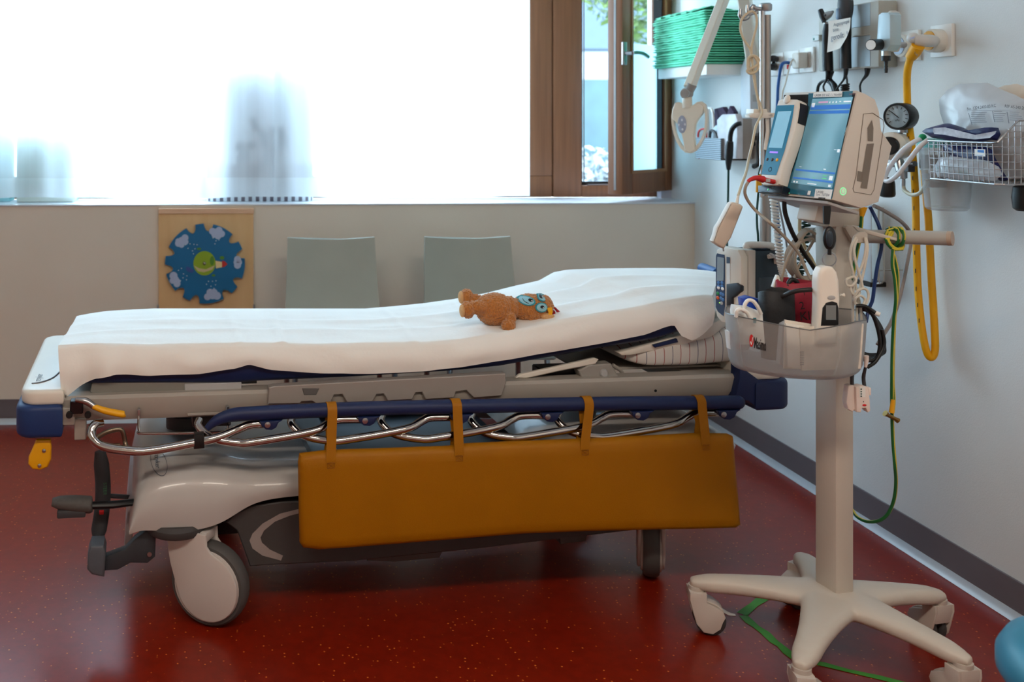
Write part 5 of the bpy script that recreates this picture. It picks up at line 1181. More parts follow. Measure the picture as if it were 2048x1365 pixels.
can = thing('suction_canister', 'clear suction canister with turquoise lid hanging behind the wire basket', 'canister', WR.w((cc_.x, -.085, cc_.z)))
hh = ct_.z-cc_.z
MB(WR).lathe([(.002, 0), (.046, .0), (.052, .006), (.066, hh-.02), (.068, hh-.018), (.068, hh-.01), (.065, hh-.01), (.050, .008), (.002, .004)], (cc_.x, -.082, cc_.z), (0, 0, 1), 36).build('canister_body', cl_m, can)
MB(WR).lathe([(.0, hh+.012), (.05, hh+.012), (.069, hh+.004), (.071, hh-.012), (.066, hh-.012)], (cc_.x, -.082, cc_.z), (0, 0, 1), 36).build('canister_lid', mat('turquoise lid', (112, 198, 190), .35), can)
q = W(1845, 275, .15); MB(WR).ball(q, .010, 14, 10).build('green_port', mat('green port plastic', (0, 150, 92), .35), can)
MB(WR).tube([W(x, y, o) for x, y, o in ((1848, 278, .14), (1832, 282, .17), (1806, 300, .19), (1782, 330, .20), (1771, 350, .20), (1770, 360, .20), (1778, 362, .20), (1795, 350, .20), (1815, 325, .19), (1838, 295, .18), (1856, 280, .16))], .0065, 12, sub=6).build('suction_tube', mat('milky silicone tube', (222, 224, 226), .35), can)
# --- wire basket and its contents
BO_ = .215
xb0, xb1 = W(1857, 300, BO_).x, W(1985, 300, BO_).x
zb_lo, zb_hi = W(1985, 369, BO_).z, W(1985, 286.5, BO_).z
bas = thing('wire_basket', 'steel wire basket on the right wall filled with wrapped breathing bags', 'basket', WR.w(((xb0+xb1)/2, -.1, zb_lo)))
xe = xb1+.012
zhi2 = zb_hi+.055
ms = MB(WR); wr_ = .0011
nx = 13
for k in range(nx+1):
    x = xb0+(xb1-xb0)*k/nx; ms.tube([(x, -BO_+.006, zb_lo), (x, -BO_, zb_hi)], wr_, 6).tube([(x, -BO_+.006, zb_lo), (x, -.004, zb_lo)], wr_, 6)
for k in range(6):
    t = k/5.5; z = zb_lo+(zb_hi-zb_lo)*t; yv = -BO_+.006*(1-t)
    ms.tube([(xb0, yv, z), (xb1, yv, z), (xe, yv+.012, z), (xe, -.004, z)], wr_, 6); ms.tube([(xb0, yv, z), (xb0, -.004, z)], wr_, 6)
for k in range(1, 14):
    y = -BO_+.0155*k; zt2 = min(zb_hi+max(0, (y+BO_-.0)*1.15), zhi2)
    ms.tube([(xe, y, zb_lo), (xe, y, zt2)], wr_, 6); ms.tube([(xb0, y, zb_lo), (xb0, y, zb_hi)], wr_, 6); ms.tube([(xb0, y, zb_lo), (xe, y, zb_lo)], wr_, 6)
for k in (1, 2, 3):
    z = zb_hi+.014*k; ms.tube([(xe, -BO_+.012*k+.008, z), (xe, -.004, z)], wr_, 6)
for k in range(10): x = xb0+(xe-xb0)*k/9; ms.tube([(x, -.004, zb_lo), (x, -.004, zhi2)], wr_, 6)
ms.build('wire_mesh', steel, bas)
MB(WR).tube([(xb0, -.004, zb_hi), (xb0, -BO_, zb_hi), (xb1, -BO_, zb_hi), (xe-.002, -BO_+.004, zb_hi+.002), (xe, -BO_+.055, zhi2), (xe, -.004, zhi2)], .0026, 8).build('rim_wire', steel, bas)
MB(WR).tube([(xb0, -.004, zb_lo), (xb0, -BO_+.006, zb_lo), (xb1, -BO_+.006, zb_lo), (xe, -BO_+.02, zb_lo), (xe, -.004, zb_lo)], .002, 8).build('base_wire', steel, bas)
q0, q1 = W(1949, 312, BO_+.003), W(1970, 299, BO_+.003)
tgp = MB(WR).box(q0.x, q1.x, -BO_-.003, -BO_-.002, q0.z, q1.z).build('name_tag', white_p, bas)
MB(WR).add([(W(x, y, BO_+.0035)) for x, y in ((1955, 300), (1968, 300.5), (1968, 306), (1955, 304.5))], [[0, 1, 2, 3]]).add([(W(x, y, BO_+.0035)) for x, y in ((1950, 310), (1965, 310.8), (1965, 311.6), (1950, 310.8))], [[0, 1, 2, 3]]).build('tag_print', print_blue, tgp)
def billow(outline, o0, dep, nm, m, lbl, cat, seed, amp=.006):
    """a puffed bag: outline in pixels on the plane off = o0, thickness dep"""
    c_ = W(sum(p[0] for p in outline)/len(outline), sum(p[1] for p in outline)/len(outline), o0)
    pts_ = [W(x, y, o0) for x, y in outline]; den = []
    for a_, b_ in zip(pts_, pts_[1:]+pts_[:1]):
        for k in range(3): den.append(a_.lerp(b_, k/3))
    rows = []
    for s_ in (-1, 1):
        rr_ = range(0, 9) if s_ < 0 else range(8, -1, -1)
        for i in rr_:
            r_ = i/8; row = []
            for p in den:
                g = c_.lerp(p, r_); h = dep/2*(1-r_**2.6)
                g = g+V((0, s_*h+ (amp*noise.noise(V((g.x*38+seed, g.z*38, s_)))*(1-r_*.6)), amp*.5*noise.noise(V((g.x*30, g.z*30+seed, 5)))))
                row.append(g)
            if not (s_ > 0 and i == 8): rows.append(row)
    o = MB(WR).grid(rows, closed_cols=True).build(nm, m, None, ang=55)
    return tag(o, lbl, cat)
film = bpy.data.materials.new('cloudy bag film'); film.use_nodes = True; clear(film, (196, 196, 196), .80, .22)
film2 = bpy.data.materials.new('clear wrinkled film'); film2.use_nodes = True; clear(film2, (224, 228, 232), .42, .12)
bag = billow([(1878, 200), (1895, 180), (1920, 168), (1952, 166), (1975, 165), (2000, 178), (2030, 190), (2060, 205), (2068, 260), (2062, 352), (2000, 362), (1905, 356), (1893, 300), (1888, 250), (1880, 225)], .10, .045, 'breathing_bag', film, 'large cloudy plastic bag printed with numbers standing in the wire basket', 'bag', 3, .004)
text(WR, -.128, 'No. 1324.2400.83 KC', (1934, 221), (1992, 214), 'lettering', print_b, bag); text(WR, -.128, 'REF AS-240-20 T', (2009, 215), (2056, 220), 'lettering', print_b, bag)
ln = MB(WR)
for (x0, y0, x1, y1, w) in [(1934, 222, 2050, 220, .7)]+[(1942, 226+i*3.8, 1970+rnd.random()*10, 225+i*3.8, 1.3) for i in range(6)]+[(1988, 223+i*3.9, 2004+rnd.random()*9, 223+i*3.9, 1.3) for i in range(6)]+[(2019, 224+i*4, 2036+rnd.random()*9, 225+i*4, 1.3) for i in range(5)]+[(1937, 226, 1944, 250, 2.4), (1985, 222, 1989, 244, 2.4), (2014, 224, 2018, 247, 2.4)]:
    a_, b_ = W(x0, y0, .1285), W(x1, y1, .1285); d = (b_-a_).normalized(); n_ = V((-d.z, 0, d.x))*.00045*w; ln.add([a_-n_, b_-n_, b_+n_, a_+n_], [[0, 1, 2, 3]])
ln.build('printed_lines', print_g, bag)
billow([(1992, 178), (2010, 170), (2034, 168), (2060, 176), (2075, 240), (2075, 350), (2010, 350), (1998, 240)], .035, .03, 'paper_bag', mat('cream wrap paper', (226, 208, 188), .8, var=.04), 'cream paper bag behind the cloudy bag in the wire basket', 'bag', 9)
navyf = mat('navy wrap', (24, 30, 84), .35, var=.3, vscale=40)
bp1 = billow([(1845, 264), (1852, 256), (1880, 250), (1900, 246), (1930, 258), (1955, 266), (1998, 254), (2002, 266), (1994, 281), (1960, 284), (1900, 283), (1865, 277)], .16, .05, 'blue_pack', navyf, 'navy blue and clear wrapped pack lying on top of the wire basket', 'pack', 1, .008)
MB(WR).grid([[W(x, y, .19)+V((0, .004*noise.noise(V((x*.3, y*.3, 0))), 0)) for x, y in r_] for r_ in (((1868, 256), (1890, 255), (1920, 262), (1950, 270), (1994, 262)), ((1866, 263), (1890, 263), (1920, 268), (1950, 276), (1990, 268)), ((1870, 268), (1890, 270), (1920, 276), (1950, 279), (1980, 276)))]).build('clear_window', mat('grey silver film', (178, 174, 180), .22, var=.2, vscale=60), bp1)
billow([(1880, 288), (1930, 290), (1968, 292), (1985, 300), (1992, 318), (2012, 350), (2018, 360), (2000, 362), (1975, 345), (1960, 322), (1930, 312), (1905, 314), (1886, 302)], .15, .03, 'blue_pack', navyf, 'navy blue wrapped mask pack squeezed inside the wire basket', 'pack', 4, .006)
billow([(1868, 330), (1880, 316), (1905, 312), (1940, 318), (1975, 322), (1998, 334), (2005, 350), (1990, 362), (1930, 360), (1875, 355)], .185, .04, 'clear_pack', film2, 'clear wrinkled pack at the bottom front of the wire basket', 'pack', 6, .006)
gr = MB(WR)
for (x, y) in ((1880, 336), (1887, 338), (1894, 337), (1918, 344), (1926, 345), (1935, 348)): gr.ball(W(x, y, .19), (.008, .004, .005), 10, 6)
tag(gr.build('green_fitting', mat('green fitting', (30, 120, 70), .5)), 'green plastic fittings inside the clear pack in the basket', 'fitting')
# knob at the right picture edge
q = W(2052, 396, .10)
kn = thing('wall_regulator', 'black rounded regulator at the right picture edge below the wire basket', 'regulator', WR.w((q.x, -.1, q.z-.03)))
MB(WR).lathe([(.02, -.032), (.027, -.026), (.03, 0), (.027, .026), (.018, .032)], q, (0, 0, 1), 24).build('grip', black_p, kn); MB(WR).tube([(q.x, -.1, q.z), (q.x, -.001, q.z)], .008, 10).build('stem', steel, kn)
# wire bracket and document pouch on the wall behind the cart column
wb = thing('wire_bracket', 'thin white wire bracket on the wall right of the monitor column', 'bracket', WR.w((W(1770, 560, .04).x, -.04, W(1770, 568, .04).z)))
MB(WR).tube([W(x, y, .06) for x, y in ((1757, 415), (1757, 560), (1760, 567), (1737, 568))], .0028, 8).tube([W(x, y, .05) for x, y in ((1766, 415), (1768, 560), (1764, 566), (1755, 567))], .0028, 8).tube([W(1752, 541, .05), W(1806, 540, .01)], .0022, 8).build('bracket_wire', mat('grey white wire', (176, 176, 170), .4), wb)
dp = thing('document_holder', 'clear document holder with papers behind the monitor column', 'holder', WR.w((W(1720, 560, .05).x, -.04, W(1720, 568, .05).z)))
clear2 = bpy.data.materials.new('clear holder plastic'); clear2.use_nodes = True; clear(clear2, (216, 220, 224), .25)
MB(WR).box(W(1690, 500, .07).x, W(1742, 500, .07).x, -.07, -.066, W(1715, 560, .07).z, W(1715, 400, .07).z, .001, 1).build('holder_front', clear2, dp)
MB(WR).box(W(1690, 500, .07).x, W(1742, 500, .07).x, -.072, -.02, W(1715, 568, .07).z, W(1715, 558, .07).z, .002, 1).build('holder_foot', black_p, dp)
for k in range(4):
    o = MB(WR).box(W(1692+k*2, 500, .06).x, W(1738-k*3, 500, .06).x, -.062+.008*k, -.061+.008*k, W(1715, 556, .06).z, W(1715, 410-4*k, .06).z).build('document', paper if k else mat('pale blue print paper', (206, 216, 228), .8, var=.15, vscale=90))
    tag(o, ('front blue-printed sheet' if k == 0 else ('white paper sheet behind the front one' if k < 3 else 'rearmost white paper sheet'))+' standing in the clear document holder', 'paper', 'papers in the document holder')
# ------------------------------------------------------------------ monitor cart
ccol = mat('cart enamel', (204, 195, 182), .42, var=.02, bump=.05, bscale=500)
kc = P(1672, 1203, 2.41)
KF = Frame((kc.x, kc.y, 0), (math.cos(R(9.5)), math.sin(R(9.5)), 0), (-math.sin(R(9.5)), math.cos(R(9.5)), 0), (0, 0, 1))
KW, KD = .052, .07
kcen = KF.w((KW/2, KD/2, 0))
cart = thing('monitor_cart', 'cream five-legged wheeled cart with a square column carrying the patient monitor', 'cart', kcen)
MB(KF).box(0, KW, 0, KD, .12, 1.06, .007).build('column', ccol, cart)
# five curved legs, one casting
tips = [P(1393, 1152, 2.56), P(1603, 1108, 2.70), P(1876, 1180, 2.49), P(1926, 1300, 2.20), P(1603, 1312, 2.18)]
TZ = .142
bm_ = bmesh.new(); bmesh.ops.create_cube(bm_, size=.001); bm_.free()
base = MB()
base.lathe([(.0, .168), (.05, .166), (.075, .156), (.08, .135), (.06, .112), (0, .11)], (kcen.x, kcen.y, 0), (0, 0, 1), 30)
for tp_c in tips:
    e = V((tp_c.x, tp_c.y, TZ-.018)); c0 = V((kcen.x, kcen.y, .138)); d = (e-c0); d.z = 0; dn = d.normalized(); s_ = V((-dn.y, dn.x, 0)); rows = []
    n = 14; Lg = d.length
    for i in range(n+1):
        t = i/n; c_ = c0.lerp(e, t); z = .140+(TZ-.018-.140)*t+.006*math.sin(t*math.pi); w = .052*(1-t)**2+.0285; h = .024-.004*t
        if i == n: w *= .55; h *= .55
        if i == n-1: w *= .93; h *= .96
        ext = 0 if i < n else .016
        rows.append([V((c_.x, c_.y, z))+dn*ext+s_*(w*math.copysign(abs(math.cos(a_))**.75, math.cos(a_)))+V((0, 0, h*math.copysign(abs(math.sin(a_))**.75, math.sin(a_)))) for a_ in [2*math.pi*k/16 for k in range(16)]])
    base.grid(rows, closed_cols=True, capends=True)
bo_ = base.build('base', ccol, cart, ang=180)
md = bo_.modifiers.new('fuse', 'REMESH'); md.mode = 'VOXEL'; md.voxel_size = .006; md.use_smooth_shade = True
sm = bo_.modifiers.new('smooth', 'SMOOTH'); sm.iterations = 8; sm.factor = .5
cm1 = mat('pale castor plastic', (200, 190, 180), .35, var=.04)
def small_castor(e, yaw, lever):
    f = Frame((e.x, e.y, 0), (math.cos(yaw), math.sin(yaw), 0), (-math.sin(yaw), math.cos(yaw), 0), (0, 0, 1))
    wr2 = .037; wx_ = .030
    root = MB(f).lathe([(.020, .118), (.020, .106), (.017, .102), (.017, .09)], (0, 0, 0), (0, 0, 1), 20).build('castor', cm1, cart)
    for s_ in (-1, 1):
        MB(f).lathe([(.012, s_*.006), (wr2-.004, s_*.006), (wr2, s_*.009), (wr2, s_*.019), (wr2-.004, s_*.022), (.012, s_*.022)], (wx_, 0, wr2+.001), (0, 1, 0), 26).build('wheel', rubber, root)
    sh_ = [(-.020, .108), (-.021, .09), (-.012, .055), (-.005, .03), (.012, .010), (.034, .008), (.052, .022), (.058, .040), (.064, .052), (.058, .068), (.040, .078), (.020, .086), (.020, .108)]
    for s_ in (-1, 1): MB(f).prism(sh_, s_*.022, s_*.029, bev=.003).build('housing', cm1, root)
    top = [(-.020, .108), (-.021, .09), (-.012, .06), (.0, .078), (.02, .082), (.045, .074), (.058, .06), (.062, .064), (.056, .072), (.040, .084), (.020, .09), (.020, .108)]
    MB(f).prism(top, -.023, .023, bev=.003).build('hood', cm1, root)
    if lever: MB(f).tube([(.055, 0, .062), (.075, 0, .052), (.092, 0, .050)], [.010, .008, .004], 10, flat=.5, sub=3).build('brake_lever', grey_p, root)
for tp_c, yw, lv in zip(tips, (R(-15), R(205), R(100), R(95), R(-10)), (1, 0, 0, 0, 1)): small_castor(V((tp_c.x, tp_c.y, 0)), yw, lv)
# mount head and cross handle
mh = MB(KF)
mh.box(-.022, KW+.02, -.002, KD+.004, 1.05, 1.095, .006)
mh.build('mount_head', ccol, cart)
h0, h1 = P(1618, 470, 2.52), P(1897, 477, 2.30)
hd_ = (h1-h0).normalized()
hdl = MB().tube([h0, h1], .0165, 20).build('handle_bar', mat('satin grey tube', (176, 174, 168), .35, var=.02), cart)
MB().tube([h1-hd_*.001, h1+hd_*.008], [.0172, .0165], 20).build('end_cap', mat('tan plastic cap', (176, 156, 138), .5), hdl)
MB().tube([h0-hd_*.012, h0+hd_*.014], .021, 6).build('clamp_knob', mat('cast grey knob', (164, 164, 160), .45), hdl)
def cprism(pts, d, th_, nm, m, par, bev=.002):
    """a plate traced in pixels at depth d, thickness th_ away from the viewer"""
    f = Frame(P(PX0, PY0, d), CR, CF, CU)
    return MB(f).prism([xz(f.px(x, y, 0)) for x, y in pts], 0, th_, bev=bev).build(nm, m, par)
cprism([(1694, 452), (1716, 452), (1722, 484), (1708, 486), (1690, 456)], 2.40, .05, 'handle_bracket', ccol, cart)
cprism([(1706, 452), (1722, 456), (1764, 468), (1800, 478), (1842, 483), (1843, 487), (1810, 486), (1760, 475), (1716, 463)], 2.36, .006, 'shelf_strip', ccol, cart)
cprism([(1705, 482), (1709, 472), (1718, 465), (1729, 463), (1736, 468), (1736, 478), (1731, 486), (1706, 487)], 2.345, .006, 'cable_hook', ccol, cart)
# ------------------------------------------------------------------ patient monitor
mc = CO + CR*1.254 + CF*2.33 + V((0, 0, -.066))
MF = yawframe(mc, R(-74.2)-YAW, R(16.8))
MW, MH, MD = .217, .254, .115
mon = thing('patient_monitor', 'cream patient monitor with a tilted dark touch screen on the cart', 'monitor', (mc.x, mc.y, 1.095))
def M_(x, y, v=0): return MF.px(x, y, v)
# side profile (y back, z up) extruded across the width
prof = [(0, -MH/2), (MD*.75, -MH/2+.004), (MD*1.12, -MH/2+.03), (MD*1.12, .035), (MD*.78, .06), (MD*.62, .10), (MD*.45, MH/2-.004), (MD*.2, MH/2), (0, MH/2)]
MB(MF).prism(prof, -MW/2, MW/2, ax=0, bev=.005, seg=2).build('housing', cream, mon)
gl_m = mat('black glass', (8, 14, 20), .06, var=0, coat=.5)
MB(MF).box(-MW/2+.004, MW/2-.006, -.002, .002, -MH/2+.005, MH/2-.006, .001, 1).build('front_glass', gl_m, mon)
teal_g = mat('teal panel glass', (44, 112, 136), .1, var=.12, vscale=5, coat=.4)
lx = [(1617, 187), (1615, 222), (1610, 252), (1603, 283), (1593, 318), (1584, 345), (1578, 360), (1573, 374), (1570, 386)]
lp = [M_(x, y, -.0026) for x, y in lx]; rp_ = [M_(1706-(1706-1664)*i/8, 182+(398-182)*i/8, -.0026) for i in range(9)]
MB(MF).grid([lp, rp_]).build('panel_face', teal_g, mon, fixn=False)
scr = bpy.data.materials.new('lit screen'); scr.use_nodes = True
nt = scr.node_tree; b = nt.nodes['Principled BSDF']; tc = nt.nodes.new('ShaderNodeTexCoord'); wv = nt.nodes.new('ShaderNodeTexNoise'); wv.inputs['Scale'].default_value = 9; wv.inputs['Detail'].default_value = 2
mp = nt.nodes.new('ShaderNodeMapping'); mp.inputs['Rotation'].default_value = (.4, 0, .3); mp.inputs['Scale'].default_value = (1, 1, .25)
rp = nt.nodes.new('ShaderNodeValToRGB'); rp.color_ramp.elements[0].color = lin((62, 118, 142)); rp.color_ramp.elements[1].color = lin((140, 196, 216)); rp.color_ramp.elements[0].position = .35; rp.color_ramp.elements[1].position = .65
nt.links.new(tc.outputs['Object'], mp.inputs['Vector']); nt.links.new(mp.outputs[0], wv.inputs['Vector']); nt.links.new(wv.outputs['Fac'], rp.inputs['Fac'])
nt.links.new(rp.outputs['Color'], b.inputs['Base Color']); b.inputs['Roughness'].default_value = .08
nt.links.new(rp.outputs['Color'], b.inputs['Emission Color']); b.inputs['Emission Strength'].default_value = .18
sq = [(1625, 198), (1706, 194), (1664, 377), (1582, 366)]
s_o = MB(MF).poly([M_(x, y, -.0032) for x, y in sq[::-1]]).build('screen', scr, mon, fixn=False)
def sp_(u, v): # u across, v down, on the screen quad
    a_ = M_(*sq[0], -.0038).lerp(M_(*sq[1], -.0038), u); b_ = M_(*sq[3], -.0038).lerp(M_(*sq[2], -.0038), u); return a_.lerp(b_, v)
def bars(lst, nm, m, par): 
    ms = MB(MF)
    for (u0, v0, u1, v1) in lst: ms.poly([sp_(u0, v0), sp_(u1, v0), sp_(u1, v1), sp_(u0, v1)])
    return ms.build(nm, m, par, fixn=False)
for bb_ in ((.01, .08, .99, .13), (.01, .145, .99, .18), (.03, .83, .99, .85), (.02, .925, .99, .945)): bars([bb_], 'status_bar', mat('screen blue bar', (56, 118, 200), .2, var=0, emit=(56, 118, 200), estr=.35), s_o)
icon_m = mat('screen white', (224, 236, 244), .3, var=0, emit=(224, 236, 244), estr=.4)
for bb_ in [(.02, .05, .10, .10), (.45, .04, .48, .06), (.53, .04, .56, .06), (.61, .04, .64, .06), (.70, .04, .74, .05), (.80, .04, .98, .055), (.84, .58, .90, .585), (.92, .575, .98, .61), (.1, .80, .16, .805), (.7, .80, .76, .81), (.05, .97, .09, .99), (.12, .97, .16, .99), (.4, .975, .62, .985), (.9, .965, .96, .99), (.88, .87, .96, .915)]: bars([bb_], 'screen_icon', icon_m, s_o)
bars([(.18, .035, .42, .055)], 'alarm_bar', mat('screen pink', (210, 160, 196), .3, var=0, emit=(210, 160, 196), estr=.3), s_o)
for bb_ in ((.72, .87, .82, .88), (.72, .90, .82, .91), (.5, .905, .54, .91)): bars([bb_], 'vital_value', mat('screen green', (90, 200, 140), .3, var=0, emit=(90, 200, 140), estr=.4), s_o)
st1 = MB(MF).poly([M_(x, y, -.0045) for x, y in ((1626, 195), (1684, 193.5), (1685, 182.5), (1627, 185.5))]).build('name_sticker', white_p, mon, fixn=False)
text(MF, -.0050, 'UKBB ZZ UZ 1 / Notfall', (1628.5, 193), (1682.5, 191), 'lettering', mat('dark grey print', (62, 74, 92), .6, var=0), st1)
st2 = MB(MF).poly([M_(x, y, -.0045) for x, y in ((1628, 396), (1661.5, 399), (1665.5, 379.5), (1631, 378))]).build('inventory_sticker', white_p, mon, fixn=False)
text(MF, -.0050, 'UKBB', (1632, 386), (1646, 387), 'lettering', print_g, st2); text(MF, -.0050, 'Inv. 10784', (1632, 391.5), (1658, 393), 'lettering', print_g, st2)
bm2 = MB(MF)
for k in range(11):
    a_ = M_(1637+k*1.3, 393.6+k*.1, -.005); bm2.box(a_.x, a_.x+.0007*(1+k % 2), -.0051, -.0047, a_.z-.005, a_.z-.001)
bm2.build('barcode', print_b, st2)
text(MF, -.0034, 'masimo', (1698, 190), (1711, 189), 'lettering', mat('red grey print', (150, 90, 96), .6, var=0), mon)
gm = mat('green glow', (120, 255, 170), .4, var=0, emit=(120, 255, 170), estr=.7)
MSI = Frame(MF.o+MF.x*(MW/2+.0005), MF.y, -MF.x, MF.z)    # right side face of the housing
MSF = lambda x, y: MF.px(x, y, MW/2+.001, 0)
q = MSF(1686, 383)
rg_ = MB(MF); 
for (r0, r1, mm, nm) in ((.0072, .0088, gm, 'power_ring'), (.0, .0072, white_p, 'power_button'), (.0022, .0032, gm, 'power_symbol')):
    ms = MB(MF); o_, i_ = [], []
    for k in range(28):
        a_ = 2*math.pi*k/28; o_.append(V((q.x+(.0004 if nm != 'power_symbol' else .0008), q.y+r1*math.cos(a_), q.z+r1*math.sin(a_)))); i_.append(V((q.x+(.0004 if nm != 'power_symbol' else .0008), q.y+r0*math.cos(a_), q.z+r0*math.sin(a_))))
    ms.grid([o_, i_], closed_cols=True); ms.build(nm, mm, mon, fixn=False)
dgy = mat('shadow beige', (120, 112, 102), .5)
def sidepoly(pts, off, nm, m, par): return MB(MF).poly([MF.px(x, y, MW/2+off, 0) for x, y in pts]).build(nm, m, par, fixn=False)
# bay outline on the side; flat slot and recess patches carry painted shade
ms = MB(MF); loop = [(1727, 228), (1745, 226), (1766, 240), (1768, 252), (1748, 380), (1742, 390), (1708, 384), (1706, 378), (1712, 352)]
ms.tube([MF.px(x, y, MW/2+.0004, 0) for x, y in loop], .0008, 6, closed=True); ms.build('bay_seam', dgy, mon)
sidepoly([(1744, 240), (1747, 256), (1746, 283), (1736, 282), (1735, 256)], .0012, 'bay_slot_shade', dgy, mon)
sidepoly([(1734, 288), (1748, 287), (1734, 378), (1721, 376), (1724, 364), (1714, 362), (1716, 342), (1725, 344)], .0012, 'bay_recess_shade', dgy, mon)
MB(MF).box(MW/2-.002, MW/2+.012, .02, .07, -.004, .0, .001, 1).build if False else None
MB(MF).box(-MW/2+.03, MW/2-.01, .0, MD*.8, -MH/2-.010, -MH/2-.003, .002).build('mount_plate', grey_p, mon)
MB(MF).box(-.02, .035, .04, MD*.6, -MH/2-.045, -MH/2-.008, .003).build('mount_stem', ccol, mon)
for k, (x, y) in enumerate(((1574, 386), (1578, 386.5))):
    a_ = M_(x, y, -.004); MB(MF).ball(a_, (.0012, .0006, .0012), 8, 6).build('indicator_light', gm, mon)
a_ = M_(1618, 386, -.004); MB(MF).box(a_.x-.004, a_.x+.004, -.0045, -.003, a_.z-.005, a_.z+.005, .001, 1).build('lock_icon', white_p, mon)
# ------------------------------------------------------------------ handheld docked on the left of the monitor front
HY = -.031
hh_ = thing('handheld_oximeter', 'cream handheld pulse oximeter docked on the left of the patient monitor', 'oximeter', MF.w((M_(1540, 372, HY).x, HY/2, M_(1540, 372, HY).z)))
def H(x, y, v=HY): return MF.px(x, y, v)
o_ = [(1556, 201), (1562, 198), (1592, 198.5), (1597, 202), (1597, 215), (1594, 235), (1590, 258), (1582, 288), (1574, 312), (1566, 336), (1562, 352), (1558, 368), (1554, 371), (1524, 370), (1521, 366), (1522, 352), (1530, 312), (1541, 258), (1550, 220)]
MB(MF).prism([xz(H(x, y)) for x, y in o_], HY, -.003, bev=.004, seg=2).build('body', cream2, hh_)
def hpoly(pts, v, nm, m, par): return MB(MF).poly([H(x, y, v) for x, y in pts]).build(nm, m, par, fixn=False)
hf = hpoly([(1522.5, 349), (1552.5, 350.5), (1560, 328), (1569, 302), (1578, 268), (1585, 236), (1588.5, 210), (1553, 211)], HY-.0008, 'face_panel', mat('blue handheld panel', (52, 136, 172), .15, var=.08, vscale=12, coat=.3), hh_)
hs_ = hpoly([(1537, 295.5), (1564, 296.5), (1583, 222), (1556, 223)], HY-.0014, 'screen', mat('pale lit screen', (150, 204, 226), .15, var=.08, vscale=14, emit=(120, 180, 210), estr=.25), hh_)
hpoly([(1539, 306), (1555, 307), (1556, 303.5), (1540, 302.5)], HY-.0016, 'alarm_light', mat('violet light', (150, 116, 240), .3, var=0, emit=(150, 116, 240), estr=.8), hh_)
for (x, y, m_, nm) in ((1534.5, 319, dark_p, 'round_button'), (1544.5, 319.5, dark_p, 'round_button'), (1554, 320, yellow_p, 'round_button')):
    p = H(x, y, HY-.001); MB(MF).ball((p.x, HY-.001, p.z), (.0040, .0014, .0042), 14, 8).build(nm, m_, hh_)
sd_ = MB(MF); c_ = H(1540, 339, HY-.0012)
for k in range(10):
    a_ = 2*math.pi*k/10; sd_.ball((c_.x+.005*math.cos(a_), HY-.0012, c_.z+.005*math.sin(a_)), (.0009, .0004, .0014), 6, 5)
sd_.build('speaker_grille', print_b, hh_)
p = H(1573, 202, HY-.001); MB(MF).ball((p.x, HY-.001, p.z+.004), (.010, .004, .011), 16, 10).build('release_button', cream2, hh_)
cF = MF.px(1599, 225, -MW/2+.09, 0)
MB(MF).prism([xz(H(x, y, HY+.002)) for x, y in ((1597.5, 206), (1600, 206), (1594, 246), (1591, 246))], HY+.004, HY+.03, bev=0).build('side_label', print_b, hh_)
MB(MF).prism([xz(H(x, y, -.02)) for x, y in ((1519, 372), (1570, 374), (1566, 388), (1519, 386))], -.026, -.002, bev=.003).build('dock_foot', mat('glossy dark dock', (24, 34, 44), .12), mon)
p = M_(1536, 379, -.027); MB(MF).ball(p, (.001, .0008, .0022), 8, 6).build('indicator_light', gm, mon)
# red plug and patient cable
redp = mat('red plastic plug', (196, 34, 34), .4)
pc_ = thing('oximeter_cable', 'grey patient cable with a red plug looping out of the handheld oximeter', 'cable', (H(1540, 360).x*0+MF.w(H(1540, 362)).x, MF.w(H(1540, 362)).y, MF.w(H(1540, 362)).z-.02))
D1 = (MF.w(H(1540, 360, HY-.012))-CO).dot(CF)
MB().tube([P(1547, 364, D1), P(1526, 359, D1-.005)], [.0085, .0085], 8, flat=.7).tube([P(1526, 359, D1-.005), P(1512, 356, D1-.01), P(1500, 360, D1-.015), P(1496, 364, D1-.015)], [.0085, .006, .0045, .004], 10, sub=4).build('red_plug', redp, pc_)
MB().box(-.005, .005, -.001, .001, -.004, .004, M=Matrix.Translation(P(1536, 361, D1-.012))).build('plug_tab', grey_p, pc_)
gcab = mat('taupe patient cable', (160, 148, 132), .5)
MB().tube([P(x, y, d) for x, y, d in ((1497, 363, D1-.015), (1491, 374, D1-.015), (1490, 388, D1-.01), (1498, 405, D1), (1515, 425, D1), (1540, 446, 2.3), (1560, 465, 2.32), (1580, 486, 2.33), (1598, 508, 2.34), (1612, 540, 2.34), (1622, 560, 2.33))], .0036, 10, sub=5).build('cable', gcab, pc_)
# ------------------------------------------------------------------ basket of the cart
bin_m = bpy.data.materials.new('smoky clear bin plastic'); bin_m.use_nodes = True; clear(bin_m, (178, 178, 176), .30, .3)
plan = [(1456, 2.44), (1450, 2.38), (1452, 2.31), (1470, 2.255), (1510, 2.215), (1560, 2.185), (1620, 2.165), (1680, 2.165), (1712, 2.19), (1730, 2.235), (1734, 2.29), (1726, 2.345), (1705, 2.38), (1640, 2.40), (1560, 2.42), (1490, 2.45)]
def rimz(px, d):
    y = interp([(1449, 626), (1480, 634), (1530, 644), (1580, 655), (1610, 661), (1640, 661), (1680, 651), (1710, 644), (1735, 640)], px, 1) if d < 2.34 else None
    if y is None: return .855 if px < 1600 else .858
    return CAMZ-(y-PY0)*d/FPX
def ground(px, d): q = P(px, 600, d); return V((q.x, q.y, 0))
pl_pts = [ground(*p) for p in plan]; rz_ = [rimz(*p) for p in plan]
cen = sum(pl_pts, V())/len(pl_pts)
n_ = len(plan); dense, dz_ = [], []
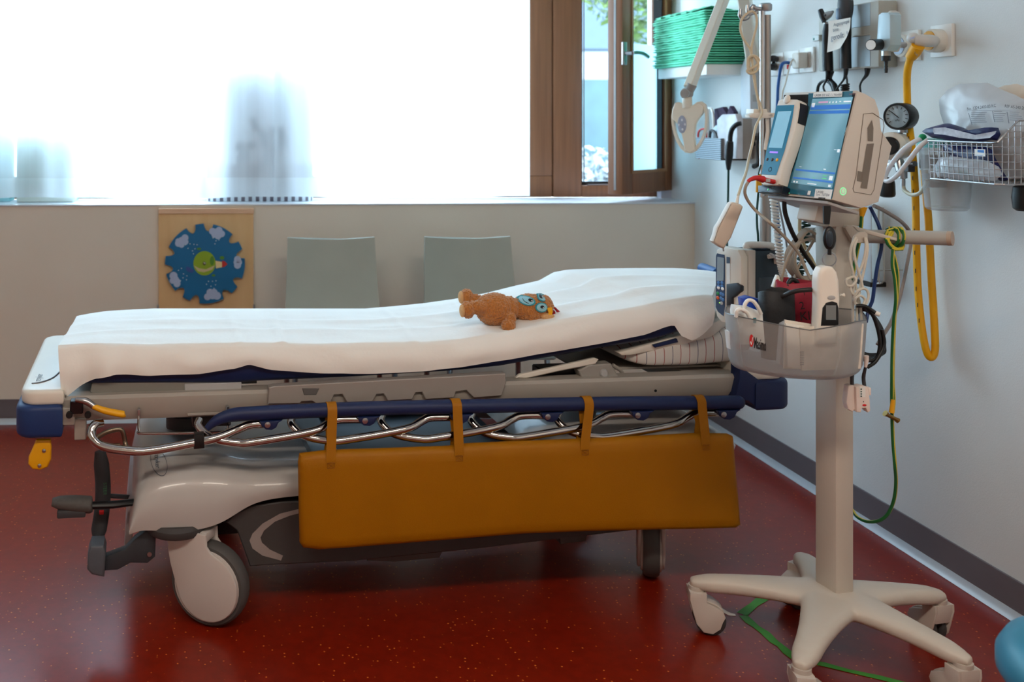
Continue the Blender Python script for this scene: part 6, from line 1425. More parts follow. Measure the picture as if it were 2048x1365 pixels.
for i in range(n_):
    p0_, p1_, p2_, p3_ = pl_pts[i-1], pl_pts[i], pl_pts[(i+1) % n_], pl_pts[(i+2) % n_]
    for k in range(5):
        t = k/5; dense.append(.5*((2*p1_)+(-p0_+p2_)*t+(2*p0_-5*p1_+4*p2_-p3_)*t*t+(-p0_+3*p1_-3*p2_+p3_)*t**3)); dz_.append(rz_[i]*(1-t)+rz_[(i+1) % n_]*t)
ZB = .742
def binrow(k, zf): return [V((cen.x+(p.x-cen.x)*k, cen.y+(p.y-cen.y)*k, zf(z))) for p, z in zip(dense, dz_)]
t3_ = .0028/.15
rows = [binrow(1.0, lambda z: z), binrow(.975, lambda z: ZB+(z-ZB)*.45), binrow(.95, lambda z: ZB+.014), binrow(.92, lambda z: ZB+.004), binrow(.84, lambda z: ZB), binrow(.02, lambda z: ZB),
        binrow(.02, lambda z: ZB+.003), binrow(.83, lambda z: ZB+.003), binrow(.90, lambda z: ZB+.007), binrow(.93, lambda z: ZB+.016), binrow(.957, lambda z: ZB+(z-ZB)*.45), binrow(.985, lambda z: z)]
sbin = thing('supply_bin', 'smoky clear plastic supply bin clipped to the front of the cart column', 'bin', (cen.x, cen.y, ZB))
shell_ = MB().grid(rows, closed_rows=True, closed_cols=True).build('bin_shell', bin_m, sbin, ang=60)
MB().tube([V((p.x, p.y, z)) for p, z in zip(binrow(.993, lambda z: z), dz_)], .0014, 6, closed=True).build('bin_rim', mat('dark rim edge', (86, 88, 90), .35), sbin)
DB = 2.19
f_b = Frame(P(1520, 680, 2.205), (P(1560, 690, 2.176)-P(1500, 690, 2.212)), (0, 0, 1), (0, 0, 1)) if False else None
xv = (ground(1560, 2.178)-ground(1490, 2.228)).normalized(); yv = V((0, 0, 1)).cross(xv)
LBF = Frame(ground(1525, 2.196)+yv*-.0035+V((0, 0, 0)), xv, yv, (0, 0, 1))
bbv = bvh_of(shell_)
def flat_text(s, bold=0):
    cu = bpy.data.curves.new('t', 'FONT'); cu.body = s; cu.size = 1; cu.offset = bold; o = bpy.data.objects.new('t', cu); COL.objects.link(o); bpy.context.view_layer.update()
    me = bpy.data.meshes.new_from_object(o.evaluated_get(bpy.context.evaluated_depsgraph_get())); bpy.data.objects.remove(o); w_ = max(v.co.x for v in me.vertices)
    return [(v.co.x/w_, v.co.y) for v in me.vertices], [list(p.vertices) for p in me.polygons]
tv, tf_ = flat_text('Masimo', .02)
decal(bbv, [(1508.5+24*x, 695.5+6.5*x-y*31) for x, y in tv], tf_, 'lettering', print_b, sbin)
decal(bbv, [(1503.5+4.2*math.cos(2*math.pi*k/24), 681.5+12.5*math.sin(2*math.pi*k/24)) for k in range(24)], [list(range(24))], 'logo_mark', print_r, sbin)
decal(bbv, [(1501, 684), (1502, 682), (1503.5, 686), (1506, 674), (1507, 675), (1504, 690), (1503, 690)], [[0, 1, 2, 6], [2, 3, 4, 5, 6]], 'logo_tick', white_p, sbin, .002)
MB(LBF).box(-.02, .02, .20, .23, .80, .845, .004).build if False else None
MB().tube([P(1665, 700, 2.39), P(1668, 700, 2.44)], .02, 10).build('bin_mount', grey_p, sbin)
# contents
def at_bin(pts, d0, d1, nm, m, lbl, cat, bev=.003, grp=None, ang=38):
    f = Frame(P(PX0, PY0, d0), CR, CF, CU)
    o = MB(f).prism([xz(f.px(x, y, 0)) for x, y in pts], 0, d1-d0, bev=bev).build(nm, m, None, ang=ang); return tag(o, lbl, cat, grp)
def cup(c, rx, ry, z0, z1, m, nm, lbl, cat, yaw=0, tilt=0, th_=.006, seed=0):
    """a soft rolled cuff: oval tube open at the top"""
    rows = []
    for (k, z) in ((.94, z0), (1, z0+.3*(z1-z0)), (1.02, z0+.7*(z1-z0)), (1.0, z1), (.9, z1+.002), (.84, z1-.004), (.82, z0+.3*(z1-z0)), (.8, z0+.01)):
        row = []
        for j in range(36):
            a_ = 2*math.pi*j/36; s_ = 1+.04*noise.noise(V((math.cos(a_)*2+seed, math.sin(a_)*2, z*8)))
            x, y = rx*k*s_*math.cos(a_), ry*k*s_*math.sin(a_)
            row.append(V((c.x+x*math.cos(yaw)-y*math.sin(yaw)+tilt*(z-z0), c.y+x*math.sin(yaw)+y*math.cos(yaw), z+(.004*math.sin(a_*2+seed) if z > z0+.5*(z1-z0) else 0))))
        rows.append(row)
    o = MB().grid(rows, closed_cols=True, capends=False); o.add(rows[0][::-1], [list(range(36))]); 
    return tag(o.build(nm, m, None, ang=70), lbl, cat)
blk = mat('black cuff nylon', (26, 28, 32), .6, var=.06, bump=.15, bscale=200)
c_ = ground(1556, 2.30); zt_c = P(1556, 587, 2.30).z
bcuff = cup(c_, .040, .030, ZB+.02, zt_c+.004, blk, 'black_cuff', 'rolled black blood pressure cuff standing in the clear cart bin', 'cuff', R(5), -.03)
hs_t = MB().tube([P(x, y, d) for x, y, d in ((1562, 612, 2.31), (1558, 600, 2.29), (1572, 590, 2.26), (1590, 583, 2.24), (1615, 580, 2.23), (1645, 580, 2.24), (1660, 584, 2.28))], .0052, 12, sub=5).build('cuff_hose', mat('black rubber hose', (38, 36, 36), .5), bcuff)
rcm = mat('crimson cuff vinyl', (150, 22, 46), .55, var=.06, bump=.1, bscale=200)
rcuff = cup(ground(1606, 2.345), .058, .030, ZB+.02, P(1606, 566, 2.345).z+.004, rcm, 'red_cuff', 'rolled dark red blood pressure cuff with handwriting behind the black cuff', 'cuff', R(-6), -.02, seed=3)
RCF = Frame(ground(1610, 2.305), CR, CF, CU)
for (s_, p0_, p1_) in (('2', (1600, 620), (1610, 618)), ('Kl', (1600, 642), (1620, 640)), ('1', (1606, 592), (1610, 591))):
    text(RCF, -.0035, s_, p0_, p1_, 'handwriting', print_b, rcuff)
MB().tube([P(x, y, 2.33) for x, y in ((1575, 572), (1582, 560), (1592, 563), (1596, 572))], .0055, 10, sub=4).build('cuff_stub', black_p, rcuff)
at_bin([(1493, 660), (1486, 598), (1500, 594), (1530, 602), (1540, 650), (1540, 690)], 2.32, 2.35, 'blue_wrapper', mat('blue foil wrapper', (24, 62, 160), .35, var=.2, vscale=30), 'blue wrapped pack behind the white packs in the cart bin', 'pack', .004)
wpk = at_bin([(1474, 690), (1468, 622), (1470, 612), (1500, 615), (1526, 626), (1531, 690)], 2.262, 2.285, 'white_pack', white_p, 'white sensor pack with two white tubing loops in the cart bin', 'pack', .003)
for pts in (((1488, 625, 2.25), (1489, 612, 2.245), (1495, 602, 2.245), (1505, 602, 2.245), (1514, 612, 2.245), (1522, 628, 2.25)), ((1472, 634, 2.246), (1474, 622, 2.242), (1482, 619, 2.242), (1494, 626, 2.242), (1500, 640, 2.246))):
    MB().tube([P(*p) for p in pts], .0042, 10, sub=5).build('tubing_loop', white_p, wpk)
q = P(1509, 641, 2.252); MB().box(q.x-.003, q.x+.003, q.y-.002, q.y, q.z-.006, q.z+.006).build('teal_mark', mat('teal print', (0, 120, 130), .5), wpk)
at_bin([(1560, 730), (1566, 650), (1575, 645), (1580, 735)], 2.25, 2.27, 'clear_sachet', film2, 'small clear sachet with a silver edge behind the bin front', 'sachet', .002)
at_bin([(1576, 735), (1572, 648), (1608, 652), (1612, 740)], 2.22, 2.225, 'paper_packet', paper, 'white paper packet left of the folded instruction sheet in the cart bin', 'packet', .001)
at_bin([(1604, 742), (1600, 655), (1690, 651), (1728, 648), (1722, 738)], 2.215, 2.22, 'instruction_sheet', mat('instruction paper', (226, 216, 202), .8, var=.12, vscale=45), 'pale instruction sheet with hand drawings pressed against the bin front', 'sheet', .001)
at_bin([(1568, 738), (1570, 640), (1630, 650), (1640, 740)], 2.235, 2.24, 'folded_leaflet', mat('leaflet paper', (232, 222, 210), .8, var=.04), 'folded cream leaflet standing behind the instruction sheet', 'leaflet', .001)
ob = at_bin([(1462, 700), (1458, 664), (1480, 664), (1484, 706)], 2.285, 2.31, 'orange_box', mat('white printed carton', (226, 222, 216), .6), 'small white carton with orange print inside the bin left end', 'carton', .003)
opm = mat('orange carton print', (226, 110, 40), .6)
f_ = Frame(P(PX0, PY0, 2.284), CR, CF, CU)
for a_ in (((1473, 672), (1480, 672), (1480, 698), (1473, 698)), ((1461, 668), (1468, 668), (1468, 678), (1461, 678)), ((1462, 684), (1467, 684), (1467, 692), (1462, 692))):
    MB(f_).poly([f_.px(x, y, 0) for x, y in a_]).build('orange_print', opm, ob, fixn=False)
sF = Frame(P(PX0, PY0, 2.2138), CR, CF, CU); iso = bpy.data.objects['instruction_sheet']
dm = MB(sF)
for loop_ in (((1684, 685), (1700, 680), (1716, 675), (1717, 680), (1708, 690), (1698, 702), (1690, 712)), ((1686, 690), (1696, 688), (1704, 692), (1700, 704), (1688, 716)), ((1678, 722), (1682, 716), (1686, 724), (1700, 724), (1712, 722))):
    dm.tube([sF.px(x, y, 0) for x, y in loop_], .0006, 5, sub=4)
dm.build('hand_drawing', mat('brown line print', (140, 110, 96), .7), iso)
bmx = MB(sF)
for k in range(12):
    a_ = sF.px(1600, 703+k*2.4, 0); b_ = sF.px(1608, 703+k*2.4, 0); bmx.box(a_.x, b_.x, -.0004, 0, a_.z-.0006*(1+k % 2), a_.z)
bmx.build('barcode', print_g, iso)
# ear thermometer on its pull reel
TF = Frame(P(PX0, PY0, 2.20), CR, CF, CU)
def T(x, y, v=0): return TF.px(x, y, v)
th = thing('ear_thermometer', 'white ear thermometer with a dark display hanging from a keyring in the cart bin', 'thermometer', TF.w(T(1658, 690)))
to = [(1636, 690), (1636, 650), (1638, 600), (1637, 565), (1639, 548), (1645, 537), (1655, 533), (1668, 535), (1676, 545), (1680, 562), (1682, 600), (1680, 640), (1678, 690)]
MB(TF).prism([xz(T(x, y)) for x, y in to], 0, .034, bev=.009, seg=4).build('body', mat('ivory thermometer', (236, 228, 216), .32, var=.01), th)
ddp = [(1642, 652), (1645, 616), (1652, 606), (1664, 603), (1674, 606), (1677, 616), (1677, 652)]
dp_ = MB(TF).prism([xz(T(x, y)) for x, y in ddp], -.0012, .004, bev=.001, seg=1).build('display_frame', black_p, th)
MB(TF).poly([T(x, y, -.0016) for x, y in ((1652, 640), (1672, 640), (1672, 611), (1652, 611))]).build('display', mat('lcd grey', (120, 124, 124), .2, var=.08), dp_, fixn=False)
q = T(1663, 596, -.001); MB(TF).ball((q.x, -.0005, q.z), (.009, .0012, .005), 16, 8).build('scan_button', grey_p, th)
MB(TF).tube([T(1681, 590, .012), T(1684, 591, .012), T(1688, 591, .012)], [.003, .002, .005], 10).build('side_pin', cream2, th)
ring_c = T(1659, 519, .014)
MB(TF).tube([(ring_c.x+.0152*math.cos(a_), .014, ring_c.z+.0152*math.sin(a_)) for a_ in [2*math.pi*k/28 for k in range(28)]], .0015, 6, closed=True).build('key_ring', steel, th)
rl = thing('pull_reel', 'black badge reel hanging below the monitor, holding the thermometer', 'reel', TF.w(T(1659, 505, .014)))
MB(TF).prism([xz(T(x, y)) for x, y in ((1653, 413), (1667, 413), (1668, 420), (1665, 450), (1654, 450))], .010, .017, bev=.001, seg=1).build('strap', black_p, rl)
q = T(1660, 477, .01)
MB(TF).ball((q.x, .012, q.z), (.0142, .009, .0265), 24, 14).build('reel_case', black_p, rl)
MB(TF).ball((q.x-.003, .006, q.z), (.008, .0045, .019), 18, 10).build('reel_face', mat('blue black plastic', (40, 52, 64), .35), rl)
MB(TF).tube([T(1659, 496, .012), T(1659, 510, .012)], .004, 10).build('reel_tip', black_p, rl)
# ------------------------------------------------------------------ cables on the cart
def cable(pts, r, nm, m, lbl, sub=5, seg=10, cat='cable', grp=None):
    return tag(MB().tube([P(*p) for p in pts], r, seg, sub=sub).build(nm, m), lbl, cat, grp)
sp_c = thing('sensor_cable', 'taupe sensor cable coiled on the cart handle knob with a white connector', 'cable', P(1565, 612, 2.36))
MB().tube([P(*p) for p in ((1562, 566, 2.36), (1566, 545, 2.36), (1572, 525, 2.36), (1586, 500, 2.36), (1600, 486, 2.37), (1618, 478, 2.40), (1626, 482, 2.42), (1610, 510, 2.41), (1594, 540, 2.40), (1590, 565, 2.39), (1600, 590, 2.39), (1620, 606, 2.40))], .0034, 8, sub=6).build('lead', gcab, sp_c)
for k in range(7):
    d = 2.375+.007*k; j = 3.2*k
    MB().tube([P(*p) for p in ((1630, 468, d+.02), (1618-j*.4, 462-k*.6, d), (1604-j*.6, 476, d), (1594-j, 500, d), (1590-j, 522, d), (1597-j*.9, 545, d), (1610-j*.5, 562-k*1.2, d), (1634, 574-k*4, d+.02), (1652, 572-k*5, d+.05))], .0033, 8, sub=6).build('coil', gcab, sp_c)
f_ = Frame(P(PX0, PY0, 2.352), CR, CF, CU)
MB(f_).prism([xz(f_.px(x, y, 0)) for x, y in ((1546, 574), (1551, 560), (1555, 551), (1558, 551), (1562, 562), (1562, 574), (1558, 577), (1546, 575))], 0, .012, bev=.002).build('connector', cream2, sp_c)
cable(((1568, 400, 2.38), (1570, 425, 2.38), (1580, 455, 2.38), (1592, 480, 2.39), (1610, 510, 2.40), (1626, 533, 2.41), (1640, 556, 2.42)), .0052, 'black_hose', black_p, 'thick black hose running down behind the cable coil to the column', cat='hose')
cable(((1608, 408, 2.45), (1601, 425, 2.45), (1599, 450, 2.45), (1601, 470, 2.45), (1612, 500, 2.45), (1624, 520, 2.45), (1634, 545, 2.45)), .0042, 'cream_tube', mat('cream tubing', (222, 214, 176), .4), 'cream tube bending behind the dark green spiral cord', cat='tube')
def spiral(pts, r, turns, rad_, nm, m, lbl):
    q = [P(*p) for p in pts]; dense_ = []
    n = turns*12
    for i in range(n+1):
        t = i/n*(len(q)-1); k = min(int(t), len(q)-2); c_ = q[k].lerp(q[k+1], t-k); a_ = 2*math.pi*i/12
        dense_.append(c_+CR*(rad_*math.cos(a_))+CF*(rad_*math.sin(a_)))
    return tag(MB().tube(dense_, r, 6).build(nm, m), lbl, 'cord')
spiral(((1547, 398, 2.55), (1552, 440, 2.55), (1557, 490, 2.55), (1562, 530, 2.55), (1569, 560, 2.55)), .0030, 26, .0075, 'spiral_cord', white_p, 'white spiral cord hanging beside the drip stand pole')
spiral(((1615, 408, 2.47), (1613, 440, 2.47), (1610, 470, 2.47), (1606, 500, 2.47), (1600, 540, 2.47), (1596, 556, 2.47)), .0028, 18, .0085, 'spiral_cord', mat('dark green cord', (18, 66, 58), .5), 'dark green spiral cord hanging left of the cart column')
cable(((1553, 398, 2.57), (1556, 440, 2.57), (1560, 500, 2.57), (1563, 560, 2.57)), .003, 'blue_lead', bc, 'thin blue lead running inside the white spiral cord', cat='lead')
cable(((1556, 400, 2.6), (1562, 430, 2.6), (1570, 470, 2.6), (1578, 520, 2.6), (1586, 560, 2.6)), .0026, 'grey_lead', grey_p, 'thin grey lead behind the white spiral cord', cat='lead')
gy = bpy.data.materials.new('green yellow striped'); gy.use_nodes = True
nt = gy.node_tree; b = nt.nodes['Principled BSDF']; b.inputs['Roughness'].default_value = .45
ge = nt.nodes.new('ShaderNodeNewGeometry'); vx = nt.nodes.new('ShaderNodeVectorMath'); vx.operation = 'DOT_PRODUCT'; vx.inputs[1].default_value = (.75, -.2, .62)
nt.links.new(ge.outputs['Normal'], vx.inputs[0]); rp = nt.nodes.new('ShaderNodeValToRGB'); rp.color_ramp.interpolation = 'CONSTANT'
rp.color_ramp.elements[0].color = lin((26, 104, 50)); rp.color_ramp.elements[1].color = lin((206, 186, 50)); rp.color_ramp.elements[1].position = .55
mr = nt.nodes.new('ShaderNodeMapRange'); mr.inputs['From Min'].default_value = -1; nt.links.new(vx.outputs['Value'], mr.inputs['Value']); nt.links.new(mr.outputs[0], rp.inputs['Fac']); nt.links.new(rp.outputs['Color'], b.inputs['Base Color'])
yg = thing('ground_lead', 'green and yellow ground lead with yellow plug leaving the monitor underside', 'lead', P(1705, 560, 2.42))
MB().tube([P(*p) for p in ((1724, 430, 2.42), (1722, 455, 2.42), (1719, 480, 2.42), (1712, 515, 2.42), (1707, 545, 2.42), (1706, 560, 2.42))], .0042, 10, sub=5).build('lead', gy, yg)
MB().tube([P(1727, 414, 2.42), P(1725, 424, 2.42), P(1724, 433, 2.42)], [.009, .007, .0045], 10).build('plug', yellow_p, yg)
gl = thing('earth_cable', 'green and yellow earth cable wound round the cart handle and looping to the floor', 'cable', P(1745, 1044, 2.40))
hm_ = lambda x: h0.lerp(h1, (x-1618)/(1897-1618))
cw = []
for k in range(4*16+1):
    t = k/16; a_ = 2*math.pi*t; c_ = hm_(1786+5*t); cw.append(c_+V((0, 0, 1))*(.0215*math.cos(a_))+CF*(.0215*math.sin(a_))+CR*.004*math.sin(a_*.5))
for j in range(3):
    cw += [P(1775+8*j, 462, 2.38), P(1772+2*j, 480, 2.36), P(1782+3*j, 496, 2.36), P(1798+3*j, 499, 2.36), P(1806, 485, 2.38), P(1795, 462+3*j, 2.38)]
MB().tube(cw, .0036, 8, sub=2).build('winding', gy, gl)
MB().tube([P(*p) for p in ((1786, 500, 2.36), (1785, 530, 2.36), (1790, 560, 2.36), (1792, 600, 2.36), (1788, 640, 2.37), (1785, 700, 2.38), (1784, 760, 2.38), (1784, 820, 2.39), (1786, 880, 2.40), (1790, 930, 2.40), (1792, 965, 2.42), (1788, 1000, 2.44), (1776, 1028, 2.46), (1758, 1042, 2.48), (1735, 1044, 2.52), (1715, 1035, 2.56), (1704, 1020, 2.6))], .0040, 10, sub=6).build('drop', gy, gl)
MB().tube([P(*p) for p in ((1788, 510, 2.365), (1795, 545, 2.365), (1795, 585, 2.365), (1790, 630, 2.375), (1787, 700, 2.385), (1786, 760, 2.385), (1788, 800, 2.385), (1786, 826, 2.38))], .0036, 10, sub=5).build('second_strand', gy, gl)
MB().tube([P(1786, 800, 2.38), P(1783, 826, 2.38)], [.004, .006], 10).build('plug_sleeve', yellow_p, gl)
MB().tube([P(1770, 827, 2.38), P(1776, 831, 2.38), P(1790, 838, 2.38), P(1796, 842, 2.38)], [.0075, .0045, .0045, .0065], 12).build('bolt_end', mat('brass bolt', (150, 122, 70), .3, 1), gl)
cable(((1740, 414, 2.42), (1748, 430, 2.42), (1757, 450, 2.41), (1763, 475, 2.41), (1762, 500, 2.41), (1755, 530, 2.41), (1749, 570, 2.41), (1745, 600, 2.41), (1737, 620, 2.41), (1732, 645, 2.40)), .0042, 'monitor_cable', mat('navy blue cable', (22, 54, 112), .45), 'blue cable hanging in a curve right of the white knotted cable')
cable(((1748, 412, 2.40), (1765, 420, 2.42), (1790, 435, 2.44), (1805, 446, 2.47), (1818, 462, 2.5), (1822, 480, 2.5), (1815, 520, 2.48), (1805, 570, 2.46), (1793, 615, 2.45), (1782, 645, 2.44), (1768, 668, 2.43), (1755, 690, 2.42)), .0046, 'power_cable', mat('warm grey cable', (136, 128, 124), .5), 'grey power cable bending over the cart handle and down to the column')
kw = thing('knotted_cable', 'off-white cable hung over the cart hook and tied in a loose knot', 'cable', P(1715, 660, 2.33))
for pts in (((1712, 475, 2.34), (1704, 490, 2.335), (1700, 515, 2.335), (1706, 545, 2.335), (1712, 575, 2.335), (1718, 600, 2.335), (1722, 625, 2.335), (1724, 655, 2.335)), ((1714, 478, 2.34), (1708, 500, 2.335), (1713, 530, 2.33), (1722, 560, 2.33), (1726, 580, 2.33)), ((1730, 475, 2.34), (1732, 495, 2.335), (1726, 525, 2.335), (1716, 550, 2.335), (1708, 570, 2.335), (1706, 600, 2.335), (1706, 655, 2.335)), ((1732, 476, 2.34), (1735, 500, 2.335), (1728, 540, 2.335), (1720, 575, 2.335), (1714, 610, 2.335), (1714, 655, 2.335))):
    MB().tube([P(*p) for p in pts], .0030, 8, sub=5).build('strand', wc_, kw)
for pts in (((1700, 556, 2.33), (1693, 560, 2.33), (1694, 570, 2.33), (1704, 572, 2.325), (1712, 562, 2.325), (1708, 554, 2.33)), ((1708, 600, 2.325), (1716, 582, 2.32), (1730, 578, 2.32), (1737, 590, 2.32), (1732, 608, 2.32), (1720, 614, 2.325)), ((1710, 606, 2.322), (1712, 596, 2.318), (1722, 592, 2.318), (1730, 600, 2.318), (1724, 612, 2.318), (1716, 612, 2.32)), ((1700, 572, 2.328), (1704, 586, 2.326), (1714, 592, 2.326), (1720, 584, 2.326))):
    MB().tube([P(*p) for p in pts], .0030, 8, sub=5, closed=len(pts) == 6).build('knot_loop', wc_, kw)
bkc = thing('black_cable', 'black cable coil hanging at the right side of the clear bin', 'cable', P(1750, 740, 2.34))
for k in range(5):
    d = 2.33+.007*k
    MB().tube([P(*p) for p in ((1712, 615+3*k, d+.01), (1728, 612+2*k, d), (1745, 630, d), (1756+2*k, 660, d), (1760+2*k, 690, d), (1754+3*k, 715-2*k, d), (1738, 722-3*k, d), (1722, 716-3*k, d+.01))], .0042, 10, sub=5).build('coil', black_p, bkc)
MB().tube([P(*p) for p in ((1712, 612, 2.32), (1730, 613, 2.315), (1745, 622, 2.31), (1752, 627, 2.305))], .0044, 10, sub=4).build('tail', black_p, bkc)
MB().tube([P(1751, 626, 2.305), P(1755, 628, 2.303), P(1760, 630, 2.30)], [.0055, .0055, .005], 10).build('tail_plug', white_p, bkc)
MB().tube([P(*p) for p in ((1764, 660, 2.33), (1768, 690, 2.33), (1752, 722, 2.325), (1735, 735, 2.32))], .0042, 10, sub=5).build('coil', black_p, bkc)
# hanging finger-clip sensor
CFm = Frame(P(PX0, PY0, 2.26), CR, CF, CU)
def C_(x, y, v=0): return CFm.px(x, y, v)
cs = thing('clip_sensor', 'pinkish white clip connector hanging by two dark leads below the clear bin', 'connector', CFm.w(C_(1718, 826)))
body_p = mat('pinkish white plastic', (232, 216, 206), .4, var=.02)
MB(CFm).prism([xz(C_(x, y)) for x, y in ((1698, 774), (1702, 772), (1710, 772), (1712, 820), (1706, 825), (1698, 820), (1694, 806))], .002, .022, bev=.003).build('left_block', body_p, cs)
MB(CFm).prism([xz(C_(x, y)) for x, y in ((1710, 774), (1722, 771), (1734, 774), (1738, 800), (1739, 822), (1734, 825), (1730, 816), (1722, 816), (1720, 825), (1712, 824))], -.004, .018, bev=.002).build('right_block', body_p, cs)
MB(CFm).box(C_(1719, 785, -.005).x, C_(1731, 785, -.005).x, -.005, -.0035, C_(1725, 795, -.005).z, C_(1725, 774, -.005).z).build('label', white_p, cs)
mk = MB(CFm)
for y in (779, 784, 788.5, 793): 
    a_ = C_(1722.5, y, -.0053); mk.ball(a_, (.002, .0003, .0017), 8, 5)
mk.build('label_marks', mat('dark green marks', (50, 80, 70), .6), cs)
a_ = C_(1729, 811, -.0045); MB(CFm).ball(a_, (.005, .0006, .0026), 14, 6).build('red_mark', print_r, cs)
a_ = C_(1727, 804, -.0045); MB(CFm).ball(a_, (.0012, .0006, .0012), 8, 6).build('dot_mark', print_b, cs)
MB(CFm).box(C_(1736, 785, 0).x, C_(1743, 785, 0).x, .0, .015, C_(1740, 792, 0).z, C_(1740, 776, 0).z, .002).build('latch', body_p, cs)
ld = MB(CFm)
MB(CFm).tube([C_(1704, 776, .01), C_(1704, 755, .01), C_(1706, 735, .03)], .004, 10, sub=3).build('lead', dark_p, cs)
MB(CFm).tube([C_(1729, 774, .01), C_(1727, 755, .01), C_(1731, 735, .0), C_(1733, 722, .0)], [.004, .004, .003, .003], 10, sub=3).build('lead', dark_p, cs)
MB(CFm).tube([C_(1731, 735, -.002), C_(1733, 720, -.002), C_(1732, 712, -.002)], [.003, .005, .006], 10).build('clip', body_p, cs)

# ------------------------------------------------------------------ drip stand at the bed head, pump, call handset
ivd = 2.79
iv0 = P(1531, 700, 2.84); iv0.z = .6
iv = thing('drip_stand', 'chrome drip stand with hooks standing in the bed head socket', 'drip stand', (iv0.x, iv0.y, .60))
px_of = lambda y: V((iv0.x, iv0.y, CAMZ-(y-PY0)*((iv0-CO).dot(CF))/FPX))
chr2 = mat('bright chrome tube', (205, 208, 212), .16, 1, var=0)
MB().tube([px_of(640+60), px_of(392)], .0145, 18).build('lower_pole', mat('satin steel tube', (166, 162, 158), .3, 1), iv)
ztop_iv = px_of(12).z
MB().tube([px_of(395)-CR*.009, px_of(14)-CR*.009], .0075, 16).build('upper_pole', chr2, iv)
MB().tube([px_of(395)+CR*.006, px_of(30)+CR*.006], .0085, 16).build('second_pole', mat('satin steel tube', (166, 162, 158), .3, 1), iv)
MB().lathe([(.015, 0), (.017, .004), (.017, .018), (.013, .022)], px_of(22), (0, 0, 1), 18).build('top_collar', steel, iv)
DI = (iv0-CO).dot(CF)
for pts in (((1521, 18), (1510, 16), (1506, 12), (1503, 18), (1507, 26)), ((1515, 24), (1500, 28), (1494, 36), (1486, 38), (1480, 30), (1481, 18)), ((1500, 32), (1496, 22), (1495, 10))):
    MB().tube([P(x, y, DI-.01) for x, y in pts], [.006]*(len(pts)-1)+[.004], 10, sub=4).build('hook', steel, iv)
cw_ = mat('ivory clamp', (228, 220, 208), .4)
cl1 = MB()
cF2 = Frame(P(PX0, PY0, DI-.03), CR, CF, CU)
clp = MB(cF2).prism([xz(cF2.px(x, y, 0)) for x, y in ((1499, 230), (1508, 226), (1535, 225), (1552, 226), (1552, 234), (1535, 237), (1512, 237), (1500, 235))], 0, .03, bev=.003).prism([xz(cF2.px(x, y, 0)) for x, y in ((1508, 227), (1509, 218), (1536, 218), (1538, 227))], .004, .05, bev=.003).build('pole_clamp', cw_, iv)
text(cF2, -.0006, '100', (1537, 233), (1545, 232.5), 'lettering', print_g, clp)
MB().tube([P(1534, 237, DI-.01), P(1535, 262, DI-.01), P(1530, 300, DI-.01)], .005, 10).build('clamp_rod', cw_, iv)
# cord hung on the hook, knotted, with the call handset
DC = DI-.035
call = thing('call_handset', 'beige patient call handset hanging on a knotted cord from the drip stand', 'handset', P(1440, 495, 2.45))
bgc = mat('beige cord', (208, 192, 162), .5)
for pts in (((1504, 22, DC), (1494, 27, DC), (1483, 40, DC), (1481, 60, DC), (1488, 80, DC), (1498, 95, DC), (1502, 110, DC), (1497, 128, DC), (1500, 140, DC), (1508, 150, DC)), ((1504, 22, DC), (1512, 30, DC), (1513, 50, DC), (1508, 72, DC), (1503, 95, DC), (1504, 120, DC), (1506, 140, DC), (1509, 165, DC), (1514, 190, DC), (1521, 212, DC), (1524, 225, DC-.01), (1518, 240, DC-.03), (1511, 255, DC-.05), (1504, 290, DC-.10), (1497, 320, DC-.16), (1492, 345, DC-.22), (1483, 370, DC-.28), (1476, 392, DC-.31))):
    MB().tube([P(*p) for p in pts], .0034, 8, sub=6).build('cord', bgc, call)
MB().tube([P(x, y, DC-.008) for x, y in ((1500, 112), (1510, 112), (1518, 120), (1512, 132), (1500, 138), (1494, 142), (1500, 147), (1512, 143), (1517, 130), (1508, 113), (1497, 116), (1495, 132), (1498, 142))], .0036, 8, sub=5).build('knot', bgc, call)
MB().tube([P(1509, 150, DC+.004), P(1512, 180, DC+.004), P(1517, 205, DC+.004), P(1520, 222, DC+.004)], .0034, 8, sub=4).build('cord', bgc, call)
DH = DC-.32
hF = Frame(P(PX0, PY0, DH), CR, CF, CU)
hp2 = [(1459, 406), (1463, 404), (1478, 408), (1483, 413), (1480, 422), (1468, 452), (1459, 475), (1450, 488), (1445, 497), (1438, 494), (1426, 486), (1423, 482), (1428, 470), (1431, 455), (1438, 445), (1450, 422)]
MB(hF).prism([xz(hF.px(x, y, 0)) for x, y in hp2], -.012, .016, bev=.006, seg=3).build('handset_body', mat('warm beige plastic', (214, 198, 180), .45, var=.02), call)
MB(hF).tube([hF.px(x, y, -.0122) for x, y in ((1462, 408), (1452, 428), (1440, 450), (1433, 468), (1428, 484))], .0006, 6, sub=3).build('seam_line', mat('brown seam', (150, 134, 118), .6), call)
MB().tube([P(1473, 407, DH), P(1476, 392, DH+.005)], [.0045, .0032], 10).build('strain_relief', cw_, call)
MB().tube([P(1446, 496, DH), P(1447, 503, DH)], .002, 8).build('lower_hook', steel, call)
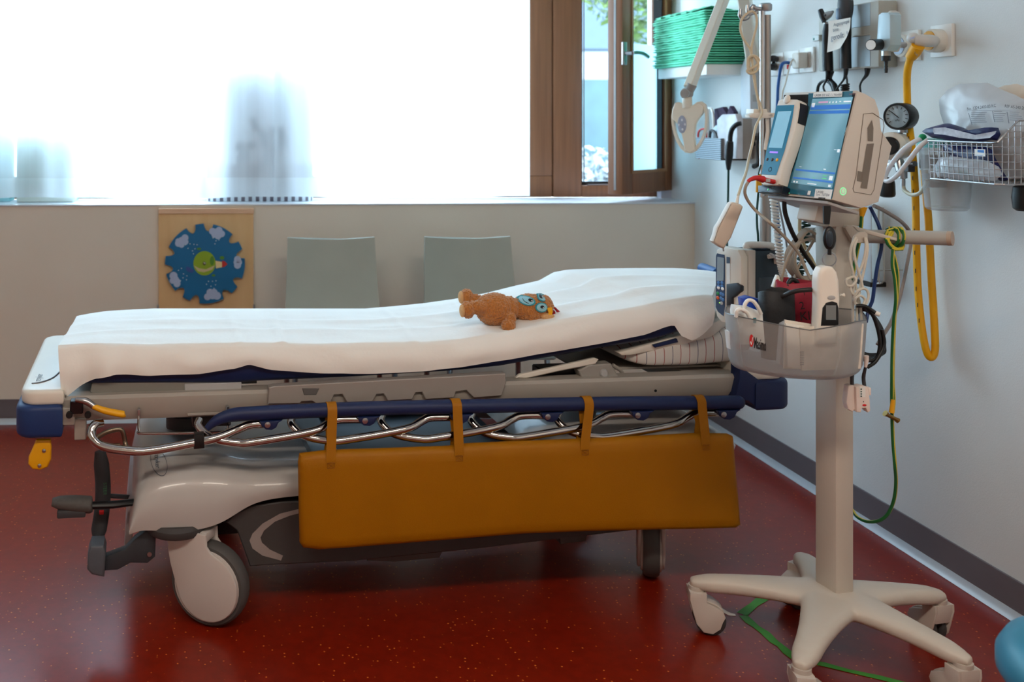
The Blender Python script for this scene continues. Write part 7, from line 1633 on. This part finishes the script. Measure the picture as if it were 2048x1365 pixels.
# infusion pump
pw_, phh = .115, .195
pm0 = P(1463, 570, 2.60)
PF = yawframe(pm0, R(-74)-YAW, 0)
def U(x, y, v=0): return PF.px(x, y, v)
ipz0, ipz1 = U(1455, 648).z, U(1470, 497).z
xl, xr = U(1431, 570).x, U(1482, 570).x
pump = thing('infusion_pump', 'cream and dark teal infusion pump clamped to the drip stand pole', 'pump', PF.w(((xl+xr)/2, .07, ipz0)))
f_m = MB(PF)
MB(PF).prism([(xl+.004, ipz0+.012), (xl+.02, ipz0), (xr-.006, ipz0+.004), (xr, ipz0+.02), (xr, ipz1-.02), (xr-.012, ipz1-.003), (xl+.03, ipz1), (xl+.004, ipz1-.012), (xl, ipz1-.03), (xl, ipz0+.03)], .0, .022, bev=.004).build('front_shell', mat('ivory pump door', (220, 212, 198), .38, var=.02), pump)
MB(PF).prism([(xl+.006, ipz0+.01), (xr-.002, ipz0+.01), (xr-.002, ipz1-.004), (xl+.006, ipz1-.004)], .025, .05, bev=.006).build('door_band', cream, pump)
MB(PF).prism([(xl+.006, ipz0+.01), (xr-.002, ipz0+.01), (xr-.002, ipz1-.03), (xr-.01, ipz1-.008), (xl+.006, ipz1-.008)], .05, .125, bev=.006).build('rear_body', mat('dark teal grey body', (44, 60, 70), .5, var=.04), pump)
MB(PF).box(xr-.003, xr+.0015, .055, .118, ipz0+.035, ipz1-.075, .002).build('rating_panel', mat('slate panel', (58, 72, 82), .45), pump)
fp = lambda pts, v, nm, m, par: MB(PF).poly([U(x, y, v) for x, y in pts]).build(nm, m, par, fixn=False)
kp = fp([(1431.5, 615), (1436, 624), (1447, 633), (1450, 612), (1450, 520), (1449, 510), (1434, 507), (1432, 512)], -.0008, 'keypad_face', mat('navy keypad', (44, 66, 98), .4), pump)
fp([(1433.5, 562), (1447, 562), (1448, 516), (1434.5, 514)], -.0014, 'screen', mat('pump lcd', (150, 166, 174), .15, var=.06), kp)
for r_ in range(2):
    for c2_ in range(2):
        q = U(1437+c2_*7, 566+r_*7, -.0014); MB(PF).ball(q, (.0055, .0008, .0045), 10, 6).build('key', mat('blue key', (70, 120, 180), .4), kp)
for (x, y, m_) in ((1437, 576, white_p), (1445, 578, white_p), (1435.5, 587, mat('green key', (40, 140, 80), .4)), (1442, 588, MATS['blue key']), (1446, 590, MATS['blue key']), (1435.5, 596, mat('orange key', (226, 96, 30), .4)), (1442, 597, MATS['blue key']), (1446, 600, MATS['blue key']), (1443, 607, grey_p)):
    q = U(x, y, -.0016); MB(PF).ball(q, (.0058, .001, .0046), 12, 6).build('key', m_, kp)
q = U(1439, 606, -.0016); MB(PF).ball(q, (.002, .0008, .0014), 8, 5).build('status_light', mat('green lamp', (170, 230, 60), .4, emit=(170, 230, 60), estr=1), kp)
fp([(1454, 602), (1460, 598), (1460, 518), (1453, 518)], -.0006, 'white_strip', white_p, pump)
fp([(1453, 527), (1460, 527), (1460, 515), (1453, 514)], -.0012, 'badge', mat('slate badge', (64, 86, 110), .4), pump)
MB(PF).prism([xz(U(x, y, .005)) for x, y in ((1459, 612), (1459, 568), (1480, 566), (1488, 572), (1488, 582), (1478, 592), (1471, 596), (1471, 612))], -.006, .006, bev=.003).build('door_latch', mat('dark slate latch', (40, 46, 54), .45), pump)
hz = ipz1+.004
MB(PF).tube([(xr-.015, .03, hz-.004), (xr-.015, .035, hz+.004), (xr-.015, .10, hz+.001), (xr-.015, .115, hz-.006)], .009, 10, sub=4).build('carry_handle', cw_, pump)
MB(PF).ball((xr-.03, .09, ipz1), (.02, .03, .012), 16, 10).build('clamp_knob', mat('slate knob', (66, 84, 98), .4), pump)
MB(PF).tube([(xr, .085, ipz1-.022), (xr+.003, .105, ipz1-.022), (xr+.003, .108, ipz1-.04)], .006, 8).build('latch_tab', cw_, pump)
MB(PF).tube([(xr-.02, .12, ipz0+.08), (xr-.02, .16, ipz0+.08)], .012, 12).build('pole_bracket', dark_p, pump)
cable(((1540, 508, 2.58), (1548, 512, 2.57), (1556, 525, 2.56), (1560, 540, 2.55)), .003, 'pump_lead', grey_p, 'short grey lead bending out behind the infusion pump', cat='lead')
yl = thing('yellow_tag', 'yellow warning tag on a green cord beside the drip stand pole', 'tag', P(1516, 400, 2.66))
f_ = Frame(P(PX0, PY0, 2.66), CR, CF, CU)
MB(f_).prism([xz(f_.px(x, y, 0)) for x, y in ((1513, 385), (1513, 356), (1520, 348), (1524, 352), (1524, 386))], 0, .006, bev=.001).build('tag_plate', yellow_p, yl)
MB(f_).tube([f_.px(x, y, .003) for x, y in ((1517, 350), (1519, 340), (1522, 330))], .002, 6).tube([f_.px(x, y, .003) for x, y in ((1517, 384), (1514, 420), (1514, 450), (1516, 470), (1517, 500))], .003, 6, sub=3).build('tag_cord', mat('dark green cord', (18, 66, 58), .5), yl)

# ------------------------------------------------------------------ floor tape and stool
tape = mat('green floor tape', (64, 150, 44), .55, var=.08)
def tape_strip(pts, w, lbl):
    q = [onZ(x, y, .0012) for x, y in pts]; rows = []
    for i, p in enumerate(q):
        a_ = q[max(0, i-1)]; b_ = q[min(len(q)-1, i+1)]; d = (b_-a_).normalized(); n = V((-d.y, d.x, 0)); k = w*(1+.18*math.sin(i*2.3))
        rows.append([p-n*k, p+n*k])
    return tag(MB().grid(rows).build('floor_tape', tape), lbl, 'tape', 'green tape marks on the floor')
tape_strip([(1546, 1182), (1528, 1196), (1508, 1210), (1484, 1229)], .0125, 'short straight green tape strip on the floor behind the left cart leg')
tape_strip([(1487, 1232), (1500, 1245), (1512, 1254), (1530, 1266), (1548, 1284), (1562, 1293), (1576, 1306), (1590, 1318)], .0115, 'crumpled green tape strip on the floor between the left and front cart legs')
tape_strip([(1610, 1322), (1650, 1330), (1700, 1343), (1760, 1356), (1830, 1374)], .0095, 'long green tape strip on the floor right of the front cart leg')
st_ = onZ(2258, 1318, .46)
stool = thing('stool', 'round stool with teal blue padded seat at the lower right corner', 'stool', (st_.x, st_.y, 0))
MB().lathe([(.0, .475), (.09, .474), (.135, .468), (.160, .452), (.172, .43), (.172, .405), (.160, .385), (.13, .378), (0, .378)], (st_.x, st_.y, 0), (0, 0, 1), 48).build('seat', teal_v, stool)
MB().lathe([(.028, .07), (.028, .25), (.018, .25), (.018, .38)], (st_.x, st_.y, 0), (0, 0, 1), 20).build('gas_lift', chrome, stool)
for k in range(5):
    a_ = R(20+72*k); e = V((st_.x+.24*math.cos(a_), st_.y+.24*math.sin(a_), .065))
    lg = MB().tube([(st_.x, st_.y, .09), (st_.x+.12*math.cos(a_), st_.y+.12*math.sin(a_), .085), e], [.022, .018, .014], 10).build('leg', dark_p, stool)
    MB().lathe([(.018, -.012), (.024, -.009), (.024, .009), (.018, .012)], (e.x, e.y, .026), (-math.sin(a_), math.cos(a_), 0), 18).tube([(e.x, e.y, .065), (e.x, e.y, .045)], .009, 8).build('castor', black_p, lg)
# ------------------------------------------------------------------ light
w = bpy.data.worlds.new('world'); SC.world = w; w.use_nodes = True
nt = w.node_tree; bg = nt.nodes['Background']
tc = nt.nodes.new('ShaderNodeTexCoord'); sp = nt.nodes.new('ShaderNodeSeparateXYZ'); rp = nt.nodes.new('ShaderNodeValToRGB')
nt.links.new(tc.outputs['Generated'], sp.inputs[0]); nt.links.new(sp.outputs['Z'], rp.inputs['Fac'])
rp.color_ramp.elements[0].color = (.55, .78, .95, 1); rp.color_ramp.elements[1].color = (.60, .80, 1.0, 1); rp.color_ramp.elements[1].position = .6
nt.links.new(rp.outputs['Color'], bg.inputs['Color']); bg.inputs['Strength'].default_value = 15.5
def area(name, loc, rot, sx, sy, power, col, portal=False):
    l = bpy.data.lights.new(name, 'AREA'); l.shape = 'RECTANGLE'; l.size = sx; l.size_y = sy; l.energy = power; l.color = col
    o = bpy.data.objects.new(name, l); COL.objects.link(o); o.location = loc; o.rotation_euler = rot
    if portal: l.cycles.is_portal = True
    return o
area('window_portal', ((LX+XR)/2, WINY+.12, (SILL+TOPZ)/2), (-math.pi/2, 0, 0), XR-LX, TOPZ-SILL, 1, (1, 1, 1), True)
# warm ceiling luminaires
cm = mat('luminaire diffuser', (250, 244, 232), .6, var=0, emit=(255, 226, 190), estr=2.0)
for (x, y) in ((-.6, .2), (1.0, .2)):
    t = thing('ceiling_light', 'warm rectangular ceiling light above the camera, ' + ('left' if x < 0 else 'right') + ' one', 'light', (x, y, CZ), 0, 'ceiling lights')
    MB().box(x-.62, x+.62, y-.17, y+.17, CZ-.05, CZ-.001, .004).build('frame', white_p, t)
    MB().box(x-.59, x+.59, y-.14, y+.14, CZ-.052, CZ-.0495).build('diffuser', cm, t)
    area('ceiling_lamp', (x, y, CZ-.06), (0, 0, 0), 1.15, .26, 31, (1.0, .87, .74))
SC.view_settings.view_transform = 'Standard'; SC.view_settings.look = 'None'
SC.view_settings.exposure = 0.0
SC.cycles.use_denoising = True; SC.cycles.max_bounces = 8; SC.cycles.diffuse_bounces = 4; SC.cycles.transparent_max_bounces = 16
SC.cycles.caustics_reflective = False; SC.cycles.caustics_refractive = False; SC.cycles.sample_clamp_indirect = 6
